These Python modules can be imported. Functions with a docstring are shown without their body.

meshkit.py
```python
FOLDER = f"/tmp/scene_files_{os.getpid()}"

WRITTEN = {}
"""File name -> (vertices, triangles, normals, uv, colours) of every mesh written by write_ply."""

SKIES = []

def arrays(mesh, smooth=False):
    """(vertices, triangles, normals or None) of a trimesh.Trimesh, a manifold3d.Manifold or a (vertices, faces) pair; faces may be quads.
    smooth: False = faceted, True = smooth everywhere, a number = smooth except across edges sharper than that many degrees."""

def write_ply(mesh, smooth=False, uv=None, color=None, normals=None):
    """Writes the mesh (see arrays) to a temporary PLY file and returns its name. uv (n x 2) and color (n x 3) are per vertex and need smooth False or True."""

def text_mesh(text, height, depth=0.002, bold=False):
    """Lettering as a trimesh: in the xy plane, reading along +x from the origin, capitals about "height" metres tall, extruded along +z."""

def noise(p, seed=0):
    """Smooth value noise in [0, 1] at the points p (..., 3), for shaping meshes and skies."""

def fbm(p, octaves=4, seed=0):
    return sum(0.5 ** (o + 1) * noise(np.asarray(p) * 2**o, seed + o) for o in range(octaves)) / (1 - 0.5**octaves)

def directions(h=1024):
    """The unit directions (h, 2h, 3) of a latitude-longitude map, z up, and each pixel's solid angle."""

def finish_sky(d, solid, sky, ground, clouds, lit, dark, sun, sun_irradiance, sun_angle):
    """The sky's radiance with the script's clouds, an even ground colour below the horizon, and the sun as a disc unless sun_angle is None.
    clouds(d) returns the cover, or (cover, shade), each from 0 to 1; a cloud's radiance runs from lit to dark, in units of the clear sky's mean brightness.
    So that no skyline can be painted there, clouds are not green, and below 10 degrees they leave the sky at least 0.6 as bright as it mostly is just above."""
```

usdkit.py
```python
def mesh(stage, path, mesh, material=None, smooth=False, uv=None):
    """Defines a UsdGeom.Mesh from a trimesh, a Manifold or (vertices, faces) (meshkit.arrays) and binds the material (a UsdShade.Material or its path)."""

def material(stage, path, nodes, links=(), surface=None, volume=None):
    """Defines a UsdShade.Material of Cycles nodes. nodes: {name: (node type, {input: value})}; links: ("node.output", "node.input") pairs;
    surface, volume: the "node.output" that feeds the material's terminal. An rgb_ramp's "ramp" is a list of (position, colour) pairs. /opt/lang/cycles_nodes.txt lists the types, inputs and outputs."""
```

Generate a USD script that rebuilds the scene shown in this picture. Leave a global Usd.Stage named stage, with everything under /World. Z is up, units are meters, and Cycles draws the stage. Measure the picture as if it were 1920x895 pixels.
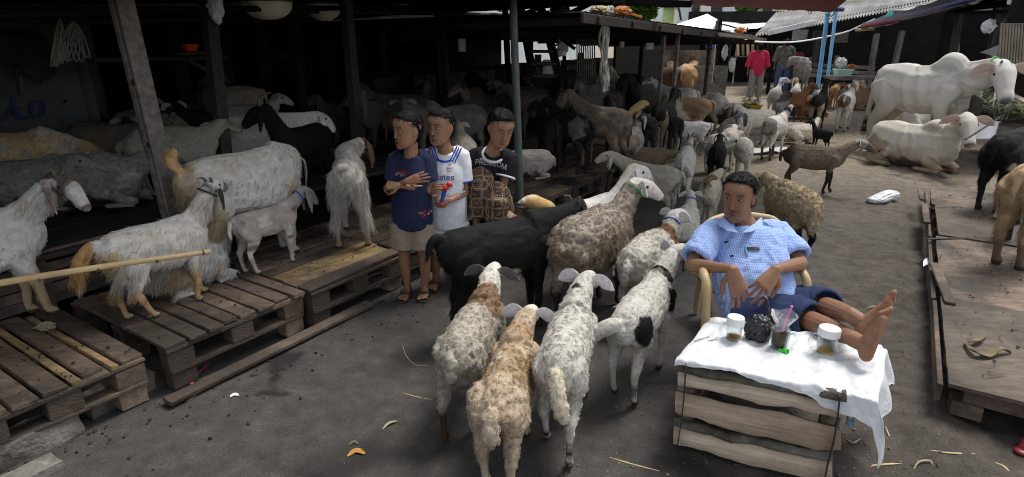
import math, random
import numpy as np, trimesh, manifold3d as m3, usdkit, meshkit
from scipy.spatial import cKDTree
from pxr import Usd, UsdGeom, UsdLux, UsdShade, Gf, Sdf, Vt

stage = Usd.Stage.CreateInMemory()
UsdGeom.SetStageUpAxis(stage, 'Z'); UsdGeom.SetStageMetersPerUnit(stage, 1.0)
world = UsdGeom.Xform.Define(stage, '/World'); stage.SetDefaultPrim(world.GetPrim())
UsdGeom.Scope.Define(stage, '/World/Looks')

# ---------------------------------------------------------------- camera, sky, sun, exposure
F, TH, H = 1100.0, math.atan(377/1100), 1.65
CT, ST = math.cos(TH), math.sin(TH)
cam = UsdGeom.Camera.Define(stage, '/World/camera')
cam.AddTranslateOp().Set(Gf.Vec3d(0, 0, H)); cam.AddRotateXOp().Set(90 - math.degrees(TH))
cam.CreateHorizontalApertureAttr(36.0); cam.CreateVerticalApertureAttr(36.0*895/1920)
cam.CreateFocalLengthAttr(36.0*F/1920); cam.CreateClippingRangeAttr(Gf.Vec2f(0.05, 1000))
cam.CreateExposureAttr(0.95)
SUN = np.array([0.35, 0.25, 0.9]); SUN /= np.linalg.norm(SUN)
el, rot = math.asin(SUN[2]), math.atan2(SUN[0], SUN[1])
sun = UsdLux.DistantLight.Define(stage, '/World/sun')
sun.CreateIntensityAttr(0.38); sun.CreateAngleAttr(18.0); sun.CreateNormalizeAttr(True); sun.CreateColorAttr(Gf.Vec3f(1, .97, .92))
_m = Gf.Matrix4d().SetRotate(Gf.Rotation(Gf.Vec3d(0, 0, 1), Gf.Vec3d(*map(float, SUN)))); sun.AddTransformOp().Set(_m)
skym = usdkit.material(stage, '/World/Looks/sky_look', {
    's': ('sky_texture', {'sky_type': 'single_scattering', 'sun_disc': False, 'sun_elevation': el, 'sun_rotation': rot, 'aerosol_density': 3.0, 'altitude': 30.0}),
    'h': ('hsv', {'saturation': .35, 'value': 1.0}),
    'b': ('background_shader', {'strength': 0.10})}, [('s.color', 'h.color'), ('h.color', 'b.color')], surface='b.background')
dome = UsdLux.DomeLight.Define(stage, '/World/sky'); dome.CreateIntensityAttr(1.0)
UsdShade.MaterialBindingAPI.Apply(dome.GetPrim()).Bind(skym)
dome.GetPrim().SetCustomDataByKey('kind', 'structure')

# ---------------------------------------------------------------- helpers
def ray(px, py):
    X, Y = (px-960)/F, (447.5-py)/F
    return np.array([X, CT+Y*ST, -ST+Y*CT])
O = np.array([0, 0, H])
def P(px, py, z=0.0):
    d = ray(px, py); return O + d*((z-H)/d[2])
def D(px, py, dep): return O + ray(px, py)*dep              # optical depth
AV, NV = np.array([.545, .8384, 0]), np.array([-.8384, .545, 0])   # along the alley, and to its left
def UV(u, v, z=0.0): return AV*u + NV*v + np.array([0, 0, z])
def PV(px, py, v):                                           # pixel on the vertical plane at alley offset v
    d = ray(px, py); return O + d*(v/(d@NV))
def uv_of(p): return float(np.dot(p, AV)), float(np.dot(p, NV))
def proj(p):
    v = np.asarray(p, float)-O; d = v[1]*CT-v[2]*ST; u = v[1]*ST+v[2]*CT
    return 960+F*v[0]/d, 447.5-F*u/d
RNG = np.random.default_rng(7)
used = {}
def numbered(parent, name):
    k = used.get((parent, name), 0); used[(parent, name)] = k+1
    return f'{parent}/{name}' + (f'_{k:03d}' if k else '')
def tag(prim, label=None, cat=None, group=None, kind=None):
    for k, v in (('label', label), ('category', cat), ('group', group), ('kind', kind)):
        if v: prim.SetCustomDataByKey(k, v)
class Thing:
    def __init__(s, name, label, cat, loc=(0, 0, 0), group=None, kind=None):
        s.path = numbered('/World', name); s.loc = np.asarray(loc, float)
        x = UsdGeom.Xform.Define(stage, s.path); x.AddTranslateOp().Set(Gf.Vec3d(*map(float, s.loc)))
        tag(x.GetPrim(), label, cat, group, kind)
    def add(s, name, geom, mat, smooth=35, col=None, parent=None, label=None, kind=None, st=None):
        return put(parent or s.path, name, geom, mat, smooth, col, s.loc, label=label, kind=kind, st=st)
def arr(g):
    v, f, _ = meshkit.arrays(g); return np.asarray(v, float), np.asarray(f, int)
def put(parent, name, geom, mat, smooth=35, col=None, loc=(0, 0, 0), label=None, cat=None, group=None, kind=None, st=None):
    path = numbered(parent, name); v, f = arr(geom)
    if col is not None or st is not None: smooth = True if smooth else False
    m = usdkit.mesh(stage, path, (v-np.asarray(loc), f), MAT[mat] if isinstance(mat, str) else mat, smooth)
    api = UsdGeom.PrimvarsAPI(m)
    if col is not None:
        c = np.asarray(col, np.float32)
        api.CreatePrimvar('col', Sdf.ValueTypeNames.Color3fArray, 'vertex').Set(Vt.Vec3fArray.FromNumpy(np.ascontiguousarray(c)))
    if st is not None:
        api.CreatePrimvar('st', Sdf.ValueTypeNames.TexCoord2fArray, 'vertex').Set(Vt.Vec2fArray.FromNumpy(np.asarray(st, np.float32)))
    tag(m.GetPrim(), label, cat, group, kind); return path
def single(name, geom, mat, label, cat, group=None, kind=None, smooth=35, col=None):
    v, f = arr(geom); b = np.array([v[:, 0].mean(), v[:, 1].mean(), v[:, 2].min()])
    path = put('/World', name, (v, f), mat, smooth, col, b, label, cat, group, kind)
    UsdGeom.Xformable(stage.GetPrimAtPath(path)).AddTranslateOp().Set(Gf.Vec3d(*map(float, b))); return path
def curves(parent, name, pts, width, mat, col, loc=(0, 0, 0), kind=None):
    """pts (n, k, 3) strands, width (n,) or (n,k), col (n, 3)"""
    n, k = pts.shape[:2]; path = numbered(parent, name)
    c = UsdGeom.BasisCurves.Define(stage, path); c.CreateTypeAttr('linear')
    c.CreateCurveVertexCountsAttr(Vt.IntArray.FromNumpy(np.full(n, k, np.int32)))
    c.CreatePointsAttr(Vt.Vec3fArray.FromNumpy((pts-np.asarray(loc)).reshape(-1, 3).astype(np.float32)))
    w = np.asarray(width, float)
    if w.ndim < 2: w = np.broadcast_to(w, (n,))[:, None]*np.linspace(1, .35, k)[None]
    c.CreateWidthsAttr(Vt.FloatArray.FromNumpy(w.reshape(-1).astype(np.float32))); c.SetWidthsInterpolation('vertex')
    UsdGeom.PrimvarsAPI(c).CreatePrimvar('col', Sdf.ValueTypeNames.Color3fArray, 'vertex').Set(Vt.Vec3fArray.FromNumpy(np.repeat(col, k, 0).astype(np.float32)))
    UsdShade.MaterialBindingAPI.Apply(c.GetPrim()).Bind(MAT[mat]); tag(c.GetPrim(), kind=kind); return path
# ---- shapes
def cat(*gs):
    vs, fs, n = [], [], 0
    for g in gs:
        v, f = arr(g); vs.append(v); fs.append(f+n); n += len(v)
    return np.vstack(vs), np.vstack(fs)
def frame(x, up=(0, 0, 1)):
    x = np.asarray(x, float); x = x/np.linalg.norm(x); up = np.asarray(up, float)
    y = np.cross(up, x)
    if np.linalg.norm(y) < 1e-6: y = np.cross((1., 0, 0), x)
    y /= np.linalg.norm(y); return np.stack([x, y, np.cross(x, y)], 1)
BOXV = np.array([[x, y, z] for x in (-.5, .5) for y in (-.5, .5) for z in (-.5, .5)])
def box(center, size, R=None, ch=0.0, jit=0.0):
    """a box, chamfered by ch along its edges when ch > 0"""
    size = np.asarray(size, float)
    if ch > 0:
        ch = min(ch, size.min()*.4); pts = []
        for k in range(3):
            h = size/2-ch; h[k] = size[k]/2
            pts += [[a*h[0], b*h[1], c*h[2]] for a in (-1, 1) for b in (-1, 1) for c in (-1, 1)]
        pts = np.array(pts)
    else: pts = BOXV*size
    if jit: pts = pts + RNG.uniform(-jit, jit, pts.shape)
    g = m3.Manifold.hull_points(pts); v, f = arr(g)
    if R is not None: v = v @ np.asarray(R).T
    return v+np.asarray(center), f
def beam(a, b, w, h=None, ch=.004, up=(0, 0, 1), jit=0.0):
    a, b = np.asarray(a, float), np.asarray(b, float)
    return box((a+b)/2, (np.linalg.norm(b-a), w, h or w), frame(b-a, up), ch, jit)
def spline(pts, n):
    """Catmull-Rom through the rows of pts, n steps per span"""
    p = np.asarray(pts, float); q = np.vstack([2*p[0]-p[1], p, 2*p[-1]-p[-2]]); out = []
    for i in range(1, len(q)-2):
        for t in np.arange(n)/n:
            a, b, c, d = q[i-1], q[i], q[i+1], q[i+2]
            out.append(.5*(2*b+(c-a)*t+(2*a-5*b+4*c-d)*t*t+(3*b-a-3*c+d)*t**3))
    return np.vstack([out, p[-1:]])
def loft(rings, n=12, sub=3, up=(0, 0, 1), cap=.55):
    """rings: rows of x y z rw rh: an oval tube with rounded ends"""
    r = np.asarray(rings, float)
    if sub > 1: r = spline(r, sub)
    r[:, 3:] = np.maximum(r[:, 3:], .0015)
    p = r[:, :3]; t = np.gradient(p, axis=0); t /= np.linalg.norm(t, axis=1, keepdims=True)+1e-12
    c0, c1 = r[0].copy(), r[-1].copy()
    if cap:
        a, b = r[0].copy(), r[-1].copy()
        a[:3] -= t[0]*min(a[3], a[4])*cap; a[3:] *= .6; b[:3] += t[-1]*min(b[3], b[4])*cap; b[3:] *= .6
        c0[:3] = a[:3]-t[0]*min(r[0, 3], r[0, 4])*cap*.35; c1[:3] = b[:3]+t[-1]*min(r[-1, 3], r[-1, 4])*cap*.35
        r = np.vstack([a, r, b]); p = r[:, :3]; t = np.vstack([t[:1], t, t[-1:]])
    V, up0 = [], np.asarray(up, float)
    an = np.arange(n)*2*np.pi/n
    for k in range(len(r)):
        y = np.cross(up0, t[k]); y /= np.linalg.norm(y)+1e-12; z = np.cross(t[k], y)
        V.append(p[k]+np.cos(an)[:, None]*y*r[k, 3]+np.sin(an)[:, None]*z*r[k, 4])
    V = np.vstack(V); m = len(r); f = []
    i, j = np.meshgrid(np.arange(m-1), np.arange(n), indexing='ij')
    q = np.stack([i*n+j, i*n+(j+1) % n, (i+1)*n+(j+1) % n, (i+1)*n+j], -1).reshape(-1, 4)
    f = np.vstack([q[:, [0, 1, 2]], q[:, [0, 2, 3]]])
    a, b = len(V), len(V)+1; jj = np.arange(n)
    V = np.vstack([V, c0[None, :3], c1[None, :3]])
    f = np.vstack([f, np.stack([np.full(n, a), (jj+1) % n, jj], 1), np.stack([np.full(n, b), (m-1)*n+jj, (m-1)*n+(jj+1) % n], 1)])
    return V, f
def tube(pts, r, n=8, sub=3, cap=.3):
    p = np.asarray(pts, float); r = np.broadcast_to(np.asarray(r, float), (len(p),))
    p = spline(np.c_[p, r], sub) if sub > 1 else np.c_[p, r]
    t = np.gradient(p[:, :3], axis=0); t /= np.linalg.norm(t, axis=1, keepdims=True)+1e-12
    up = np.array([0, 0, 1.]) if abs(t[0, 2]) < .8 else np.array([1., 0, 0]); y = np.cross(up, t[0]); V = []
    an = np.arange(n)*2*np.pi/n
    for k in range(len(p)):
        y = y-t[k]*(y@t[k]); y /= np.linalg.norm(y)+1e-12; z = np.cross(t[k], y)
        V.append(p[k, :3]+(np.cos(an)[:, None]*y+np.sin(an)[:, None]*z)*p[k, 3])
    m = len(p); V = np.vstack(V); i, j = np.meshgrid(np.arange(m-1), np.arange(n), indexing='ij')
    q = np.stack([i*n+j, i*n+(j+1) % n, (i+1)*n+(j+1) % n, (i+1)*n+j], -1).reshape(-1, 4)
    a, b, jj = len(V), len(V)+1, np.arange(n)
    V = np.vstack([V, p[:1, :3]-t[0]*p[0, 3]*cap, p[-1:, :3]+t[-1]*p[-1, 3]*cap])
    return V, np.vstack([q[:, [0, 1, 2]], q[:, [0, 2, 3]], np.stack([np.full(n, a), (jj+1) % n, jj], 1), np.stack([np.full(n, b), (m-1)*n+jj, (m-1)*n+(jj+1) % n], 1)])
def ball(c, r, R=None, n=12):
    v, f = UV_SPH if n == 12 else arr(trimesh.creation.uv_sphere(1., count=[n, 2*n]))
    v = v*np.broadcast_to(np.asarray(r, float), (3,))
    if R is not None: v = v@np.asarray(R).T
    return v+np.asarray(c), f
UV_SPH = arr(trimesh.creation.icosphere(2))
def lathe(prof, c=(0, 0, 0), n=24, R=None):
    """prof rows r, z"""
    pr = np.asarray(prof, float); an = np.arange(n)*2*np.pi/n; m = len(pr)
    V = np.vstack([np.c_[np.cos(an)*r, np.sin(an)*r, np.full(n, z)] for r, z in pr])
    i, j = np.meshgrid(np.arange(m-1), np.arange(n), indexing='ij')
    q = np.stack([i*n+j, i*n+(j+1) % n, (i+1)*n+(j+1) % n, (i+1)*n+j], -1).reshape(-1, 4)
    if R is not None: V = V@np.asarray(R).T
    return V+np.asarray(c), np.vstack([q[:, [0, 1, 2]], q[:, [0, 2, 3]]])
def man(g):
    v, f = arr(g); m = m3.Manifold(m3.Mesh(np.ascontiguousarray(v, dtype=np.float32), np.ascontiguousarray(f, dtype=np.uint32)))
    if m.volume() < 0: m = m3.Manifold(m3.Mesh(np.ascontiguousarray(v, dtype=np.float32), np.ascontiguousarray(f[:, ::-1], dtype=np.uint32)))
    return m
def union(gs): return m3.Manifold.batch_boolean([g if hasattr(g, 'to_mesh') else man(g) for g in gs], m3.OpType.Add)
def smooth_mesh(m, edge, it=12, tol=None):
    """refine a manifold to the edge length and Taubin-smooth it; returns arrays"""
    m = m.simplify(edge*.25) if tol is None else m.simplify(tol)
    v, f = arr(m.refine_to_length(edge))
    return taubin(v, f, it), f
def taubin(v, f, it):
    from scipy.sparse import coo_matrix
    n = len(v); i = np.r_[f[:, 0], f[:, 1], f[:, 2]]; j = np.r_[f[:, 1], f[:, 2], f[:, 0]]
    W = coo_matrix((np.ones(len(i)*2), (np.r_[i, j], np.r_[j, i])), (n, n)).tocsr(); W.data[:] = 1
    d = np.asarray(W.sum(1)).ravel(); d[d == 0] = 1
    for k in range(it):
        for lam in (.55, -.56): v = v+lam*((W@v)/d[:, None]-v)
    return v
def vnormals(v, f):
    n = np.zeros_like(v); c = np.cross(v[f[:, 1]]-v[f[:, 0]], v[f[:, 2]]-v[f[:, 0]])
    for k in range(3): np.add.at(n, f[:, k], c)
    return n/(np.linalg.norm(n, axis=1, keepdims=True)+1e-12)
def rotz(a): c, s = math.cos(a), math.sin(a); return np.array([[c, -s, 0], [s, c, 0], [0, 0, 1.]])
def roty(a): c, s = math.cos(a), math.sin(a); return np.array([[c, 0, s], [0, 1, 0], [-s, 0, c]])
def rotx(a): c, s = math.cos(a), math.sin(a); return np.array([[1, 0, 0], [0, c, -s], [0, s, c]])
def smoothstep(x, a, b): t = np.clip((x-a)/(b-a), 0, 1); return t*t*(3-2*t)
fbm = meshkit.fbm

# ---------------------------------------------------------------- materials
MAT = {}
def mat(name, nodes, links=(), surface='p.BSDF', volume=None):
    MAT[name] = usdkit.material(stage, f'/World/Looks/{name}', nodes, links, surface, volume); return MAT[name]
def plain(name, col, rough=.6, var=.25, scale=8., bump=0., bscale=60., stretch=None, metallic=0, spec=.4, dirt=None):
    """a colour with noise variation, optional bump; stretch scales the noise's axes (object space); dirt = (colour, amount)"""
    c = np.asarray(col, float)
    n = {'tc': ('texture_coordinate', {}), 'm': ('mapping', {'scale': stretch or (1, 1, 1)}), 'oi': ('object_info', {}),
         'n': ('noise_texture', {'scale': scale, 'detail': 5., 'roughness': .6}),
         'r': ('rgb_ramp', {'ramp': [(.3, tuple(c*(1-var))), (.5, tuple(c)), (.7, tuple(np.minimum(c*(1+var), .95)))]}),
         'p': ('principled_bsdf', {'roughness': rough, 'metallic': float(metallic), 'specular_ior_level': spec})}
    L = [('tc.object', 'm.vector'), ('m.vector', 'n.vector'), ('n.fac', 'r.fac')]; last = 'r.color'
    if dirt:
        n['dn'] = ('noise_texture', {'scale': scale*.37, 'detail': 6., 'roughness': .7})
        n['dr'] = ('map_range', {'from_min': .62-dirt[1]*.4, 'from_max': .75-dirt[1]*.25})
        n['dm'] = ('mix', {'color2': dirt[0]})
        L += [('tc.object', 'dn.vector'), ('dn.fac', 'dr.value'), ('dr.result', 'dm.fac'), (last, 'dm.color1')]; last = 'dm.color'
    L.append((last, 'p.base_color'))
    if bump:
        n['bn'] = ('noise_texture', {'scale': bscale, 'detail': 4., 'roughness': .65}); n['b'] = ('bump', {'strength': min(bump, 1.), 'distance': .02*max(bump, .3)})
        L += [('m.vector', 'bn.vector'), ('bn.fac', 'b.height'), ('b.normal', 'p.normal')]
    return mat(name, n, L)
def vcol(name, rough=.8, var=.12, scale=40., bump=0., bscale=90., spec=.3, sss=0., sheen=0., trans=0.):
    """colour from the mesh attribute col with fine variation"""
    pr = {'roughness': rough, 'specular_ior_level': spec}
    if sss: pr.update({'subsurface_weight': sss, 'subsurface_radius': (1., .35, .2), 'subsurface_scale': .006})
    if sheen: pr.update({'sheen_weight': sheen, 'sheen_roughness': .5})
    n = {'a': ('attribute', {'attribute': 'col'}), 'tc': ('texture_coordinate', {}),
         'n': ('noise_texture', {'scale': scale, 'detail': 4., 'roughness': .6}), 'mr': ('map_range', {'from_min': .25, 'from_max': .75, 'to_min': 1-var, 'to_max': 1+var}),
         'h': ('vector_math', {'math_type': 'scale'}), 'p': ('principled_bsdf', pr)}
    L = [('a.color', 'h.vector1'), ('tc.object', 'n.vector'), ('n.fac', 'mr.value'), ('mr.result', 'h.scale'), ('h.vector', 'p.base_color')]
    if bump:
        n['bn'] = ('noise_texture', {'scale': bscale, 'detail': 4., 'roughness': .6}); n['b'] = ('bump', {'strength': bump, 'distance': .006})
        L += [('tc.object', 'bn.vector'), ('bn.fac', 'b.height'), ('b.normal', 'p.normal')]
    return mat(name, n, L)
# ---------------------------------------------------------------- the place: materials
def wood(name, c, rough=.75, var=.4, dirt=.5): plain(name, c, rough, var, 3.0, bump=.7, bscale=9., stretch=(2.5, 9, 9), dirt=((.045, .035, .027), dirt))
wood('deck_wood', (.215, .150, .105), dirt=.7); wood('deck_wood_b', (.275, .20, .145), dirt=.6); wood('deck_wood_c', (.165, .118, .088), dirt=.7); wood('deck_yellow', (.30, .21, .10), dirt=.45)
wood('post_wood', (.19, .17, .145), dirt=.35); wood('dark_wood', (.034, .028, .023), dirt=.2); plain('black_wood', (.010, .009, .008), .85, .4, 6, spec=.08); wood('plywood', (.135, .105, .078), dirt=.7); wood('pale_wood', (.34, .27, .20), dirt=.3)  # dark and black wood lowered so the colour carries the shed's deep shade
plain('bamboo', (.42, .31, .16), .45, .25, 5, bump=.2, bscale=20, stretch=(1, 1, 1)); plain('bamboo_old', (.13, .105, .075), .6, .35, 6)
plain('concrete_block', (.23, .22, .20), .9, .3, 9, bump=.8, bscale=40, dirt=((.07, .06, .05), .6))
plain('plaster', (.10, .105, .11), .9, .3, 2.2, bump=.4, bscale=18, dirt=((.07, .07, .068), .6)); plain('plaster_dark', (.012, .0115, .011), .9, .4, 2.5, spec=.08, bump=.5, bscale=14)  # dark plaster lowered so its colour carries the shade inside the shed
plain('roof_sheet', (.30, .30, .30), .8, .3, 1.5, bump=.2, bscale=10, dirt=((.16, .15, .13), .5)); plain('roof_dark', (.011, .010, .0095), .9, .4, 3, spec=.08)  # dark roof lowered so its colour carries the shade of the underside
plain('tent_white', (.78, .80, .83), .6, .05, 2); plain('tarp_red', (.16, .02, .025), .6, .25, 3, bump=.4, bscale=6); plain('tarp_blue', (.05, .08, .22), .6, .35, 4, bump=.3, bscale=8); plain('tarp_grey', (.10, .10, .10), .8, .3, 4, bump=.3, bscale=8)
plain('pole_blue', (.13, .38, .66), .35, .12, 8, dirt=((.25, .28, .3), .3)); plain('pole_green', (.045, .06, .055), .45, .3, 8, dirt=((.09, .075, .06), .4))
plain('graffiti_blue', (.01, .03, .11), .6, .2, 20); plain('chalk', (.12, .12, .115), .9, .2, 30)
plain('bucket_white', (.62, .63, .64), .4, .1, 5, dirt=((.25, .23, .2), .4)); plain('bag_black', (.012, .012, .013), .3, .3, 6, bump=.6, bscale=12); plain('straw', (.42, .33, .17), .8, .35, 30, bump=.5, bscale=60)
plain('rag_orange', (.50, .17, .05), .8, .3, 9, bump=.5, bscale=20); plain('sack_white', (.55, .55, .53), .7, .15, 9, bump=.4, bscale=20); plain('net_dark', (.02, .021, .022), .7, .4, 20, bump=.5, bscale=60)
plain('basket_white', (.66, .62, .5), .6, .12, 12, bump=.5, bscale=50); plain('red_plastic', (.48, .05, .03), .35, .15, 9); plain('blue_plastic', (.03, .07, .33), .35, .15, 9); plain('yellow_plastic', (.55, .38, .04), .4, .15, 9); plain('teal_plastic', (.15, .50, .46), .35, .12, 9); plain('mint_plastic', (.42, .62, .55), .4, .12, 9)
plain('wall_cream', (.62, .60, .50), .8, .12, 2); plain('wall_green', (.34, .46, .20), .8, .12, 2); plain('wall_pale', (.55, .60, .62), .8, .1, 2); plain('roof_tile_pink', (.42, .24, .22), .8, .2, 6)
mat('window_glass', {'p': ('principled_bsdf', {'base_color': (.03, .035, .04), 'roughness': .08})})
plain('rope_blue', (.03, .10, .40), .6, .2, 30); plain('rope_grey', (.30, .29, .27), .8, .3, 60, .4, 200); plain('rope_green', (.05, .32, .08), .6, .3, 60, .4, 200)
plain('trough_yellow', (.48, .38, .10), .7, .15, 6, dirt=((.25, .2, .1), .5)); plain('trough_white', (.58, .58, .56), .7, .12, 6, dirt=((.3, .27, .22), .5)); plain('rubber', (.03, .03, .032), .7, .3, 12)
plain('rope_pale', (.34, .32, .28), .85, .25, 50, bump=.6, bscale=160); plain('rope_dark', (.03, .03, .028), .85, .25, 50)
mat('leaf', {'oi': ('geometry', {}), 'r': ('rgb_ramp', {'ramp': [(0, (.05, .11, .02)), (.5, (.10, .20, .04)), (1, (.18, .30, .07))]}), 'd': ('diffuse_bsdf', {}), 't': ('translucent_bsdf', {}), 'x': ('mix_closure', {'fac': .35})},
    [('oi.random_per_island', 'r.fac'), ('r.color', 'd.color'), ('r.color', 't.color'), ('d.BSDF', 'x.closure1'), ('t.BSDF', 'x.closure2')], surface='x.closure')
mat('fodder', {'oi': ('geometry', {}), 'r': ('rgb_ramp', {'ramp': [(0, (.07, .075, .025)), (.5, (.15, .15, .05)), (1, (.34, .29, .13))]}), 'p': ('principled_bsdf', {'roughness': .8})}, [('oi.random_per_island', 'r.fac'), ('r.color', 'p.base_color')])
mat('litter_mix', {'oi': ('geometry', {}), 'r': ('rgb_ramp', {'ramp': [(0, (.03, .025, .02)), (.45, (.06, .05, .035)), (.62, (.20, .16, .09)), (.85, (.38, .32, .2)), (1, (.5, .47, .4))]}), 'p': ('principled_bsdf', {'roughness': .85})}, [('oi.random_per_island', 'r.fac'), ('r.color', 'p.base_color')])
mat('dung', {'oi': ('geometry', {}), 'r': ('rgb_ramp', {'ramp': [(0, (.012, .010, .008)), (1, (.04, .032, .024))]}), 'p': ('principled_bsdf', {'roughness': .6})}, [('oi.random_per_island', 'r.fac'), ('r.color', 'p.base_color')])

# ---------------------------------------------------------------- ground: asphalt near and left, dirt to the right and beyond
def gz(x, y):
    x, y = np.asarray(x, float), np.asarray(y, float); p = np.stack([x, y, np.zeros_like(x)], -1); v = p@NV
    dirt = smoothstep(.55-v+(fbm(p*1.2, 3)-.5)*1.1, 0., .5)
    return (fbm(p*1.1, 3)-.5)*.05*.6+(fbm(p*7, 3)-.5)*.014+dirt*((fbm(p*3.2+5, 4)-.5)*.085+(fbm(p*13+3, 3)-.5)*.034)-.012
def ground():
    def axis(a, b, dens): return np.array(dens)
    us = np.r_[np.linspace(-3, 0, 30, endpoint=False), np.arange(0, 7.5, .028), np.linspace(7.5, 16, 120, endpoint=False), np.linspace(16, 40, 40, endpoint=False), np.linspace(40, 240, 12)]
    vs = np.r_[np.linspace(-120, -14, 8, endpoint=False), np.linspace(-14, -3, 28, endpoint=False), np.arange(-3, 3.2, .028), np.linspace(3.2, 9, 40, endpoint=False), np.linspace(9, 120, 10)]
    U_, V_ = np.meshgrid(us, vs, indexing='ij'); p = U_[..., None]*AV+V_[..., None]*NV; p = p.reshape(-1, 3); p[:, 2] = gz(p[:, 0], p[:, 1])
    n, m = len(us), len(vs); i, j = np.meshgrid(np.arange(n-1), np.arange(m-1), indexing='ij'); q = np.stack([i*m+j, i*m+j+1, (i+1)*m+j+1, (i+1)*m+j], -1).reshape(-1, 4)[:, ::-1]
    return p, np.vstack([q[:, [0, 1, 2]], q[:, [0, 2, 3]]])
GN = {
    'g': ('geometry', {}), 'dv': ('vector_math', {'math_type': 'dot_product', 'vector2': tuple(NV)}), 'du': ('vector_math', {'math_type': 'dot_product', 'vector2': tuple(AV)}),
    'n1': ('noise_texture', {'scale': 1.3, 'detail': 6., 'roughness': .65}), 'n2': ('noise_texture', {'scale': 9., 'detail': 7., 'roughness': .7}), 'n3': ('noise_texture', {'scale': 170., 'detail': 3., 'roughness': .7}), 'n4': ('noise_texture', {'scale': .55, 'detail': 4.}),
    'a1': ('math', {'math_type': 'multiply_add', 'value2': 1.1, 'value3': -.55}), 'a2': ('math', {'math_type': 'subtract'}), 'mk': ('map_range', {'from_min': -.75, 'from_max': -.25}),
    'far': ('map_range', {'from_min': 5.2, 'from_max': 8.5}), 'mx': ('math', {'math_type': 'maximum'}),
    'asp': ('rgb_ramp', {'ramp': [(.25, (.032, .029, .026)), (.42, (.064, .059, .053)), (.58, (.086, .079, .071)), (.75, (.132, .121, .108))]}),
    'dirt': ('rgb_ramp', {'ramp': [(.2, (.034, .028, .022)), (.42, (.066, .055, .045)), (.6, (.10, .085, .069)), (.8, (.16, .137, .112))]}),
    'sand': ('rgb_ramp', {'ramp': [(.2, (.125, .098, .07)), (.5, (.225, .185, .135)), (.8, (.34, .29, .22))]}),
    'fs': ('map_range', {'from_min': 6.2, 'from_max': 9.5}), 'fa': ('math', {'math_type': 'multiply_add', 'value2': 2.4, 'value3': -1.2}), 'fb': ('math', {'math_type': 'add'}),
    'm1': ('mix', {}), 'm2': ('mix', {}), 'st': ('map_range', {'from_min': .60, 'from_max': .66}), 'stm': ('mix', {'color2': (.030, .028, .026)}), 'st2': ('math', {'math_type': 'multiply', 'value2': .55}),
    'gr': ('map_range', {'from_min': .3, 'from_max': .7, 'to_min': .58, 'to_max': 1.5}), 'gs': ('vector_math', {'math_type': 'scale'}),
    'rr': ('map_range', {'from_min': .3, 'from_max': .7, 'to_min': .55, 'to_max': .95}),
    'bh': ('math', {'math_type': 'multiply_add', 'value2': .8}), 'b': ('bump', {'strength': .9, 'distance': .018}), 'p': ('principled_bsdf', {'roughness': .8, 'specular_ior_level': .35})}
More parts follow.
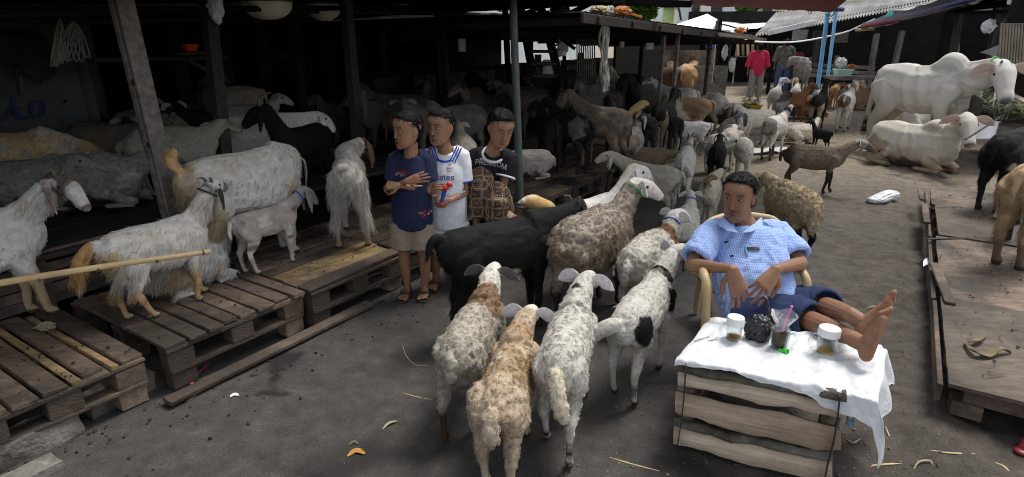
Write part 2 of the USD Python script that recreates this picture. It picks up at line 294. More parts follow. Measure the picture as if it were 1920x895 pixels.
GL = [('g.position', 'dv.vector1'), ('g.position', 'du.vector1'), ('g.position', 'n1.vector'), ('g.position', 'n2.vector'), ('g.position', 'n3.vector'), ('g.position', 'n4.vector'),
     ('n1.fac', 'a1.value1'), ('a1.value', 'a2.value1'), ('dv.value', 'a2.value2'), ('a2.value', 'mk.value'), ('du.value', 'fa2.value1') if False else ('n4.fac', 'fa.value1'), ('fa.value', 'fb.value1'), ('du.value', 'fb.value2'),
     ('fb.value', 'far.value'), ('fb.value', 'fs.value'), ('mk.result', 'mx.value1'), ('far.result', 'mx.value2'), ('n2.fac', 'asp.fac'), ('n2.fac', 'dirt.fac'), ('n2.fac', 'sand.fac'),
     ('mx.value', 'm1.fac'), ('asp.color', 'm1.color1'), ('dirt.color', 'm1.color2'), ('fs.result', 'm2.fac'), ('m1.color', 'm2.color1'), ('sand.color', 'm2.color2'),
     ('n1.fac', 'st.value'), ('st.result', 'st2.value1'), ('st2.value', 'stm.fac'), ('m2.color', 'stm.color1'), ('n3.fac', 'gr.value'), ('stm.color', 'gs.vector1'), ('gr.result', 'gs.scale'), ('gs.vector', 'p.base_color'),
     ('n1.fac', 'rr.value'), ('rr.result', 'p.roughness'), ('n3.fac', 'bh.value1'), ('n2.fac', 'bh.value3'), ('bh.value', 'b.height'), ('b.normal', 'p.normal')]
GN['sw'] = ('noise_texture', {'scale': 7., 'detail': 4.}); GN['sv'] = ('vector_math', {'math_type': 'multiply_add', 'vector2': (.22, .22, .0), 'vector3': (-.11, -.11, 0)}); GN['sp'] = ('vector_math', {'math_type': 'add'}); GL += [('g.position', 'sw.vector'), ('sw.color', 'sv.vector1'), ('g.position', 'sp.vector1'), ('sv.vector', 'sp.vector2')]
last = 'gs.vector'
for k, (px, py, r0, am) in enumerate(((520, 672, .05, .7), (536, 668, .05, .65), (519, 690, .035, .7), (517, 708, .032, .7), (514, 726, .03, .6), (690, 845, .10, .35), (600, 888, .11, .4), (1300, 880, .10, .6), (760, 610, .2, .25), (560, 600, .16, .3))):   # wet patches on the asphalt
    p_ = P(px, py, 0.); GN[f'd{k}'] = ('vector_math', {'math_type': 'distance', 'vector2': tuple(p_)}); GN[f'e{k}'] = ('map_range', {'from_min': r0*2.0, 'from_max': r0*1.1, 'to_min': 0., 'to_max': min(am*1.25, .9)}); GN[f'x{k}'] = ('mix', {'color2': (.022, .020, .019)})
    GL += [('sp.vector', f'd{k}.vector1'), (f'd{k}.value', f'e{k}.value'), (f'e{k}.result', f'x{k}.fac'), (last, f'x{k}.color1')]; last = f'x{k}.color'
GL = [(a, b) for a, b in GL if b != 'p.base_color']+[(last, 'p.base_color')]
mat('ground_look', GN, GL)
put('/World', 'ground', ground(), 'ground_look', True, kind='structure')

# ---------------------------------------------------------------- the left deck of pallets
AR = np.stack([AV, NV, [0, 0, 1.]], 1)       # columns: along, left, up
def ub(u, v, z, su, sv, sz, ch=.004, jit=.003, tilt=0.0): return box(UV(u, v, z), (su, sv, sz), AR@rotx(RNG.normal(0, .006)+tilt)@roty(RNG.normal(0, .006)), ch, jit)
DW = ['deck_wood', 'deck_wood_b', 'deck_wood_c']
DZ = .25
def pallet(label, u0, u1, v0, v1, z, along=False, nplank=7, yellow=(), blocks=True, under=True, group=None, woods=DW):
    T = Thing('pallet', label, 'pallet', UV((u0+u1)/2, (v0+v1)/2, 0), group); g = .016
    if along:
        w = (v1-v0)/nplank
        for i in range(nplank):
            T.add('plank', ub((u0+u1)/2+RNG.normal(0, .006), v0+w*(i+.5), z-.011+RNG.normal(0, .002), u1-u0-.01, w-g*RNG.uniform(.4, 1.2), .022), 'deck_yellow' if i in yellow else woods[RNG.integers(len(woods))], 30)
    else:
        ws = RNG.uniform(.7, 1.3, nplank); ws[list(yellow)] *= .5; ws *= (u1-u0)/ws.sum(); us = u0+np.cumsum(ws)-ws/2
        for i in range(nplank):
            T.add('plank', ub(us[i], (v0+v1)/2+RNG.normal(0, .018), z-.011-.004*(i in yellow)+RNG.normal(0, .002), ws[i]-g*RNG.uniform(.5, 1.4), v1-v0, .022), 'deck_yellow' if i in yellow else woods[RNG.integers(len(woods))], 30)
    for v in ((v0+.012, (v0+v1)/2, v1-.012) if under else ()):
        T.add('stringer', ub((u0+u1)/2, v+.03, z-.034, u1-u0-.012, .085, .022), woods[RNG.integers(len(woods))], 30)
        if blocks:
            for u in (u0+.075, (u0+u1)/2, u1-.075): T.add('block', ub(u, v+.035, z-.092, .13, .085, .092), woods[RNG.integers(len(woods))], 30)
            T.add('bottom_board', ub((u0+u1)/2, v+.035, z-.150, u1-u0-.03, .09, .022), woods[RNG.integers(len(woods))], 30)
            if z > .2:
                for u in (u0+.08, u1-.08): T.add('block', ub(u, v+.045, z-.2075, .12, .085, .090), woods[RNG.integers(len(woods))], 30)
    return T
PG = None
pallet('weathered pallet nearest the camera at the lower left corner', -.42, .40, 2.77, 3.70, DZ, nplank=7)
pallet('dung-spotted pallet with yellow bamboo strips between its planks, resting on a concrete block', .42, 1.10, 2.77, 3.70, DZ, nplank=8, yellow=(1, 4, 6))
pallet('broad brown pallet under the white goat with the golden tail', 1.17, 1.98, 2.74, 3.70, DZ, nplank=8, yellow=())
pallet('dark pallet of lengthways planks with two yellow-edged boards, under the small kid', 1.99, 2.78, 2.70, 3.70, DZ, True, 8, (1, 2))
pallet('dark pallet beside the boy in navy', 2.80, 3.52, 2.70, 3.70, DZ, True, 7)
pallet('dark pallet under the squatting boy by the green pole', 3.54, 4.30, 2.68, 3.70, DZ, True, 7, under=True)
for k, (a, b) in enumerate(((4.32, 5.15), (5.17, 6.0), (6.02, 6.85), (6.87, 7.6))): pallet(['shadowed pallet just past the green pole', 'shadowed pallet under the dim goats right of the green pole', 'shadowed pallet under the goat seen from behind', 'last shadowed pallet of the left deck'][k], a, b, 2.62, 3.70, DZ-.02, True, 6, under=True)
# the higher deck behind
T = Thing('raised_deck', 'dark slatted raised deck behind the left row of pallets', 'deck', UV(.6, 4.6, 0))
for i in range(5): T.add('riser_board', ub(.55, 3.735, .285+.062*i, 2.3, .022, .052), DW[i % 3], 30)
for u in (-.35, .42, 1.06, 1.64): T.add('stanchion', ub(u, 3.717, .40, .085, .022, .34), 'deck_wood', 30)
for i in range(14): T.add('plank', ub(3.6, 3.80+.26*i, .545-.0*(i), 9.2, .235, .022), 'dark_wood', 30)
for u in (1.75, 2.6, 3.4, 4.2, 5.0, 5.8, 6.6): T.add('leg', ub(u, 3.76, .40, .07, .07, .26), 'dark_wood', 30)
T.add('front_rail', ub(4.9, 3.74, .52, 6.6, .03, .05), 'dark_wood', 30)
# concrete blocks
def rough_block(label, c, size, R):
    m = trimesh.creation.box((1, 1, 1)); m = m.subdivide().subdivide().subdivide(); v = m.vertices*np.array(size); v = v+(fbm(v*14+RNG.uniform(0, 9, 3), 3)[:, None]-.5)*.022*np.sign(v)
    single('concrete_block', (v@R.T+c, m.faces), 'concrete_block', label, 'block', smooth=40)
rough_block('chipped concrete block propping the pallet beside the blue bottle cap', P(228, 738, .045)+NV*.03, (.30, .10, .10), AR@rotz(.12)@rotx(.2))
rough_block('whitish concrete block at the lower left corner under the nearest pallet', P(45, 835, .05)+NV*.03, (.40, .12, .11), AR@rotz(.05))
rough_block('low broken concrete lump in the bottom left corner', P(40, 900, .015), (.25, .10, .05), AR)
T = None
single('kerb_plank', ub(1.75, 2.66, .018, 1.3, .07, .028), 'deck_wood_c', 'loose plank lying on the asphalt along the foot of the pallets', 'plank')

# ---------------------------------------------------------------- left shed: posts, roof, walls
def post(label, top, bot, w=.075, matn='post_wood', name='shed_post', h=None, split=False):
    T = Thing(name, label, 'post', bot); d = nrmz(np.asarray(top)-bot); R = frame(d, AV)
    if split:
        for s in (-1, 1):
            g = beam(np.asarray(bot)+R[:, 1]*s*w*.26, np.asarray(top)+R[:, 1]*s*w*.26+R[:, 2]*.003*s, w*.50, h or w, .006, AV, .002); T.add('timber', g, matn, 30)
        for t in (.42, .60, .83): T.add('knot', ball(np.asarray(bot)*(1-t)+np.asarray(top)*t-NV*0+R[:, 1]*w*.1-R[:, 2]*(h or w)*.5, (.018, .02, .006), R), 'dark_wood', True)
    else: T.add('timber', beam(bot, top, w, h or w, .006, AV, .002), matn, 30)
    return T
nrmz = lambda v: np.asarray(v, float)/(np.linalg.norm(v)+1e-12)
V1 = 3.60
def postpx(label, x0, y0, x1, y1, v, w, matn='post_wood', ext_t=.35, zb=.25, split=False, name='shed_post'):
    a, b = PV(x0, y0, v), PV(x1, y1, v); d = (a-b)/(a-b)[2]
    return post(label, a+d*ext_t, b+d*(zb-b[2]), w, matn, name, split=split)
postpx('thick pale split-timber post leaning beside the roped white goats', 227, 0, 311, 350, V1, .092, split=True)
postpx('dark rough post standing between the hanging cords and the red bowl shelf', 388, 0, 414, 230, 4.1, .085, 'dark_wood')
postpx('slim black post left of the middle of the shed', 548, 0, 566, 190, 4.7, .075, 'black_wood', zb=.55)
postpx('dark timber post behind the long-haired white goat', 648, 0, 668, 230, 4.1, .085, 'dark_wood', zb=.55)
postpx('dark post behind the boys in the shed', 822, 0, 836, 190, 4.5, .09, 'dark_wood', zb=.55)
postpx('dark green-grey thin post just left of the steel pole', 948, 40, 955, 180, 4.2, .06, 'black_wood', zb=.55)
T = Thing('steel_pole', 'dark green painted steel pole at the edge of the deck beside the squatting boy', 'pole', P(976, 388, .25))
a, b = D(960, -40, 4.95), P(976, 388, .25); T.add('tube', tube([b, (a+b)/2, a], .034, 14, 1), 'pole_green', True); T.add('base_plate', box(b+[0, 0, .008], (.13, .13, .014), AR), 'pole_green')
# brace props at the thick post
single('prop_board', beam(PV(268, 238, 3.68), PV(305, 352, 3.62)-[0, 0, .15], .05, .03), 'dark_wood', 'dark board leaning against the foot of the thick pale post', 'board')
# roof
def roof_sheet_geo(c00, c10, c01, c11, n=60, amp=.02, waves=40, m=2, th=.006):
    """corrugated sheet; corrugations run from the c0? edge to the c1? edge"""
    s = np.linspace(0, 1, n*1+1); t = np.linspace(0, 1, m+1); S, Tt = np.meshgrid(s, t, indexing='ij'); c00, c10, c01, c11 = map(np.asarray, (c00, c10, c01, c11))
    p = (c00*(1-S[..., None])+c10*S[..., None])*(1-Tt[..., None])+(c01*(1-S[..., None])+c11*S[..., None])*Tt[..., None]; nn = nrmz(np.cross(c10-c00, c01-c00)); nn = nn*np.sign(nn[2])
    p = p+nn*(np.sin(S*waves*2*np.pi)*amp)[..., None]; q = p-nn*th; V = np.vstack([p.reshape(-1, 3), q.reshape(-1, 3)]); K = (n+1)*(m+1)
    i, j = np.meshgrid(np.arange(n), np.arange(m), indexing='ij'); f = np.stack([i*(m+1)+j, (i+1)*(m+1)+j, (i+1)*(m+1)+j+1, i*(m+1)+j+1], -1).reshape(-1, 4)
    e = [];
    for a, b in [((i0, 0), (i0+1, 0)) for i0 in range(n)]+[((i0+1, m), (i0, m)) for i0 in range(n)]+[((n, j0), (n, j0+1)) for j0 in range(m)]+[((0, j0+1), (0, j0)) for j0 in range(m)]:
        a, b = a[0]*(m+1)+a[1], b[0]*(m+1)+b[1]; e.append([a, a+K, b+K, b])
    f = np.vstack([f, f[:, ::-1]+K, e]); return V, np.vstack([f[:, [0, 1, 2]], f[:, [0, 2, 3]]])
SHED = Thing('goat_shed', 'long low dark timber shed over the left decks, open to the alley', 'shed', UV(3, 5, 0))
for k in range(7):
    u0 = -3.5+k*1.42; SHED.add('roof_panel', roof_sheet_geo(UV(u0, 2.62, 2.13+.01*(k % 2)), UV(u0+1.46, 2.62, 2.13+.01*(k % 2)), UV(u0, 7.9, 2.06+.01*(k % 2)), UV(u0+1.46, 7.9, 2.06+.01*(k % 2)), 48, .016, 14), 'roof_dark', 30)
for v, z in ((2.72, 2.06), (3.6, 2.05), (4.8, 2.03), (6.2, 2.01), (7.4, 1.98)): SHED.add('purlin', ub(1.4, v, z, 10, .07, .08), 'black_wood', 30)
for k in range(12): SHED.add('rafter', beam(UV(-3+k*.82, 2.66, 2.0), UV(-3+k*.82+RNG.normal(0, .1), 7.6, 1.93), .05, .06), 'black_wood', 30)
for i in range(8): SHED.add('roof_pole', tube([PV(-50, 20+RNG.uniform(-12, 30), 4.2+.3*i), PV(450, 8+RNG.uniform(-8, 40), 4.2+.3*i), PV(960, 14+RNG.uniform(-8, 24), 4.4+.3*i)], .022, 8, 2), ['black_wood', 'dark_wood', 'bamboo_old'][i % 3], True)
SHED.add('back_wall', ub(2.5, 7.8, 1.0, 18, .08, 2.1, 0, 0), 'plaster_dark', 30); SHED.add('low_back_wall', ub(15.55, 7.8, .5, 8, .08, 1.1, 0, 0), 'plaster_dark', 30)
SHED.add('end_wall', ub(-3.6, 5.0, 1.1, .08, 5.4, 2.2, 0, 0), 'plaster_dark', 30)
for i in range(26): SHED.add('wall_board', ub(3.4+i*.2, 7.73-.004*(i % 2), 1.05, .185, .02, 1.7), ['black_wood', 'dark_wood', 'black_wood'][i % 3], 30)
SHED.add('shelf', beam(PV(170, 113, 5.2), PV(420, 108, 5.2), .14, .03), 'dark_wood', 30); SHED.add('shelf', beam(PV(325, 101, 5.0), PV(400, 99, 5.0), .16, .025), 'dark_wood', 30); SHED.add('shelf_brace', beam(PV(352, 112, 4.9), PV(396, 137, 4.9), .03, .03), 'dark_wood', 30)
for y0, y1 in ((143, 128), (205, 178), (188, 165)): SHED.add('rail', beam(PV(560, y0, 6.0), PV(960, y1, 6.0), .04, .03), 'black_wood', 30)
for x in (700, 735, 760): SHED.add('wall_panel', beam(PV(x, 80, 6.9), PV(x+6, 190, 6.9), .26, .02, up=AV), ['black_wood', 'dark_wood', 'black_wood'][(x // 5) % 3], 30)
# the plastered wall with the blue writing
WL = Thing('plaster_wall', 'stained pale plaster wall at far left with blue sprayed letters', 'wall', PV(60, 240, 6.0))
a, b = PV(-260, 250, 6.0), PV(168, 250, 6.0); WL.add('wall', box((a+b)/2*[1, 1, 0]+[0, 0, 1.0], (np.linalg.norm((a-b)[:2]), .10, 1.75), frame((b-a)*[1, 1, 0]), .004), 'plaster', 30)
c0, c1 = PV(168, 250, 6.03), PV(200, 250, 6.3); WL.add('pillar', box((c0+c1)/2*[1, 1, 0]+[0, 0, 1.0], (.16, .30, 1.75), frame(AV*.8-NV*.6), .006), 'plaster', 30)
def stroke(T, pts, v, w, matn, name):
    q = np.array([PV(x, y, v) for x, y in pts]); q = spline(q, 6); t = np.gradient(q, axis=0); t /= np.linalg.norm(t, axis=1, keepdims=True); s = np.cross(t, NV); L = q+s*w/2; Rr = q-s*w/2
    n = len(q); V = np.vstack([L, Rr, L-NV*.003, Rr-NV*.003]); f = []
    for i in range(n-1):
        f += [[i, i+1, n+i+1], [i, n+i+1, n+i], [2*n+i, 3*n+i+1, 2*n+i+1], [2*n+i, 3*n+i, 3*n+i+1]]
    T.add(name, (V, np.array(f)), matn, False)
GV = 5.93
for nm, pts in (('letter_o', [(-14, 205), (-6, 226), (8, 226), (17, 214), (16, 203)]), ('letter_t', [(25, 182), (25, 200), (30, 216), (42, 224), (52, 219)]), ('letter_t_bar', [(14, 204), (27, 203), (41, 203)]), ('letter_slash', [(27, 205), (36, 217), (50, 221)]),
    ('letter_a', [(62, 211), (58, 203), (64, 191), (76, 190), (80, 202), (74, 217), (63, 220), (58, 210)]), ('letter_a_tail', [(80, 190), (82, 206), (79, 218)])): stroke(WL, pts, GV, .022, 'graffiti_blue', nm)
for x, y in ((122, 190), (121, 191)): WL.add('hole', ball(PV(x, y, 5.95), .012), 'black_wood', True)
WL.add('socket_plate', box(PV(96, 115, 5.93), (.05, .012, .04), frame(AV)), 'plaster', 30); 
sc = Thing('chalk_scrawl', 'faint pale chalk scrawl on the black back boards', 'writing', PV(530, 110, 7.2))
for pts in ([(522, 98), (524, 112)], [(522, 98), (529, 103), (528, 111)], [(533, 99), (535, 113)], [(540, 105), (545, 114), (538, 113)], [(500, 128), (506, 121), (510, 133)], [(528, 136), (529, 126), (535, 136)]): stroke(sc, pts, 7.66, .014, 'chalk', 'stroke')

# things hanging and stored in the shed
def hank(label, x, y0, y1, v, n, spread, matn='rope_pale', r=.006, knot=None):
    T = Thing('rope_hank', label, 'rope', PV(x, y1, v)); rg = np.random.default_rng(x)
    for k in range(n):
        a = PV(x+rg.normal(0, 3), y0, v+rg.normal(0, .02)); L = rg.uniform(.75, 1.0); dx = (k-(n-1)/2)/n*spread; pts = []
        for t in np.linspace(0, 1, 9):
            ang = t*2*np.pi; pts.append(PV(x+dx*(1-math.cos(ang))/2+math.sin(ang)*spread*.12+rg.normal(0, .6), y0+(y1-y0)*L*(1-math.cos(ang))/2, v+rg.normal(0, .01)))
        T.add('loop', tube(pts, r, 6, 3), matn, True)
    return T
hank('hank of pale cord hanging straight before the plaster wall', 112, 36, 130, 5.3, 7, 34); hank('hank of pale cord splayed to the right beside the plaster wall pillar', 138, 40, 122, 5.3, 6, 66)
for lab, x, y, w, h in (('dark round net bag hanging on the plaster wall', 62, 104, 24, 34), ('smaller dark net bag at far left on the plaster wall', 15, 90, 20, 24)):
    c = PV(x, y, 5.75); dd = float(np.linalg.norm(c-O))/F; m = trimesh.creation.icosphere(3); v = m.vertices*np.array([w*dd, .09, h*dd]); v = v*(1+(fbm(m.vertices*3+x, 3)-.5)[:, None]*.5); T = Thing('net_bag', lab, 'bag', c-[0, 0, h*dd]); T.add('net', (v@frame(AV).T+c, m.faces), 'net_dark', True); T.add('cord', tube([c+[0, 0, h*dd*.8], PV(x-14, y-68, 5.75)], .005, 6, 1), 'rope_dark', True)
T = Thing('wooden_bat', 'brown wooden paddle hanging at the far left of the plaster wall', 'tool', PV(40, 180, 5.8)); T.add('blade', beam(PV(40, 180, 5.8), PV(36, 140, 5.8), .09, .03, .01, AV), 'deck_wood', 30); T.add('handle', beam(PV(36, 140, 5.8), PV(30, 118, 5.8), .03, .03, .01, AV), 'deck_wood', 30)
single('dark_cable', tube([PV(-5, 130, 5.7), PV(25, 148, 5.7), PV(40, 130, 5.7), PV(60, 142, 5.7)], .006, 6, 4), 'rope_dark', 'dark cable looped across the plaster wall at far left', 'cable')
T = Thing('red_bowl', 'orange-red plastic bowl on the small shelf by the second post', 'bowl', PV(358, 97, 4.98)); T.add('bowl', lathe([(0, 0), (.045, 0), (.07, .05), (.075, .055), (.066, .052), (.04, .008), (0, .008)], PV(358, 96, 4.98), 20), 'red_plastic', 40)
for lab, x, y, v, r, sq in (('large glowing-white round basket tucked under the shed roof', 500, 8, 4.3, .19, .62), ('dim round basket under the roof beside the bright one', 606, 12, 4.6, .16, .8), ('small pale basket under the roof above the middle of the shed', 748, 3, 4.6, .11, .62), ('tall pale basket under the roof near the green pole, left one', 868, 4, 4.6, .13, .6), ('pale basket under the roof right beside the green pole', 938, 6, 4.6, .09, 1.2)):
    c = PV(x, y, v); T = Thing('round_basket', lab, 'basket', c-[0, 0, r*sq]); pr = [(0, -r*sq)]+[(r*math.sin(a), -r*sq*math.cos(a)) for a in np.linspace(.2, 1.57, 9)]+[(r*1.02, .02), (r*.97, .02)]+[(r*.96*math.sin(a), -r*.95*sq*math.cos(a)) for a in np.linspace(1.57, .0, 8)]
    T.add('weave', lathe(pr, c, 28), 'basket_white', 40)
    T.add('rim', tube([c+r*1.02*np.array([math.cos(a), math.sin(a), .02/r]) for a in np.linspace(0, 2*np.pi, 25)], .009, 6, 1), 'bamboo_old', True)
T = Thing('plastic_bag', 'crumpled grey plastic bag tied under the roof beside the second post', 'bag', PV(404, 30, 4.0)); m = trimesh.creation.icosphere(3); v = m.vertices*[.05, .04, .10]*(1+(fbm(m.vertices*4, 3)-.5)[:, None]*.8); T.add('film', (v+PV(404, 12, 4.0), m.faces), 'sack_white', True)
# ---------------------------------------------------------------- the middle shed along the left of the alley
MS = Thing('middle_shed', 'low shed with a flat dark roof and junk on it, further along the left side', 'shed', UV(8.5, 3.5, 0))
for k in range(6):
    u0, u1 = 5.0+k*1.2, 5.0+k*1.2+1.23; z0, z1 = 1.86-.031*k, 1.86-.031*(k+1)
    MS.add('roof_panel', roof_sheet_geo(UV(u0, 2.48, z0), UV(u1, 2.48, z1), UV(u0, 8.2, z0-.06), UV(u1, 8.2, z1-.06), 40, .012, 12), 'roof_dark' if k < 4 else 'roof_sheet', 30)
MS.add('eave_board', beam(UV(4.9, 2.46, 1.81), UV(10.4, 2.46, 1.66), .03, .085), 'dark_wood', 30); MS.add('eave_pole', tube([UV(9.2, 2.40, 1.69), UV(10.6, 2.38, 1.66), UV(12.4, 2.36, 1.61)], .028, 8, 2), 'pale_wood', True)
for k in range(9): MS.add('rafter', beam(UV(5.2+k*.82, 2.42, 1.80-.028*k), UV(5.2+k*.82, 5.5, 1.72-.028*k), .05, .07), 'dark_wood', 30)
for v in (3.3, 4.6): MS.add('purlin', ub(8.4, v, 1.66, 7., .06, .07), 'black_wood', 30)
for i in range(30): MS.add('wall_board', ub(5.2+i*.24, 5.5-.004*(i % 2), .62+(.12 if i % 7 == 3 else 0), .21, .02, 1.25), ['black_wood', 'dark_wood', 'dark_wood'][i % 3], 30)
MS.add('rear_wall', ub(15.5, 5.4, .8, 6.2, .06, 1.6, 0, 0), 'black_wood', 30); MS.add('wall_rail', ub(8.6, 5.44, 1.2, 7, .03, .06), 'black_wood', 30)
for u, z in ((9.0, 1.45), (10.2, 1.42)): MS.add('wall_stud', ub(u, 5.46, z, .06, .05, .5), 'black_wood', 30)
for x in (1245, 1272, 1333): 
    a = PV(x, 62, 2.7); MS.add('post', beam([a[0], a[1], .0], [a[0], a[1], 1.74], .05, .05, .004, AV), 'post_wood' if x < 1300 else 'dark_wood', 30)
for x, v in ((830, 4.0), (1205, 3.6)):
    a = PV(x, 60, v); MS.add('post', beam([a[0], a[1], .2], [a[0], a[1], 1.78], .05, .05, .004, AV), 'black_wood', 30)
T = Thing('rear_house', 'pale rendered wall seen through the gaps at the back of the middle shed', 'house', UV(15.5, 10.5, 0)); T.add('wall', ub(16, 10.5, 1.4, 12, .2, 2.8, 0, 0), 'wall_pale', 30); T.add('plinth', ub(16, 10.36, .2, 12, .06, .4, 0, 0), 'concrete_block', 30)
T = Thing('slatted_panel', 'narrow upright panel of bamboo slats in the middle shed', 'panel', PV(1097, 150, 3.6))
for i in range(9):
    x = 1081+i*4.1; T.add('slat', beam(PV(x, 50, 3.6), PV(x+2, 150, 3.6), .022, .012, up=NV), 'bamboo_old', 30)
T.add('cross_bar', beam(PV(1078, 80, 3.62), PV(1118, 84, 3.62), .03, .015), 'dark_wood', 30); T.add('cross_bar', beam(PV(1078, 132, 3.62), PV(1118, 136, 3.62), .03, .015), 'dark_wood', 30)
T = Thing('rope_bundle', 'shaggy bundle of old grey rope hanging in front of the middle shed', 'rope', PV(1134, 172, 2.5)); rg = np.random.default_rng(3)
for k in range(12):
    x = 1134+rg.normal(0, 3.2); pts = [PV(1135, 38, 2.5)]+[PV(x+rg.normal(0, 1.6), y, 2.5+rg.normal(0, .02)) for y in (58, 80, 105, 130, 150, 150+rg.uniform(8, 24))]; T.add('strand', tube(pts, .013, 6, 3), 'rope_pale', True)
T = Thing('ladder', 'dark wooden ladder leaning up under the roof gap right of the green pole', 'ladder', D(1052, 155, 6.6))
for x0, x1 in ((1008, 1052), (972, 1002)): T.add('rail', beam(D(x0, -8, 6.3), D(x1, 156, 6.6), .05, .09), 'black_wood', 30)
for i in range(7): t = (i+.6)/7.2; T.add('rung', beam(D(972+30*t, -8+164*t, 6.3+.3*t), D(1008+44*t, -8+164*t, 6.3+.3*t), .09, .03), 'dark_wood', 30)
T = Thing('roof_frame', 'dark crossed beams of the open roof gap at the top middle', 'beam', D(1120, 4, 6.4))
for a, b, w in (((948, -2), (1295, 8), .10), ((1068, 26), (1128, -4), .07), ((1024, 52), (1078, 92), .05), ((965, 32), (1070, -6), .06), ((955, 12), (1040, 4), .05), ((960, 28), (1008, 24), .03), ((820, 62), (960, 38), .06), ((960, 36), (1030, 22), .04)): T.add('beam', beam(D(*a, 6.4), D(*b, 6.5), w, w*.7), 'black_wood', 30)
T.add('pale_strut', beam(D(1042, 86, 6.9), D(1070, 62, 6.9), .03, .02), 'pale_wood', 30)
def lump(name, label, catg, c, size, matn, amp=.5, fr=3., T=None, part='bundle', seed=0):
    m = trimesh.creation.icosphere(3); v = m.vertices*np.array(size)*(1+(fbm(m.vertices*fr+seed+sum(map(ord, label)) % 50, 4)-.5)[:, None]*amp*2); q = (v@frame(AV).T+c, m.faces)
    if T is None: return single(name, q, matn, label, catg, smooth=50)
    return T.add(part, q, matn, 50)
lump('black_bundle', 'black plastic bundle stuffed under the roof beams right of the ladder', 'bundle', D(1050, 20, 6.3), (.12, .10, .10), 'bag_black')
lump('bucket_bag', 'grey sack lying beside the ladder foot', 'sack', D(1052, 98, 6.6), (.06, .06, .05), 'sack_white', .6)
T = Thing('straw_bundle', 'tied straw bundle lying on the middle shed roof', 'straw', UV(6.5, 2.75, 1.85)); lump('', 'straw bundle', '', D(1125, 20, 6.9), (.16, .09, .05), 'straw', .5, 5, T)
for k in range(10): T.add('stalk', tube([D(1108+RNG.uniform(0, 30), 20+RNG.normal(0, 3), 6.85), D(1098+RNG.uniform(-2, 20), 24+RNG.uniform(-2, 12), 6.8)], .005, 5, 1), 'straw', True)
lump('white_bundle', 'small white rag on the roof behind the straw bundle', 'rag', D(1144, 20, 7.2), (.05, .05, .06), 'sack_white', .6)
T = Thing('orange_cover', 'crumpled rust-orange cover lying on the middle shed roof', 'cover', UV(7, 2.8, 1.83)); lump('', 'orange cover', '', D(1168, 22, 7.2), (.10, .10, .06), 'rag_orange', .5, 3, T); T.add('fold', beam(D(1170, 24, 7.2), D(1200, 33, 7.3), .10, .03), 'rag_orange', 30)
T = Thing('white_bucket', 'white plastic bucket standing upside down in the dark beside the ladder', 'bucket', D(1034, 146, 6.7)); c = D(1034, 146, 6.7); T.add('body', lathe([(0, 0), (.105, 0), (.115, .008), (.10, .19), (.097, .195), (0, .195)], c, 24), 'bucket_white', 40); T.add('rim', lathe([(.105, .006), (.122, .010), (.122, .028), (.108, .03)], c, 24), 'bucket_white', 40)
single('white_box_panel', box(D(866, 85, 6.8), (.12, .02, .14), frame(AV)), 'bucket_white', 'pale square tin nailed up in the dark left of the green pole', 'tin')
for lab, x, y, dep, s in (('pale crumpled sheet hanging in the gap left of the steel pole', 860, 62, 7.4, (.28, .02, .10)), ('white curtain hanging behind the ladder gap', 1056, 76, 9.0, (.35, .02, .34)), ('bluish white sheet hanging in the gap right of the rope bundle', 1166, 80, 9.6, (.16, .02, .17)), ('white cloth in the gap left of the rope bundle', 1118, 75, 9.2, (.05, .02, .17)), ('pale sheet in the far gap right of the blue cloth', 1218, 84, 10.2, (.30, .02, .16))):
    g = box(D(x, y, dep), (1, 1, 1), None); m = trimesh.Trimesh(*g).subdivide().subdivide().subdivide().subdivide(); v = (m.vertices-D(x, y, dep))*np.array(s); v[:, 1] += np.sin(v[:, 0]*40)*.02; single('hanging_sheet', (v@frame(AV).T+D(x, y, dep), m.faces), 'tent_white', lab, 'sheet')
T = Thing('red_ornament', 'two small red plastic tags hanging under the middle shed eave', 'ornament', D(1265, 88, 9)); [T.add('tag', lathe([(0, -.03), (.022, 0), (0, .035)], D(x, 87, 9), 8), 'red_plastic', 30) for x in (1259, 1268)]
for lab, x, y in (('pale grey bag hanging from the middle shed eave', 1359, 98), ('small whitish bag hanging below the grey one', 1372, 122)):
    lump('hanging_bag', lab, 'bag', D(x, y, 12.5), (.09 if x < 1365 else .06, .06, .15), 'sack_white', .4)
T = Thing('broom_bundle', 'bundle of poles and a blue-handled broom leaning at the end of the middle shed', 'broom', D(1335, 155, 12.0))
for x0, y0, x1, y1, mm in ((1340, 78, 1331, 140, 'post_wood'), (1341, 82, 1334, 158, 'pale_wood'), (1322, 80, 1342, 155, 'dark_wood')): T.add('pole', tube([D(x0, y0, 12.0), D(x1, y1, 12.0)], .02, 8, 1), mm, True)
T.add('handle', tube([D(1340, 76, 11.95), D(1337, 90, 11.95)], .03, 8, 1), 'blue_plastic', True)
single('plank_wall', box(D(1322, 160, 13.2), (.9, .05, .85), frame(AV*.3-NV)), 'post_wood', 'pale grey board wall at the end of the middle shed', 'board')
MS.add('end_wall_panel', box(D(1290, 118, 13.6), (1.2, .04, .55), frame(AV*.3-NV)), 'deck_wood_b', 30)
T = Thing('hay_board', 'long pale bamboo rod lying on the eave of the middle shed', 'rod', D(1350, 62, 11.2)); T.add('rod', tube([D(1305, 56, 11.0), D(1350, 62, 11.4), D(1368, 70, 11.6)], .03, 8, 2), 'pale_wood', True)
single('eave_sheet', box(D(1372, 68, 12.6), (1.0, .55, .015), frame(AV)@rotx(.15)), 'roof_sheet', 'pale crumpled roofing offcut at the end of the middle shed eave', 'roof sheet')
lump('orange_rag', 'bright orange net rag on the eave under the white tent', 'rag', D(1388, 57, 13.0), (.28, .10, .06), 'rag_orange', .8, 4)
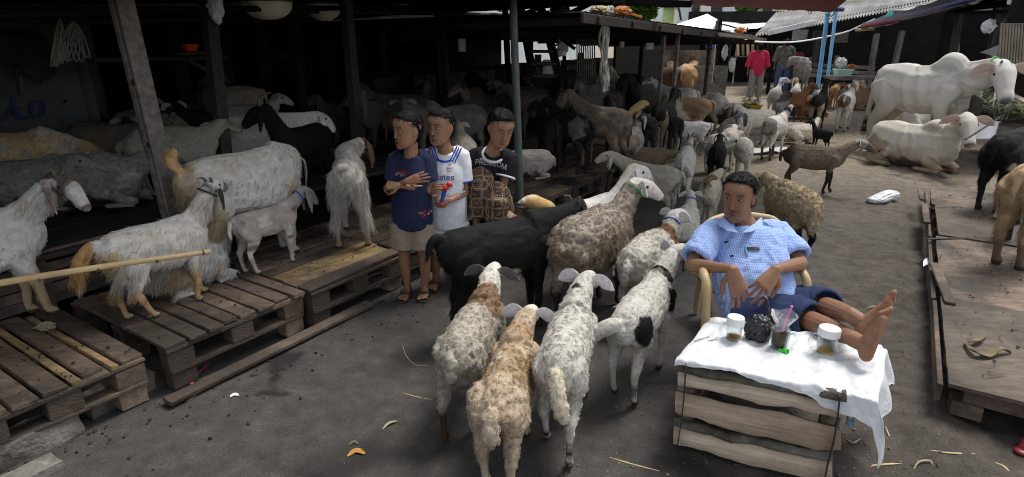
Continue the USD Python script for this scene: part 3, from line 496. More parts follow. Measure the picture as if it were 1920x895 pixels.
single('white_hose', tube([D(1385, 75, 12.6), D(1430, 79, 14), D(1500, 78, 16), D(1580, 62, 16.5), D(1618, 46, 16), D(1640, 36, 15.6)], .022, 8, 4), 'tent_white', 'white hose sagging across the yard from the eave to the right roof', 'hose')
T = Thing('fodder_basket', 'blue plastic basket beside a yellow one, filled with chopped fodder', 'basket', P(1378, 233, 0)+[0, 0, .0])
def crate(T, c, w, d, h, matn, R, part='basket'):
    g = []
    for s in (-1, 1):
        g.append(box([0, s*d/2, h/2], (w, .02, h))); g.append(box([s*w/2, 0, h/2], (.02, d-.04, h)))
    g.append(box([0, 0, .012], (w-.04, d-.04, .02))); g.append(box([0, d/2, h-.02], (w+.05, .05, .03))); g.append(box([0, -d/2, h-.02], (w+.05, .05, .03))); g.append(box([w/2, 0, h-.02], (.05, d-.06, .03))); g.append(box([-w/2, 0, h-.02], (.05, d-.06, .03)))
    for k in range(7): x = -w/2+w*(k+.5)/7; g.append(box([x, -d/2-.012, h*.45], (.012, .012, h*.8)))
    for k in range(3): g.append(box([0, -d/2-.014, h*(.2+.22*k)], (w*.98, .010, .012)))
    v, f = cat(*g); v[:, :2] *= (.86+.14*np.clip(v[:, 2:]/h, 0, 1)); T.add(part, (v@np.asarray(R).T+c, f), matn, 30)
c = P(1380, 233, 0)+[.05, .1, 0]; crate(T, c, .40, .30, .30, 'blue_plastic', np.eye(3))
def straws(T, part, n, cfun, lfun, rfun, matn, kind='stuff', rg=None):
    """many small bent blades as one mesh"""
    rg = rg or np.random.default_rng(5); V, Fc = [], []
    for k in range(n):
        p = cfun(rg); a = rg.uniform(0, 6.28); L = lfun(rg); w = rfun(rg); d = np.array([math.cos(a), math.sin(a), rg.normal(0, .25)]); s = np.cross(d, [0, 0, 1]); s /= np.linalg.norm(s); b = s*rg.normal(0, .25)*L
        V.append(np.array([p-d*L/2-s*w, p-d*L/2+s*w, p+b+s*w+[0, 0, w*.6], p+b-s*w+[0, 0, w*.6], p+d*L/2])); o = 5*k; Fc += [[o, o+1, o+2], [o, o+2, o+3], [o+3, o+2, o+4]]
    return np.vstack(V), np.array(Fc)
T.add('fodder', straws(None, '', 500, lambda r: c+[r.uniform(-.2, .2), r.uniform(-.14, .14), .29+r.uniform(0, .10)], lambda r: r.uniform(.05, .14), lambda r: .006, 'fodder'), 'fodder', False, kind='stuff')
T = Thing('yellow_basket', 'yellow plastic basket of fodder behind the blue one', 'basket', P(1402, 222, 0)); c2 = P(1402, 224, 0)+[.05, .1, 0]; crate(T, c2, .36, .30, .30, 'yellow_plastic', np.eye(3)); T.add('fodder', straws(None, '', 400, lambda r: c2+[r.uniform(-.18, .18), r.uniform(-.14, .14), .29+r.uniform(0, .14)], lambda r: r.uniform(.05, .14), lambda r: .006, 'fodder'), 'fodder', False, kind='stuff')
single('low_plank', beam(P(1310, 245, .02), P(1378, 238, .02), .12, .03), 'post_wood', 'pale board lying in front of the blue basket', 'board')
single('bamboo_stick', tube([P(1393, 185, .05), D(1433, 166, 15.5)], .025, 8, 1), 'bamboo', 'yellow bamboo stick propped in front of the pink jacket', 'stick')
T = Thing('puddle_sheet', 'wet white plastic sheet trodden flat under the white goat with the black head', 'sheet', P(1435, 290, .01)); m = trimesh.creation.box((.9, .25, .01)).subdivide().subdivide().subdivide(); v = m.vertices.copy(); v[:, 2] += fbm(v*9, 3)*.05; T.add('film', (v@rotz(.3).T+P(1440, 285, .01), m.faces), 'sack_white', 40)

# ---------------------------------------------------------------- the far end: corrugated roof shed, tents, building, trees
FS = Thing('far_shed', 'far dark stall shed under a grey corrugated asbestos roof', 'shed', D(1560, 160, 19))
FS.add('roof', roof_sheet_geo(D(1415, 68, 17.5), D(1770, 2, 17.5)+[0, 0, -.0], D(1455, 24, 20.5), D(1775, -30, 20.5), 260, .035, 62, 3), 'roof_sheet', 40); 
e0, e1 = D(1415, 68, 17.5), D(1770, 2, 17.5)
for t in (.0, .33, .66): FS.add('purlin', beam(e0*(1-t)+e1*t+[.0, .6, .02], e0*(.67-t)+e1*(t+.33)+[.0, .6, .02], .08, .10), 'black_wood', 30)
FS.add('back_wall', box(D(1560, 120, 22.5)+[0, 0, .2], (11, .1, 3.4), frame((1, -.15, 0))), 'plaster_dark', 30); FS.add('side_wall', box(D(1372, 120, 20)+[-.6, 0, .2], (4, .1, 2.4), frame((.3, 1, 0))), 'black_wood', 30)
for x, y0, y1, w, mm in ((1531, 60, 130, .13, 'dark_wood'), (1640, 64, 130, .13, 'post_wood'), (1688, 58, 92, .13, 'post_wood'), (1800, 36, 90, .15, 'post_wood'), (1450, 66, 140, .08, 'black_wood'), (1566, 105, 150, .10, 'post_wood')):
    a = D(x, y1, 17.8); FS.add('post', beam([a[0]-.1, a[1], 0], D(x+4, y0, 17.8), w, w, .005, (0, 1, 0)), mm, 30)
for y in (128, 138, 147): FS.add('fence_rail', beam(D(1516, y-6, 17.6), D(1640, y, 17.6), .06, .10), 'post_wood', 30)
FS.add('fence_post', beam(D(1512, 155, 17.55), D(1520, 108, 17.55), .08, .08), 'deck_wood_b', 30)
for k in range(9): FS.add('bottle_shelf', beam(D(1383+k*9.4, 84, 20), D(1383+k*9.4+.5, 105, 20), .09, .05), ['bamboo', 'deck_wood_b'][k % 2] if k < 4 else 'dark_wood', 30)
FS.add('shelf', beam(D(1376, 107, 19.9), D(1470, 107, 19.9), .2, .05), 'dark_wood', 30)
for k in range(4): FS.add('crate_stack', box(D(1440+RNG.uniform(-3, 3), 100+k*14, 20.3), (.6, .3, .2)), 'net_dark' if k % 2 else 'black_wood', 30)
for k in range(3): FS.add('hanging_board', box(D(1500+k*38, 66+k*2, 20), (.5, .05, .35)), ['bucket_white', 'tarp_grey', 'post_wood'][k], 30)
single('ridge_beam_pale', beam(D(1440, 62, 17.3), D(1530, 42, 17.4), .07, .14), 'bucket_white', 'long pale gutter pipe lying along the edge of the corrugated roof', 'pipe')
for lab, x0, x1, y1, dep, zb in (('front blue-painted steel pole in the yard', 1556, 1530, 186, 13.2, 0), ('rear blue-painted steel pole in the yard', 1571, 1551, 152, 15.4, 0)):
    b = D(x1, y1, dep); t = D(x0, -6, dep); d = (t-b)/(t[2]-b[2]); T = Thing('blue_pole', lab, 'pole', b-d*b[2]); T.add('tube', tube([b-d*b[2], b, t], .045 if dep < 14 else .042, 12, 1), 'pole_blue', True); T.add('cord_tie', tube([b*(1-.82)+t*.82+.05*np.array([math.cos(a), math.sin(a), .1*a]) for a in np.linspace(0, 9, 20)], .008, 5, 1), 'rope_green', True)
# tarps
def sheet(cs, n=24, sag=.05, fold=.02, seed=0, th=.006):
    c00, c10, c11, c01 = map(np.asarray, cs); s = np.linspace(0, 1, n+1); S, Tt = np.meshgrid(s, s, indexing='ij'); S, Tt = S[..., None], Tt[..., None]
    p = (c00*(1-S)+c10*S)*(1-Tt)+(c01*(1-S)+c11*S)*Tt; p = p-np.array([0, 0, 1.])*sag*(16*S*(1-S)*Tt*(1-Tt)); p = p+np.array([0, 0, 1.])*(fbm(p*2.5+seed, 3)-.5)[..., None]*fold*2
    V = np.vstack([p.reshape(-1, 3), p.reshape(-1, 3)-[0, 0, th]]); K = (n+1)**2; i, j = np.meshgrid(np.arange(n), np.arange(n), indexing='ij'); f = np.stack([i*(n+1)+j, (i+1)*(n+1)+j, (i+1)*(n+1)+j+1, i*(n+1)+j+1], -1).reshape(-1, 4); e = []
    for k in range(n):
        for a, b in ((k*(n+1), (k+1)*(n+1)), ((k+1)*(n+1)+n, k*(n+1)+n), (n*(n+1)+k, n*(n+1)+k+1), (k+1, k)): e.append([a, b, b+K, a+K][::-1])
    f = np.vstack([f, f[:, ::-1]+K, e]); return V, np.vstack([f[:, [0, 1, 2]], f[:, [0, 2, 3]]])
T = Thing('red_awning', 'dark red tarpaulin awning over the yard at top right with a bundled blue edge', 'awning', D(1420, 10, 10))
T.add('tarpaulin', sheet((D(1292, 9, 9.5), D(1560, 22, 13.0), D(1700, -90, 10.5), D(1330, -110, 7.2)), 24, .10, .05, 3), 'tarp_red', 40)
T.add('bundled_edge', tube([D(1380, -14, 10.5)+[0, 0, 0], D(1450, 3, 11.5), D(1510, 13, 12.5), D(1580, 18, 13.2)], [.10, .09, .07, .05], 10, 4), 'tarp_blue', True)
for t in (.3, .5, .7, .9): T.add('lashing', tube([D(1380+200*t, -10+30*t+5, 10.5+2.7*t)+.10*np.array([0, math.cos(a), math.sin(a)]) for a in np.linspace(0, 6.28, 13)], .012, 5, 1), 'rope_pale' if t < .8 else 'rope_green', True)
single('awning_cord', tube([D(1270, 9, 9.3), D(1274, 22, 9.3), D(1277, 38, 9.3)], .018, 6, 2), 'rope_dark', 'dark cord hanging from the corner of the red awning', 'cord')
T = Thing('alley_tarp', 'unseen grey tarpaulin added over the alley to darken the middle shed', 'awning', UV(6, 1.5, 0)); T.add('tarpaulin', sheet((UV(4.4, 2.2, 2.22), UV(8.3, 2.2, 2.20), UV(8.3, .5, 2.5), UV(4.4, .5, 2.45)), 16, .05, .03, 6), 'tarp_grey', 40)  # added out of view to block sky light over the alley and middle shed
for u in (4.4, 8.3): T.add('cross_pole', tube([UV(u, 2.3, 2.24), UV(u, .4, 2.52)], .03, 8, 1), 'dark_wood', True)
T = Thing('market_tent', 'white peaked canopy tent behind the middle shed roof', 'tent', D(1330, 55, 22))
ap = D(1326, 26, 22.5); cn = [D(1262, 48, 21), D(1385, 58, 21), D(1372, 55, 25), D(1290, 42, 25)]
for k in range(4):
    a, b = cn[k], cn[(k+1) % 4]; V, f = sheet((a, b, ap+(b-ap)*.01, ap+(a-ap)*.01), 10, .05, .01, k); T.add('roof_panel', (V, f), 'tent_white', 40)
    T.add('leg', beam([a[0], a[1], 0], a, .05, .05), 'bucket_white', 30); T.add('valance', beam(a-[0, 0, .12], b-[0, 0, .12], .02, .24), 'tent_white', 30)
T = Thing('white_tarpaulin_roof', 'long bluish white tarpaulin roof behind the corrugated shed', 'tarpaulin', D(1420, 40, 24))
T.add('tarpaulin', sheet((D(1338, 34, 23), D(1372, 62, 20.8), D(1500, 36, 21), D(1510, 16, 25)), 16, .10, .08, 8), 'tent_white', 40); T.add('support', beam([D(1372, 62, 20.9)[0], D(1372, 62, 20.9)[1], 0], D(1372, 62, 20.9), .06, .06), 'dark_wood', 30)
single('roof_stick', tube([D(1352, 54, 16), D(1355, 46, 16), D(1378, 52, 16), D(1398, 56, 16), D(1402, 52, 16)], .02, 6, 2), 'rope_dark', 'dark bent stick lying on the eave before the white tarpaulin', 'stick')
BD = Thing('far_building', 'pale two-storey building with dark windows behind the sheds', 'building', D(1350, 60, 45))
def bw(x0, x1, y0, y1, dep, matn, nm, th=.4): a, b = D(x0, (y0+y1)/2, dep), D(x1, (y0+y1)/2, dep); hh = abs(y1-y0)*dep/F; BD.add(nm, box((a+b)/2, (np.linalg.norm(a-b), th, hh), frame((b-a)*[1, 1, 0])), matn, 30)
bw(1242, 1262, -10, 90, 45, 'wall_green', 'wall'); bw(1262, 1269.5, -10, 90, 44.8, 'wall_cream', 'column'); bw(1270, 1310, -10, 90, 45.2, 'wall_pale', 'wall'); bw(1310.5, 1329, -10, 90, 44.8, 'wall_cream', 'column'); bw(1330, 1390, -10, 90, 45.3, 'wall_pale', 'wall'); bw(1390.5, 1480, -40, 90, 45.2, 'wall_cream', 'wall')
for x0, x1 in ((1296, 1311), (1331, 1352), (1430, 1445)):
    bw(x0, x1, 10, 32, 44.95 if x0 < 1400 else 44.9, 'window_glass', 'window', .5)
    for k in range(3): bw(x0, x1, 15+k*6, 15.8+k*6, 44.5, 'net_dark', 'window_louvre', .1)
bw(1240, 1275, 6, 14, 44.3, 'roof_dark', 'eave'); bw(1392, 1800, -34, -4, 44, 'wall_pale', 'upper_wall'); bw(1580, 1760, -24, 3, 43.6, 'wall_cream', 'parapet')
B2 = BD; BD = Thing('pink_roof_house', 'pale house with a faded pink roof behind the tree', 'house', D(1220, 30, 50)); bw(1040, 1240, 6, 80, 50, 'wall_pale', 'wall'); bw(1205, 1243, -12, 24, 49.5, 'roof_tile_pink', 'roof')
def tree(name, label, base, crown, size, n, leaf, seed, trunk=.15):
    rg = np.random.default_rng(seed); T = Thing(name, label, 'tree', base); base, crown = np.asarray(base, float), np.asarray(crown, float); L = []
    top = crown-[0, 0, size[2]*.3]; L.append(tube([base, base*.5+top*.5+[.1, 0, 0], top], [trunk, trunk*.8, trunk*.5], 10, 3)); cs = []
    for k in range(14):
        d = rg.normal(0, 1, 3); d /= np.linalg.norm(d); e = crown+d*np.array(size)*.75; L.append(tube([top, top*.5+e*.5+[0, 0, .1*size[2]], e], [trunk*.4, trunk*.25, trunk*.08], 6, 3)); cs.append(e)
    T.add('trunk', cat(*L), 'dark_wood', True); cs = np.array(cs+[crown]*2); V, Fc = [], []
    ci = rg.integers(0, len(cs), n); d = rg.normal(0, 1, (n, 3)); d /= np.linalg.norm(d, axis=1, keepdims=True); p = cs[ci]+d*(rg.random(n)**.45)[:, None]*np.array(size)*.42
    a = rg.normal(0, 1, (n, 3)); a /= np.linalg.norm(a, axis=1, keepdims=True); b = np.cross(a, rg.normal(0, 1, (n, 3))); b /= np.linalg.norm(b, axis=1, keepdims=True); s = leaf*rg.uniform(.6, 1.3, n)[:, None]
    V = np.stack([p-a*s, p+b*s*.45, p+a*s, p-b*s*.45], 1).reshape(-1, 3); o = np.arange(n)*4; T.add('crown', (V, np.vstack([np.c_[o, o+1, o+2], np.c_[o, o+2, o+3]])), 'leaf', False)
tree('leafy_tree', 'broad green tree above the middle shed roof', [D(1180, 20, 30)[0], D(1180, 20, 30)[1], 0], D(1182, 14, 30), (1.5, 1.2, .8), 5200, .16, 4)
tree('leafy_tree', 'low green bush seen between the pale building and the white tarpaulin', [D(1400, 30, 40)[0], D(1400, 30, 40)[1], 0], D(1402, 24, 40), (1.3, 1.2, .5), 2500, .16, 9)
tree('leafy_tree', 'small green tree seen through the back of the middle shed', [D(1198, 80, 24)[0], D(1198, 80, 24)[1], 0], D(1200, 82, 24), (.8, .8, .5), 1800, .12, 12)
# table with basket in the far shed
T = Thing('stall_table', 'rough dark wooden table in front of the far shed', 'table', P(1600, 180, 0)); a, b = D(1556, 146, 14.5), D(1645, 146, 14.5); T.add('top', box((a+b)/2, (np.linalg.norm(a-b), .5, .09), frame(b-a)), 'post_wood', 30)
for x in (1562, 1640): q = D(x, 150, 14.6); T.add('leg', beam([q[0], q[1], 0], q, .08, .08), 'dark_wood', 30)
T.add('brace', beam(D(1562, 178, 14.5), D(1592, 152, 14.5), .06, .06), 'dark_wood', 30)
T = Thing('mint_basket', 'mint green plastic basket on the far stall table', 'basket', D(1579, 142, 14.5)); crate(T, D(1579, 143, 14.5), .36, .24, .17, 'mint_plastic', np.eye(3))
lump('white_sack', 'white plastic sack heaped in the mint basket', 'sack', D(1577, 118, 14.6), (.14, .12, .13), 'sack_white', .5); lump('orange_cloth', 'orange cloth hanging out of the mint basket', 'cloth', D(1597, 125, 14.5), (.10, .08, .05), 'rag_orange', .9, 4)
T = Thing('teal_drum', 'turquoise plastic drum lying on the tarp roof edge', 'drum', D(1672, 34, 15)); Rd = frame((1, .25, .0)); T.add('body', lathe([(0, -.14), (.13, -.14), (.15, -.12), (.15, .12), (.13, .14), (0, .14)], D(1676, 32, 15.2), 24, np.stack([Rd[:, 1], Rd[:, 2], Rd[:, 0]], 1)@rotz(0)), 'teal_plastic', 40); T.add('opening', lathe([(0, .0), (.05, .0), (.05, .012), (0, .012)], D(1669, 36, 14.98), 16, np.stack([Rd[:, 1], Rd[:, 2], -Rd[:, 0]], 1)), 'black_wood', 40)

# ---------------------------------------------------------------- right-hand shed, trough, deck
RS = Thing('cattle_shed', 'dark cattle shed with a sagging tarp-edged roof on the right of the yard', 'shed', D(1850, 120, 12))
RS.add('tarp_edge', sheet((D(1622, 57, 14.5), D(1935, -24, 8.5), D(1960, -60, 9.5), D(1640, 36, 16.5)), 24, .02, .06, 2), 'tarp_grey', 40)
RS.add('red_hem', tube([D(1618, 50, 14.5), D(1700, 34, 12.7), D(1780, 14, 11.0)], [.06, .05, .03], 8, 5), 'tarp_red', True); RS.add('blue_hem', tube([D(1618, 46, 14.6), D(1700, 30, 12.8), D(1800, 4, 10.6), D(1935, -32, 8.5)], [.035, .045, .05, .05], 8, 5), 'tarp_blue', True); RS.add('bamboo_end', tube([D(1604, 57, 14.6), D(1640, 54, 14.4)], .035, 8, 1), 'bamboo', True)
RS.add('roof', box(D(1900, -40, 12.5)+[.8, 0, .35], (8, 6, .05), frame(AV)), 'roof_dark', 30)
RS.add('back_wall', box(D(1880, 90, 16.5)+[2.4, 0, 0], (7, .1, 3.4), frame((1, -.6, 0))), 'plaster_dark', 30)
for i in range(9): x = 1878+i*5.5; RS.add('bamboo_slat', beam(D(x, 44, 8.2), D(x-6, 132, 8.2), .030, .015, up=(0, 1, 0)), 'bamboo_old', 30)
RS.add('side_wall', box(D(1935, 90, 8.6)+[.25, 0, 0], (1.2, .06, 2.2), frame((1, -.3, 0))), 'black_wood', 30)
for x, y in ((1800, 90), (1868, 120)): q = D(x, y, 11.2); RS.add('post', beam([q[0]-.03, q[1], 0], D(x+5, -4, 11.2), .10, .10, .005, (0, 1, 0)), 'dark_wood', 30)
for k in range(5): RS.add('roof_pole', tube([D(1780+12*k, 24-3*k, 11), D(1935, 20-14*k+RNG.uniform(-6, 6), 9)], .03, 8, 1), 'black_wood', True)
for k, (x, y, w, h) in enumerate(((1834, 20, .20, .05), (1862, 15, .14, .06), (1870, 2, .10, .03), (1826, 6, .10, .03))): single('roof_scrap', (lambda m: ((m.vertices*np.array([w, .02, h])*(1+(fbm(m.vertices*5+k, 3)-.5)[:, None]))@np.eye(3)+D(x, y, 11.6), m.faces))(trimesh.creation.icosphere(3)), 'sack_white', ['torn pale plastic scrap tucked in the cattle shed roof, the longest one', 'torn pale plastic scrap beside the longest one in the cattle shed roof', 'small pale scrap high in the cattle shed roof corner', 'small pale scrap at the inner end of the cattle shed roof'][k], 'scrap')
lump('white_plastic_bag', 'knotted white plastic bag hanging under the cattle shed roof', 'bag', D(1854, 49, 9.6), (.12, .09, .11), 'tent_white', .45); lump('tyre_scrap', 'dark strip of rubber tyre hanging beside the white bag', 'rubber', D(1873, 64, 9.4), (.06, .05, .16), 'rubber', .25)
single('rubber_arm', tube([D(1872, 44, 9.4), D(1885, 34, 9.4), D(1900, 22, 9.4)], .045, 8, 2), 'rubber', 'dark rubber strap slanting up to the cattle shed roof', 'strap')
T = Thing('white_bucket', 'white bucket hanging at the top right corner', 'bucket', D(1904, 8, 8.8)); T.add('body', lathe([(0, 0), (.085, 0), (.095, .02), (.105, .25), (.1, .25), (.08, .01), (0, .01)], D(1902, 9, 8.8), 24), 'bucket_white', 40); T.add('handle', tube([D(1890, -8, 8.8), D(1903, -22, 8.8), D(1916, -8, 8.8)], .006, 6, 4), 'rope_dark', True)
T = Thing('white_rag', 'white and rust-brown cloth hanging behind the standing cow head', 'cloth', D(1862, 100, 10.6)); T.add('white_cloth', sheet((D(1838, 98, 10.6), D(1880, 80, 10.6), D(1884, 100, 10.4), D(1862, 104, 10.4)), 14, .02, .05, 5), 'sack_white', 40); T.add('brown_cloth', sheet((D(1856, 106, 10.5), D(1884, 96, 10.5), D(1882, 116, 10.2), D(1856, 120, 10.2)), 12, .0, .04, 6), 'roof_tile_pink', 40)
TR = Thing('feed_trough', 'long board feed trough with yellow front boards along the right side', 'trough', UV(8.6, -1.5, 0))
q = lambda u, v, z, su, sv, sz, m, nm: TR.add(nm, ub(u, v, z, su, sv, sz), m, 30)
tu0, tu1 = uv_of(D(1836, 160, 8.6)), uv_of(D(1930, 215, 6.6))
A0, A1 = D(1886, 176, 8.9), D(1975, 220, 7.2)
TR.add('front_rail', beam(A0, A1, .10, .07), 'pale_wood', 30); dn = np.array([0, 0, -1.])
for k in range(7):
    t0, t1 = k/7, (k+.93)/7; a, b = A0*(1-t0)+A1*t0, A0*(1-t1)+A1*t1; TR.add('front_board', box((a+b)/2+dn*.20, (np.linalg.norm(a-b), .025, .36), frame((b-a)*[1, 1, 0])), 'trough_yellow' if k > 0 else 'trough_white', 30)
    TR.add('front_strap', box(a+dn*.20+np.array([-.02, -.025, 0]), (.05, .02, .38), frame((b-a)*[1, 1, 0])), 'pale_wood', 30)
bk = nrmz(np.cross((A1-A0)*[1, 1, 0], [0, 0, -1.]))*-1
if bk[1] < 0: bk = -bk
TR.add('back_board', beam(A0+bk*.75, A1+bk*.75, .04, .35), 'dark_wood', 30); TR.add('bottom', box((A0+A1)/2+bk*.38+dn*.12, (np.linalg.norm(A1-A0), .72, .03), frame((A1-A0))), 'dark_wood', 30)
a = A0+dn*.28; TR.add('white_panel', box(D(1862, 180, 9.1), (.05, .32, .55), frame((1, .2, 0))), 'trough_white', 30)
TR.add('fodder', straws(None, '', 2600, lambda r: (lambda t, s: A0*(1-t)+A1*t+bk*(.06+s*.7)+np.array([0, 0, -.03+r.uniform(0, .16)*math.sin(3.1*s)]))(r.random(), r.random()), lambda r: r.uniform(.06, .2), lambda r: .007, 'fodder'), 'fodder', False, kind='stuff')
single('white_basin', lathe([(0, 0), (.16, 0), (.20, .20), (.22, .21), (.19, .20), (.15, .02), (0, .02)], D(1834, 262, 7.6), 28, rotx(-.25)), 'tent_white', 'white plastic basin standing behind the lying white cow', 'basin')
# right deck of plywood on pallets
RD = Thing('plywood_deck', 'worn plywood deck over pallets along the right side of the alley', 'deck', UV(4.5, -1.4, 0)); RV = -.40; RZ = .17
PLY = [(2.98, 4.10, .175), (4.12, 5.48, .168), (5.50, 6.55, .176), (6.58, 7.35, .170)]
for k, (u0, u1, z) in enumerate(PLY):
    m = trimesh.creation.box((u1-u0, 2.6, .018)); 
    for _ in range(4): m = m.subdivide()
    v = m.vertices+[(u0+u1)/2, RV-1.3+RNG.normal(0, .012), z]; p = v.copy(); e = smoothstep(np.abs(v[:, 0]-(u0+u1)/2), (u1-u0)/2-.1, (u1-u0)/2); v[:, 2] += (fbm(p*2.2, 3)-.5)*.02; v[:, 1] += (np.abs(v[:, 1]-RV) < .05)*(fbm(p*9, 2)-.5)*.012
    RD.add('plywood_sheet', (v@AR.T, m.faces), ['plywood', 'deck_wood_b', 'plywood', 'deck_wood'][k], 30)
for u0, u1, z in PLY:
    for u in (u0+.08, (u0+u1)/2, u1-.08):
        RD.add('joist', ub(u, RV-1.32, z-.055, .07, 2.5, .085), 'deck_wood_c', 30)
    for i in range(3): RD.add('block', ub(u0+.08+i*(u1-u0-.16)/2, RV-.09, z-.125, .10, .12, .07), DW[i % 3], 30)
    RD.add('edge_board', ub((u0+u1)/2, RV+.022, z-.060, u1-u0-.04, .022, .085), 'deck_wood', 30)
for lab, a, b, w in (('loose batten lying along the edge of the right deck', (1752, 495), (1782, 570), .055), ('short dark batten on the far part of the right deck', (1733, 383), (1738, 418), .05), ('splintered board end at the far left corner of the right deck', (1724, 357), (1729, 375), .04)):
    single('batten', beam(P(*a, RZ+.022), P(*b, RZ+.022), w, .02), 'deck_wood', lab, 'batten')
for lab, a, b in (('dark strip in place of the shaded gap between two sheets of the right deck', (1738, 448), (1850, 446)), ('thin dark strip across the far deck sheet', (1748, 391), (1802, 388))): single('batten', beam(P(*a, RZ+.012), P(*b, RZ+.012), .03, .006), 'dark_wood', lab, 'batten')  # first strip stands in for the shade of an open gap between sheets
T = Thing('fence_post', 'dark wooden post standing on the right deck behind the tan goat', 'post', P(1880, 452, .18)); T.add('timber', beam(P(1880, 450, .16), D(1905, 330, 4.3), .09, .09, .005, AV), 'dark_wood', 30)
# ---------------------------------------------------------------- animals
vcol('coat', rough=.8, var=.22, scale=25., bump=.5, bscale=70., spec=.15)
vcol('cow_hide', rough=.7, var=.07, scale=9., bump=.25, bscale=160., spec=.2)
vcol('wool', rough=.95, var=.25, scale=45., bump=.8, bscale=120., spec=.1)
vcol('hair_strands', rough=.6, var=.05, scale=10., spec=.12)
vcol('skin', rough=.46, var=.12, scale=90., bump=.35, bscale=320., sss=.12, spec=.4)
plain('horn', (.10, .09, .08), .45, .3, 12, bump=.5, bscale=30, stretch=(1, 1, 6))
plain('pale_horn', (.30, .28, .25), .5, .3, 12, bump=.5, bscale=30, stretch=(1, 1, 6))
mat('eye_dark', {'p': ('principled_bsdf', {'base_color': (.012, .009, .006), 'roughness': .08})})
plain('tag_white', (.75, .75, .72), .4, .05, 20)

TORSO = {
 'goat': [(-.52, .83, .05, .06), (-.47, .81, .12, .13), (-.34, .765, .155, .195), (-.12, .715, .172, .235), (.10, .70, .178, .25), (.28, .725, .155, .25), (.40, .765, .12, .21), (.47, .79, .07, .13)],
 'sheep': [(-.56, .74, .07, .09), (-.50, .73, .15, .18), (-.36, .715, .20, .245), (-.12, .69, .22, .275), (.12, .69, .215, .275), (.30, .71, .18, .255), (.42, .75, .14, .21), (.49, .78, .08, .13)],
 'cow': [(-.60, .83, .07, .08), (-.54, .82, .15, .15), (-.40, .765, .195, .235), (-.14, .70, .205, .27), (.12, .70, .205, .275), (.30, .73, .18, .27), (.42, .76, .14, .23), (.50, .76, .09, .15)]}
KIND = {
 'goat': dict(neck0=(.36, 0, .83), nl=.40, nr=[(.115, .17), (.085, .125), (.07, .10), (.062, .085)], hs=1.0, fx=.31, hx=-.33, ly=.095, legr=1.0),
 'sheep': dict(neck0=(.38, 0, .80), nl=.32, nr=[(.13, .17), (.10, .13), (.085, .105), (.072, .085)], hs=.98, fx=.31, hx=-.37, ly=.11, legr=.95),
 'cow': dict(neck0=(.40, 0, .80), nl=.36, nr=[(.12, .20), (.095, .175), (.085, .14), (.07, .10)], hs=1.12, fx=.33, hx=-.42, ly=.105, legr=1.0)}

def dirv(yaw, pitch):
    y, p = math.radians(yaw), math.radians(pitch)
    return np.array([math.cos(y)*math.cos(p), math.sin(y)*math.cos(p), math.sin(p)])

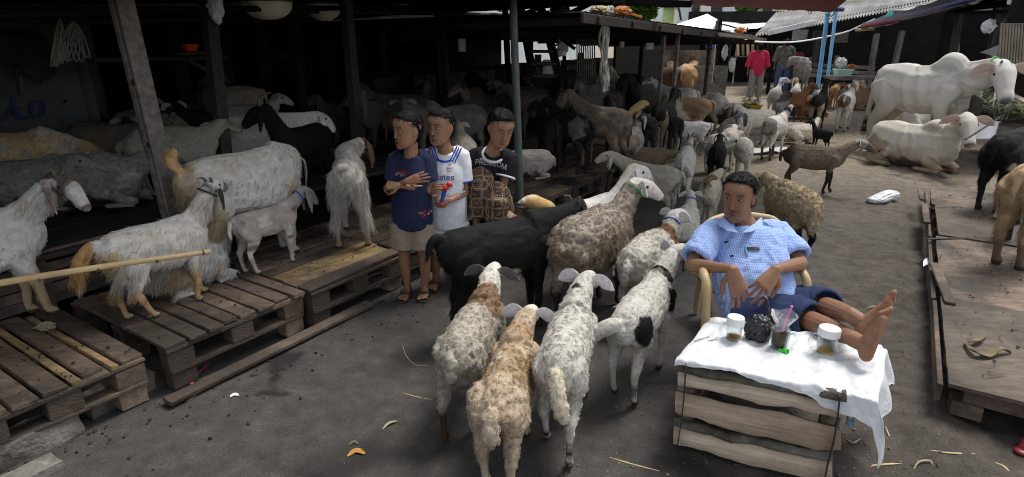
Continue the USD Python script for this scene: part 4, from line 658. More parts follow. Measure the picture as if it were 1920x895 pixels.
def quad_parts(sp):
    """the animal's parts as rings in its own frame, withers at height 1; returns {part: (rings, up)} and the head's frame"""
    k = KIND[sp['kind']]; lie = sp.get('lie'); parts = {}
    drop = .40 if lie else 0.
    if sp['kind'] == 'cow' and lie: drop = .42
    T = np.array([(x, 0, z-drop, w*sp.get('fat', 1), h*sp.get('fat', 1)) for x, z, w, h in TORSO[sp['kind']]])
    xs = sp.get('xs', 1.); T[:, 0] *= xs
    if sp.get('hunch'): T[:, 2] += sp['hunch']*np.cos(T[:, 0]*3)
    if sp.get('bend'): T[:, 1] += sp['bend']*T[:, 0]**2
    parts['torso'] = (T, (0, 0, 1))
    n0 = np.array(k['neck0'])*[xs, 1, 1]-[0, 0, drop]
    ny, npi = sp.get('neck', (0, 50)); nl = k['nl']*sp.get('nl', 1)
    d0 = dirv(ny*.4, npi*.75); d1 = dirv(ny, npi)
    q = [n0-.10*d0, n0+nl*.3*d0, n0+nl*.3*d0+nl*.35*d1, n0+nl*.3*d0+nl*.72*d1]
    parts['neck'] = (np.array([[*p, *r] for p, r in zip(q, k['nr'])]), (0, 0, 1) if abs(npi) < 75 else (-1, 0, .2))
    hy, hp = sp.get('head', (ny, -25)); hd = dirv(hy, hp); L = .30*k['hs']*sp.get('hl', 1)
    hup = np.array([0, 0, 1.])-hd*hd[2]
    if np.linalg.norm(hup) < .2: hup = -d1+hd*(hd@d1)
    hup /= np.linalg.norm(hup); hl = np.cross(hup, hd)
    b = q[-1]+d1*.02; rom = sp.get('roman', .012 if sp['kind'] != 'cow' else 0)
    hw = np.array([(-.16, -.01, .045, .05), (.0, 0, .066, .078), (.25, .0, .070, .088), (.45, .0, .064, .084), (.68, -.006, .048, .066), (.88, -.016, .043, .052), (1.0, -.022, .036, .04)])
    if sp['kind'] == 'cow': hw = np.array([(-.1, 0, .06, .06), (.06, 0, .085, .085), (.28, 0, .088, .095), (.5, 0, .072, .082), (.75, -.01, .056, .066), (.92, -.012, .058, .058), (1.0, -.014, .045, .045)])
    hr = [[*(b+hd*L*t+hup*(u+rom*math.exp(-((t-.5)/.25)**2))*k['hs']), w*k['hs'], h*k['hs']] for t, u, w, h in hw]
    parts['head'] = (np.array(hr), hup)
    # ears
    em, el = sp.get('ear', ('hang', .26))
    for s, nm in ((1, 'ear_l'), (-1, 'ear_r')):
        r0 = b+hl*s*.052*k['hs']+hd*L*.05+hup*.02; w = sp.get('earw', .034)
        if em == 'hang': pts = [r0, r0+hl*s*.045-hup*.01, r0+hl*s*.06+np.array([0, 0, -.45*el])+hd*.01, r0+hl*s*.05+np.array([0, 0, -el])+hd*.03]; up = hl*s
        elif em == 'side': pts = [r0, r0+hl*s*el*.35+hup*.012, r0+hl*s*el*.7-np.array([0, 0, .12*el]), r0+hl*s*el-np.array([0, 0, .3*el])-hd*.0]; up = nrmz(hd*.85+hup*.5); w *= 1.25
        else: pts = [r0, r0+hl*s*el*.5+hup*.3*el, r0+hl*s*el*.8+hup*.5*el, r0+hl*s*el+hup*.6*el]; up = -hd
        ws = [.018, w, w*1.05, .010]; tk = sp.get('eart', .010)
        parts[nm] = (np.array([[*p, a, tk] for p, a in zip(pts, ws)]), up)
    # legs
    lr = k['legr']*sp.get('legr', 1); step = sp.get('step', (0, 0, 0, 0)); fy = sp.get('spread', (0, 0, 0, 0))
    for i, (s, nm) in enumerate(((1, 'front_l'), (-1, 'front_r'))):
        x, y, dx = k['fx']*xs, k['ly']*s, step[i]; y2 = y*.92+fy[i]
        if not lie:
            R = [(x+.02, y*.8, .74, .085, .13), (x-.01, y*1.0, .58, .062, .085), (x+dx*.25-.01, (y+y2)/2*1.02, .455, .043, .055), (x+dx*.55+.012, y2, .27, .034, .036), (x+dx*.85+.0, y2, .10, .023, .025), (x+dx*.95+.008, y2, .055, .027, .029), (x+dx+.03, y2, .018, .033, .038)]
        else:
            z = .74-drop; R = [(x+.02, y*.8, z, .085, .13), (x+.0, y*1.15, z-.16, .062, .085), (x+.05, y*1.5, .12, .045, .055), (x+.20, y*1.5+sp.get('kneey', 0)*s, .055, .042, .045), (x+.08, y*1.7, .035, .028, .028), (x-.04, y*1.7, .03, .026, .026), (x-.10, y*1.7, .03, .03, .028)]
        parts[nm] = (np.array(R), (1, 0, 0) if not lie else (.6, 0, .8))
        parts[nm][0][:, 3:] *= lr
    for i, (s, nm) in enumerate(((1, 'hind_l'), (-1, 'hind_r'))):
        x, y, dx = k['hx']*xs, k['ly']*s, step[2+i]; y2 = y*.95+fy[2+i]
        if not lie:
            R = [(x-.01, y*.72, .76, .10, .15), (x+.035+dx*.1, y*.98, .60, .088, .135), (x+.03+dx*.25, (y+y2)/2, .48, .058, .085), (x-.05+dx*.5, y2, .345, .033, .046), (x-.045+dx*.7, y2, .245, .028, .034), (x-.015+dx*.9, y2, .105, .023, .025), (x-.0+dx*.97, y2, .055, .027, .029), (x+.03+dx, y2, .018, .033, .038)]
        else:
            z = .76-drop; R = [(x-.01, y*.8, z, .10, .14), (x+.06, y*1.3, z-.12, .10, .14), (x+.16, y*1.65, .17, .075, .10), (x+.08, y*1.9, .08, .05, .06), (x-.06, y*1.9, .06, .036, .04), (x+.10, y*2.25, .04, .027, .028), (x+.2, y*2.3, .035, .027, .027), (x+.27, y*2.3, .03, .033, .03)]
        parts[nm] = (np.array(R), (1, 0, 0) if not lie else (.6, 0, .8))
        parts[nm][0][:, 3:] *= lr
    # tail: offsets from its root, radius
    tl = sp.get('tail', [(-.05, 0, 0), (-.09, 0, -.06), (-.10, 0, -.14), (-.09, 0, -.2)]); tr = sp.get('tailr', (.035, .03, .026, .012))
    b0 = np.array([T[0, 0]+.03, 0, T[0, 2]+.04])
    parts['tail'] = (np.array([[*b0, .04, .04]]+[[*(b0+np.array(o)), r, r] for o, r in zip(tl, tr)]), (0, 1, 0))
    if sp['kind'] == 'cow':
        h = sp.get('hump', 1.)
        parts['hump'] = (np.array([(.04, 0, .89-drop, .07, .05), (.16, 0, .94-drop, .10, .09*h), (.27, 0, .98-drop, .10, .14*h), (.37, 0, .95-drop, .09, .12*h), (.46, 0, .87-drop, .07, .06)]), (0, 0, 1))
        dl = np.array([(.30, 0, .52-drop, .03, .06), (.42, 0, .54-drop, .028, .10), (.50, 0, .62-drop, .026, .12), (.56, 0, .74-drop, .024, .08)])
        if lie: dl[:, 2] += .04
        parts['hump'][0][:, 0] *= xs; dl[:, 0] -= (1-xs)*.4
        parts['dewlap'] = (dl, (0, 0, 1))
    return parts, (b, hd, hup, hl, L)

def animal(name, label, pos, heading, h, sp, group=None, edge=.014, fur=None, catg=None):
    """pos: the ground under the trunk's middle; heading in degrees, 0 = to +x, 90 = to +y; h = withers height"""
    sp = dict(sp); rng = np.random.default_rng(sp.get('seed', abs(hash_s(label)) % 100000))
    parts, (hb, hd, hup, hl, HL) = quad_parts(sp)
    n = 16 if edge < .02 else 10; gs, tr, pid, names = [], [], [], list(parts)
    for i, nm in enumerate(names):
        R, up = parts[nm]; gs.append(man(loft(R, n=n, sub=3, up=up)))
        q = spline(R, 4); tt = np.linspace(0, 1, len(q)); tr.append(np.c_[q, tt]); pid.append(np.full(len(q), i))
    m = union(gs)
    v, f = smooth_mesh(m, edge/h, it=sp.get('it', 8))
    tr = np.vstack(tr); pid = np.concatenate(pid)
    dist, idx = cKDTree(tr[:, :3]).query(v, k=6); best = idx[np.arange(len(v)), np.argmin(dist/(np.minimum(tr[idx, 3], tr[idx, 4])+.015), 1)]
    part, t = pid[best], tr[best, 5]; isp = lambda *ns: np.isin(part, [names.index(x) for x in ns if x in names])
    legs = isp('front_l', 'front_r', 'hind_l', 'hind_r'); ears = isp('ear_l', 'ear_r')
    # colour
    base = np.array(sp.get('base', (.6, .58, .54))); col = np.tile(base, (len(v), 1)); nz = fbm(v*7+rng.uniform(0, 50, 3), 3)
    for z in sp.get('zones', []):
        if z[0] == 'blob':
            _, c, r, cc = z; w = 1-smoothstep(np.linalg.norm((v-np.array(c))/np.broadcast_to(np.array(r), (3,)), axis=1)+(nz-.5)*.9, .8, 1.05)
        elif z[0] == 'plane':                                     # colour where v.d > o
            _, dd, o, s, cc = z; w = smoothstep(v@np.array(dd)+(nz-.5)*s*1.6, o-s, o+s)
        elif z[0] == 'noise': _, lo, hi, cc = z; w = smoothstep(fbm(v*5+rng.uniform(0, 50, 3), 4), lo, hi)*~ears
        else:
            ps, t0, t1, cc = z; ps = ps if isinstance(ps, tuple) else (ps,); w = isp(*ps)*smoothstep(t+(nz-.5)*.12, t0-.05, t0+.05)*(1-smoothstep(t+(nz-.5)*.12, t1-.05, t1+.05))
        col = col*(1-w[:, None])+np.array(cc)*w[:, None]
    hoof = legs & (v[:, 2] < .036) & (t > .8) if not sp.get('lie') else legs & (t > .955)
    col[hoof] = sp.get('hoof', (.035, .028, .022))
    nose = isp('head') & (t > .94); col[nose] = col[nose]*.35+np.array(sp.get('nose', (.10, .07, .06)))*.65
    # dirt on the lower legs and belly
    dl = smoothstep(-v[:, 2], -.5, 0)*.35*nz; col = col*(1-dl[:, None])+np.array([.09, .065, .045])*dl[:, None]
    # relief of the fleece
    nrm = vnormals(v, f); wool = sp.get('wool', 0)
    wm = np.where(isp('torso', 'tail', 'hump'), 1., np.where(isp('neck'), 1-.3*t, np.where(legs, 1-smoothstep(t, .45, .62)*.9, np.where(isp('head'), np.clip(.8-t*2.2, 0, 1)*sp.get('poll', .8), .0))))
    if wool:
        p = v*h; d = (np.abs(fbm(p*38, 2)-.5)*2)*-.9+(fbm(p*12+9, 2)-.5)*1.3+.35
        v = v+nrm*(d*wm*wool/h)[:, None]
    elif not sp.get('sleek'):
        d = (fbm(v*np.array([6, 18, 9])+3, 3)-.5); v = v+nrm*(d*.034*np.clip(wm+.1, 0, 1))[:, None]
    if sp['kind'] == 'cow':                                       # ribs, hip bones and folds
        rib = np.sin(v[:, 0]*42+v[:, 2]*8)*smoothstep(v[:, 0], -.2, -.1)*(1-smoothstep(v[:, 0], .12, .25))*isp('torso'); v = v+nrm*(rib*.0075)[:, None]
        fold = np.sin(v[:, 2]*55+fbm(v*4, 2)*5)*isp('dewlap', 'neck')*.008; v = v+nrm*fold[:, None]
    Rz = rotz(math.radians(heading)); pos = np.asarray(pos, float)
    tf = lambda q: (np.asarray(q)*h)@Rz.T+pos
    T = Thing(name, label, catg or {'goat': 'goat', 'sheep': 'sheep', 'cow': 'cow'}[sp['kind']], pos, group)
    T.add('body', (tf(v), f), 'wool' if wool else 'cow_hide' if sp['kind'] == 'cow' else 'coat', True, col)
    # eyes, horns, collar
    ks = KIND[sp['kind']]['hs']
    if edge < .03:
        for s in (1, -1):
            e = hb+hd*HL*.30+hl*s*.061*ks*(1.22 if sp['kind'] == 'cow' else 1)+hup*.03*ks
            g = ball(e, .016 if sp['kind'] != 'cow' else .015); T.add('eye', (tf(g[0]), g[1]), 'eye_dark', True)
    hn = sp.get('horn')
    if hn:
        for s in (1, -1):
            r0 = hb+hl*s*.03*ks+hd*HL*.02+hup*.065*ks; l = hn[1]
            if hn[0] == 'back': pts = [r0, r0+hup*l*.35-hd*l*.15+hl*s*l*.1, r0+hup*l*.5-hd*l*.55+hl*s*l*.25, r0+hup*l*.45-hd*l*.95+hl*s*l*.4]
            elif hn[0] == 'curl': pts = [r0+(hup*math.cos(a)*1.0-hd*math.sin(a)*1.0)*l*(.9-.07*a)+hl*s*(.02+.035*a)-hup*l*.75 for a in np.linspace(0, 4.6, 9)]
            else: pts = [r0, r0+hup*l*.3+hl*s*l*.2, r0+hup*l*.7+hl*s*l*.35, r0+hup*l+hl*s*l*.3]
            rr = np.linspace(hn[2], hn[2]*.25, len(pts)); g = tube(pts, rr, 9, 3); T.add('horn', (tf(g[0]), g[1]), hn[3] if len(hn) > 3 else 'horn', True)
    if sp.get('collar'):
        R, up = parts['neck']; q = spline(R, 6); i = min(int(len(q)*sp.get('collart', .72)), len(q)-2); tn = q[i+1, :3]-q[i-1, :3]; Fm = frame(tn, up); a = np.linspace(0, 2*np.pi, 25)
        ring = q[i, :3]+np.cos(a)[:, None]*Fm[:, 1]*(q[i, 3]+.012)+np.sin(a)[:, None]*Fm[:, 2]*(q[i, 4]+.012)
        g = tube(ring, .010, 6, 1); T.add('collar', (tf(g[0]), g[1]), sp['collar'], True)
    if sp.get('udder'):
        g = union([ball((hx, 0, .40), (.10, .08, .11)) for hx in (-.22,)]); g = arr(g); T.add('udder', (tf(g[0]), g[1]), 'coat', True, np.tile((.30, .2, .16), (len(g[0]), 1)))
    if fur and fur.get('n'): grow(T, tf(v), f, nrm@Rz.T, col, wm, part, t, names, fur, Rz, h, rng, v, bool(wool))
    return T
def hash_s(s):
    x = 7
    for c in s: x = (x*131+ord(c)) % 1000003
    return x
def grow(T, v, f, nrm, col, wm, part, t, names, fur, Rz, h, rng, rest, wool):
    """coat strands on the skin, in clumps"""
    L = np.full(len(v), fur.get('len', .03)*(1 if wool else 1.3)); isp = lambda *ns: np.isin(part, [names.index(x) for x in ns if x in names])
    legs = isp('front_l', 'front_r', 'hind_l', 'hind_r'); head, ears = isp('head'), isp('ear_l', 'ear_r')
    if wool: L = L*np.clip(wm, .0, 1); L[ears] = .0
    else:
        L[head] *= .35; L[ears] *= .4; L[legs] *= np.where(t[legs] > .6, .35, 1.)
        for ps, t0, t1, mul in fur.get('zones', []):
            L[isp(*ps) & (t >= t0) & (t <= t1)] *= mul
        if fur.get('rump'): L *= 1+(fur['rump']-1)*smoothstep(-rest[:, 0], .22, .38)*smoothstep(-rest[:, 2], -.86, -.62)*smoothstep(rest[:, 2], .25, .36)
        if fur.get('ridge'): L *= 1+(fur['ridge']-1)*smoothstep(rest[:, 2], .88, .95)
    area = np.linalg.norm(np.cross(v[f[:, 1]]-v[f[:, 0]], v[f[:, 2]]-v[f[:, 0]]), axis=1)*np.where(L[f].mean(1) > .004, 1, 0)*(.5+.5*np.minimum(L[f].mean(1)/fur.get('len', .03), 2))
    N = fur['n']; fi = rng.choice(len(f), N, p=area/area.sum()); b = rng.dirichlet((1, 1, 1), N)
    w = lambda a: (a[f[fi]]*b.reshape(N, 3, *([1]*(a.ndim-1)))).sum(1)
    p, nn, c, ll = w(v), w(nrm), w(col), w(L); nn /= np.linalg.norm(nn, axis=1, keepdims=True)+1e-9
    flow = np.tile(Rz@np.array([-.75, 0, -.65]), (N, 1)); tl = isp('tail')[f[fi, 0]]
    if tl.any():
        q = part == names.index('tail'); d = v[q][np.argmax(t[q])]-v[q][np.argmin(t[q])]; flow[tl] = d/np.linalg.norm(d)
    flow += rng.normal(0, .25 if not wool else .8, (N, 3)); flow -= nn*(flow*nn).sum(1, keepdims=True); flow /= np.linalg.norm(flow, axis=1, keepdims=True)+1e-9
    lift = fur.get('lift', .22 if not wool else .55); ll = ll*rng.uniform(.6, 1.15, N); k = 5 if wool else 4; s = np.linspace(0, 1, k)[None, :, None]
    dirn = flow*(1-lift)+nn*lift; pts = p[:, None]-nn[:, None]*.004+s*dirn[:, None]*ll[:, None, None]
    pts = pts-np.array([0, 0, 1.])*(s**2*ll[:, None, None]*fur.get('droop', .35 if not wool else .1))
    M = max(N//fur.get('clump', 9), 1); seed = rng.choice(N, M, replace=False); _, near = cKDTree(p[seed]).query(p); tip = pts[seed][near]
    a = (s**1.3)*(.65 if wool else .5); pts = pts*(1-a)+(tip+(p-p[seed][near])[:, None]*.25)*a
    if wool:
        ph, ax = rng.uniform(0, 6.28, N), np.cross(nn, flow); am = ll*.22; an = s*7.5+ph[:, None, None]
        pts = pts+(np.cos(an)*flow[:, None]+np.sin(an)*ax[:, None])*am[:, None, None]*s
    else: pts = pts+rng.normal(0, 1, (N, 1, 3))*s**2*ll[:, None, None]*.10
    pts[:, :, 2] = np.maximum(pts[:, :, 2], p[:, None, 2].min())
    c = np.clip(c*rng.uniform(.55, 1.25, (N, 1)), 0, .9)
    curves(T.path, 'fleece' if wool else 'coat_hair', pts, fur.get('w', .0022 if not wool else .0030)*rng.uniform(.7, 1.2, N), 'hair_strands', c, T.loc, kind=None)
# ---------------------------------------------------------------- people
def nrmz(v): v = np.asarray(v, float); return v/(np.linalg.norm(v)+1e-12)
def head_geo(age='man', mouth=0.0):
    """head in its own frame (x face, y its left, z up), about 0.235 high, as a union of solids"""
    man_ = age == 'man'; w = 1.0 if man_ else 1.10; jaw = 1.10 if man_ else 1.0
    sl = [(-.122, .066, .030, .020), (-.112, .080, .012, .034*jaw), (-.094, .084, -.016, .049*jaw), (-.07, .083, -.045, .057*jaw), (-.04, .082, -.075, .064), (-.01, .082, -.092, .069),
          (.018, .081, -.100, .0715), (.045, .086, -.103, .0735), (.07, .084, -.101, .073), (.092, .070, -.091, .064), (.108, .045, -.068, .046), (.117, .012, -.034, .02)]
    n, V, Fc = 28, [], []
    an = np.arange(n)*2*np.pi/n
    for z, xf, xb, hw in sl:
        cx, ax = (xf+xb)/2, (xf-xb)/2
        ca, sa = np.cos(an), np.sin(an)
        V.append(np.c_[cx+ax*np.sign(ca)*np.abs(ca)**.82, hw*w*np.sign(sa)*np.abs(sa)**.92, np.full(n, z)])
    V = np.vstack(V); m = len(sl); i, j = np.meshgrid(np.arange(m-1), np.arange(n), indexing='ij')
    q = np.stack([i*n+j, i*n+(j+1) % n, (i+1)*n+(j+1) % n, (i+1)*n+j], -1).reshape(-1, 4); jj = np.arange(n)
    V = np.vstack([V, [[.05, 0, -.126]], [[-.012, 0, .121]]]); a, b = len(V)-2, len(V)-1
    Fc = np.vstack([q[:, [0, 1, 2]], q[:, [0, 2, 3]], np.stack([np.full(n, a), (jj+1) % n, jj], 1), np.stack([np.full(n, b), (m-1)*n+jj, (m-1)*n+(jj+1) % n], 1)])
    skull = man((V, Fc))
    nl = 1.0 if man_ else .62; nw = 1.0 if man_ else .85
    add = [skull,
           man(loft([(.074, 0, .038, .009, .010), (.077+.004*nl, 0, .014, .0085, .010), (.080+.009*nl, 0, -.008, .010*nw, .011), (.083+.013*nl, 0, -.021, .0135*nw, .011), (.082, 0, -.032, .011*nw, .007)], n=10, up=(1, 0, 0))),
           man(ball((.080, .0145*nw, -.025), (.012, .0085, .008))), man(ball((.080, -.0145*nw, -.025), (.012, .0085, .008))),
           man(loft([(.070, .022, -.060, .004, .004), (.082, .010, -.0555, .006, .0055), (.086, 0, -.0565, .007, .005), (.082, -.010, -.0555, .006, .0055), (.070, -.022, -.060, .004, .004)], n=8, up=(0, 0, 1))),
           man(loft([(.070, .020, -.064-mouth, .004, .004), (.081, .010, -.070-mouth, .006, .006), (.084, 0, -.072-mouth, .007, .0065), (.081, -.010, -.070-mouth, .006, .006), (.070, -.020, -.064-mouth, .004, .004)], n=8, up=(0, 0, 1))),
           man(ball((.068, 0, -.103-mouth*.6), (.018, .022, .018)))]
    cut = []
    for s in (1, -1):
        add += [man(ball((.050, s*.034, -.014), (.026, .022, .026))),
                man(loft([(.080, s*.012, .041, .004, .005), (.0805, s*.030, .045, .005, .006), (.069, s*.052, .041, .004, .005)], n=8)),
                man(ball((-.012, s*.076, .004), (.020, .008, .030), rotz(-s*.35)@rotx(0))), man(ball((-.006, s*.073, -.022), (.011, .008, .012)))]
        cut.append(man(ball((.095, s*.031, .0215), (.017, .0195, .0125 if man_ else .0140))))
        cut.append(man(ball((-.004, s*.086, .004), (.010, .006, .017), rotz(-s*.35))))
    if mouth: cut.append(man(ball((.088, 0, -.0635-mouth*.5), (.016, .014, .003+mouth*.5))))
    h = union(add)-union(cut)
    lids = []
    for s in (1, -1):
        lids += [man(loft([(.074, s*.016, .020, .003, .003), (.0795, s*.024, .0275, .0042, .0035), (.0785, s*.034, .0285, .0042, .0035), (.069, s*.047, .0215, .003, .003)], n=8)),
                 man(loft([(.074, s*.017, .018, .003, .003), (.078, s*.026, .0145, .0036, .003), (.076, s*.036, .0150, .0036, .003), (.069, s*.046, .0190, .003, .003)], n=8))]
    return union([h]+lids)
def head_colour(v, skin, age, rng):
    c = np.tile(np.asarray(skin, float), (len(v), 1)); x, y, z = v.T; ay = np.abs(y)
    def mixin(w, cc, k): c[:] = c*(1-(w*k)[:, None])+np.asarray(cc)*(w*k)[:, None]
    front = smoothstep(x, .045, .07)
    lip = np.exp(-((z+.063)/.0095)**2*1.2)*np.exp(-(ay/.021)**4)*smoothstep(x, .066, .074); mixin(lip, np.array(skin)*np.array([.95, .62, .62]), .75)
    line = np.exp(-((z+.0625)/.0018)**2)*np.exp(-(ay/.021)**6)*front; mixin(line, np.array(skin)*.25, .8)
    brow = np.exp(-((z-.047+.10*(ay-.03)**2/.03)/.0045)**2)*smoothstep(ay, .010, .016)*(1-smoothstep(ay, .046, .056))*front; mixin(brow, (.02, .016, .013), .85)
    sock = np.exp(-((z-.02)/.013)**2)*np.exp(-((ay-.031)/.02)**2)*front; mixin(sock, np.array(skin)*.62, .45)
    cheek = np.exp(-((z+.015)/.022)**2)*np.exp(-((ay-.045)/.022)**2)*front; mixin(cheek, np.array(skin)*np.array([1.15, .95, .9]), .35)
    nost = np.exp(-((z+.0345)/.0035)**2)*np.exp(-((ay-.009)/.0045)**2)*smoothstep(x, .08, .088); mixin(nost, np.array(skin)*.2, .8)
    if age == 'man':
        mo = np.exp(-((z+.046)/.0065)**2)*np.exp(-(ay/.026)**4)*smoothstep(x, .068, .078)*(.4+.6*rng.random(len(v))); mixin(mo, (.055, .05, .047), .85)
        na = np.exp(-((ay-(.020+(-.03-z)*.55))/.0028)**2)*smoothstep(z, -.075, -.06)*(1-smoothstep(z, -.04, -.028))*front; mixin(na, np.array(skin)*.4, .6)
        wr = (np.exp(-((z-.062)/.0016)**2)+np.exp(-((z-.074)/.0016)**2)+np.exp(-((z-.085)/.0016)**2))*front*(1-smoothstep(ay, .03, .05)); mixin(np.clip(wr, 0, 1), np.array(skin)*.5, .35)
        be = smoothstep(-z, .05, .09)*front*.2; mixin(be, (.12, .10, .09), 1.)
    return np.clip(c, 0, 1)
def hand_geo(s=1.0, curl=(.35, .4, .45, .5), thumb=(.5, .3), spread=.08, left=True):
    """hand in its own frame: x to the fingertips, z the back of the hand, thumb to +y (mirrored for the other hand)"""
    fl = [(.028, .088, .078, .0082), (.009, .092, .086, .0086), (-.010, .088, .079, .0082), (-.027, .080, .062, .0072)]; g = []
    g.append(man(loft([(-.015, 0, 0, .024, .018), (.015, .002, 0, .030, .016), (.05, .001, .001, .037, .0145), (.085, 0, .002, .038, .0125)], n=12, up=(0, 0, 1))))
    for i, (y, x, L, r) in enumerate(fl):
        c = curl[i] if np.ndim(curl) else curl; a = 0; p = np.array([x-.012, y, .002]); pts = [(*p, r*1.08, r*1.08)]; sp = spread*(1.5-i)*.7; ang = -c*.8
        for seg, k in ((.45, 1.0), (.31, 1.1), (.24, .8)):
            d = np.array([math.cos(ang)*math.cos(sp), math.sin(sp), math.sin(ang)]); p = p+d*L*seg*1.1; pts.append((*p, r*(1-.1*a), r*(1-.1*a))); ang -= c*k; a += 1
        g.append(man(loft(pts, n=8, sub=2, up=(0, 0, 1))))
    p = np.array([.012, .024, -.004]); d1 = nrmz([.55, .75-.3*thumb[1], -.15-thumb[0]*.5]); d2 = nrmz([.9, .35-.5*thumb[1], -.15-thumb[0]*.6])
    g.append(man(loft([(*p, .014, .013), (*(p+d1*.036), .0115, .011), (*(p+d1*.036+d2*.032), .0098, .0095), (*(p+d1*.036+d2*.058), .0075, .007)], n=8, sub=2, up=(0, 0, 1))))
    out = []
    for q in g:
        v, f = arr(q); v = v*s
        if not left: v = v*[1, -1, 1]; f = f[:, ::-1]
        out.append((v, f))
    return out
def foot_geo(s=1.0, left=True, toes=True):
    """foot in its own frame: x to the toes, z up, ankle at the origin's top (0,0,.07), big toe to -y for the left foot"""
    g = [loft([(-.055, 0, -.045, .026, .026), (-.02, 0, -.035, .031, .036), (.04, .002, -.042, .034, .030), (.095, .002, -.052, .041, .020), (.128, .002, -.056, .042, .015)], n=14, up=(0, 0, 1)),
         loft([(0, 0, .05, .030, .034), (-.005, 0, 0, .030, .036), (.0, 0, -.03, .030, .036)], n=12, up=(1, 0, 0))]
    for i, (y, L, r) in enumerate(((-.030, .050, .0135), (-.009, .042, .0095), (.008, .036, .0088), (.023, .031, .0083), (.036, .026, .008))):
        g.append(loft([(.115-.012*(i > 2)*(i-2), y, -.056, r, r), (.115+L*.6, y, -.052, r*.9, r*.9), (.115+L, y*1.02, -.057, r*1.08, r*1.02), (.117+L+r*.5, y*1.02, -.058, r*.8, r*.75)], n=8, sub=2))
    out = []
    for v, f in g:
        v = v*s
        if not left: v = v*[1, -1, 1]; f = f[:, ::-1]
        out.append((v, f))
    return out
def tfm(gs, R, p): return [(arr(g)[0]@np.asarray(R).T+np.asarray(p), arr(g)[1]) for g in gs]
def tri(x, z):
    """rotation whose x axis is x and whose z axis is nearest z"""
    x = nrmz(x); y = nrmz(np.cross(z, x)); return np.stack([x, y, np.cross(x, y)], 1)
def limb(a, b, c, r, bulge=1.1, n=12):
    """two-bone limb a-b-c with radii r at a, mid ab, b, below b, mid bc, c"""
    a, b, c = map(np.asarray, (a, b, c)); L = lambda t, p, q: p+(q-p)*t
    pts = [a, L(.5, a, b), L(.93, a, b), L(.1, b, c), L(.4, b, c), c]; d = nrmz(b-a); up = np.cross(d, nrmz(c-b)+1e-3)
    if np.linalg.norm(up) < .1: up = (1, .3, 0)
    return loft([[*p, q, q] for p, q in zip(pts, r)], n=n, sub=3, up=up, cap=.4)
def torso_geo(pel, chest, neck, front, wid, dep, off=0., top=True, low=0.):
    """torso from the pelvis over the chest to the neck's root; wid, dep: half sizes at pelvis, waist, chest, shoulders"""
    pel, chest, neck = map(np.asarray, (pel, chest, neck)); w, d = np.array(wid)+off, np.array(dep)+off; u = nrmz(chest-pel); u2 = nrmz(neck-chest)
    R = [[*(pel-u*(.06+low)), w[0]*(.96 if low else .9), d[0]*.95], [*(pel+u*.03), w[0], d[0]], [*(pel+(chest-pel)*.5), w[1], d[1]], [*chest, w[2], d[2]], [*(chest+(neck-chest)*.55), w[3], d[3]], [*(chest+(neck-chest)*.88), w[3]*.84, d[3]*.86]]
    if top: R.append([*neck, w[3]*.42, d[3]*.66])
    return loft(R, n=20, sub=3, up=front, cap=.35)

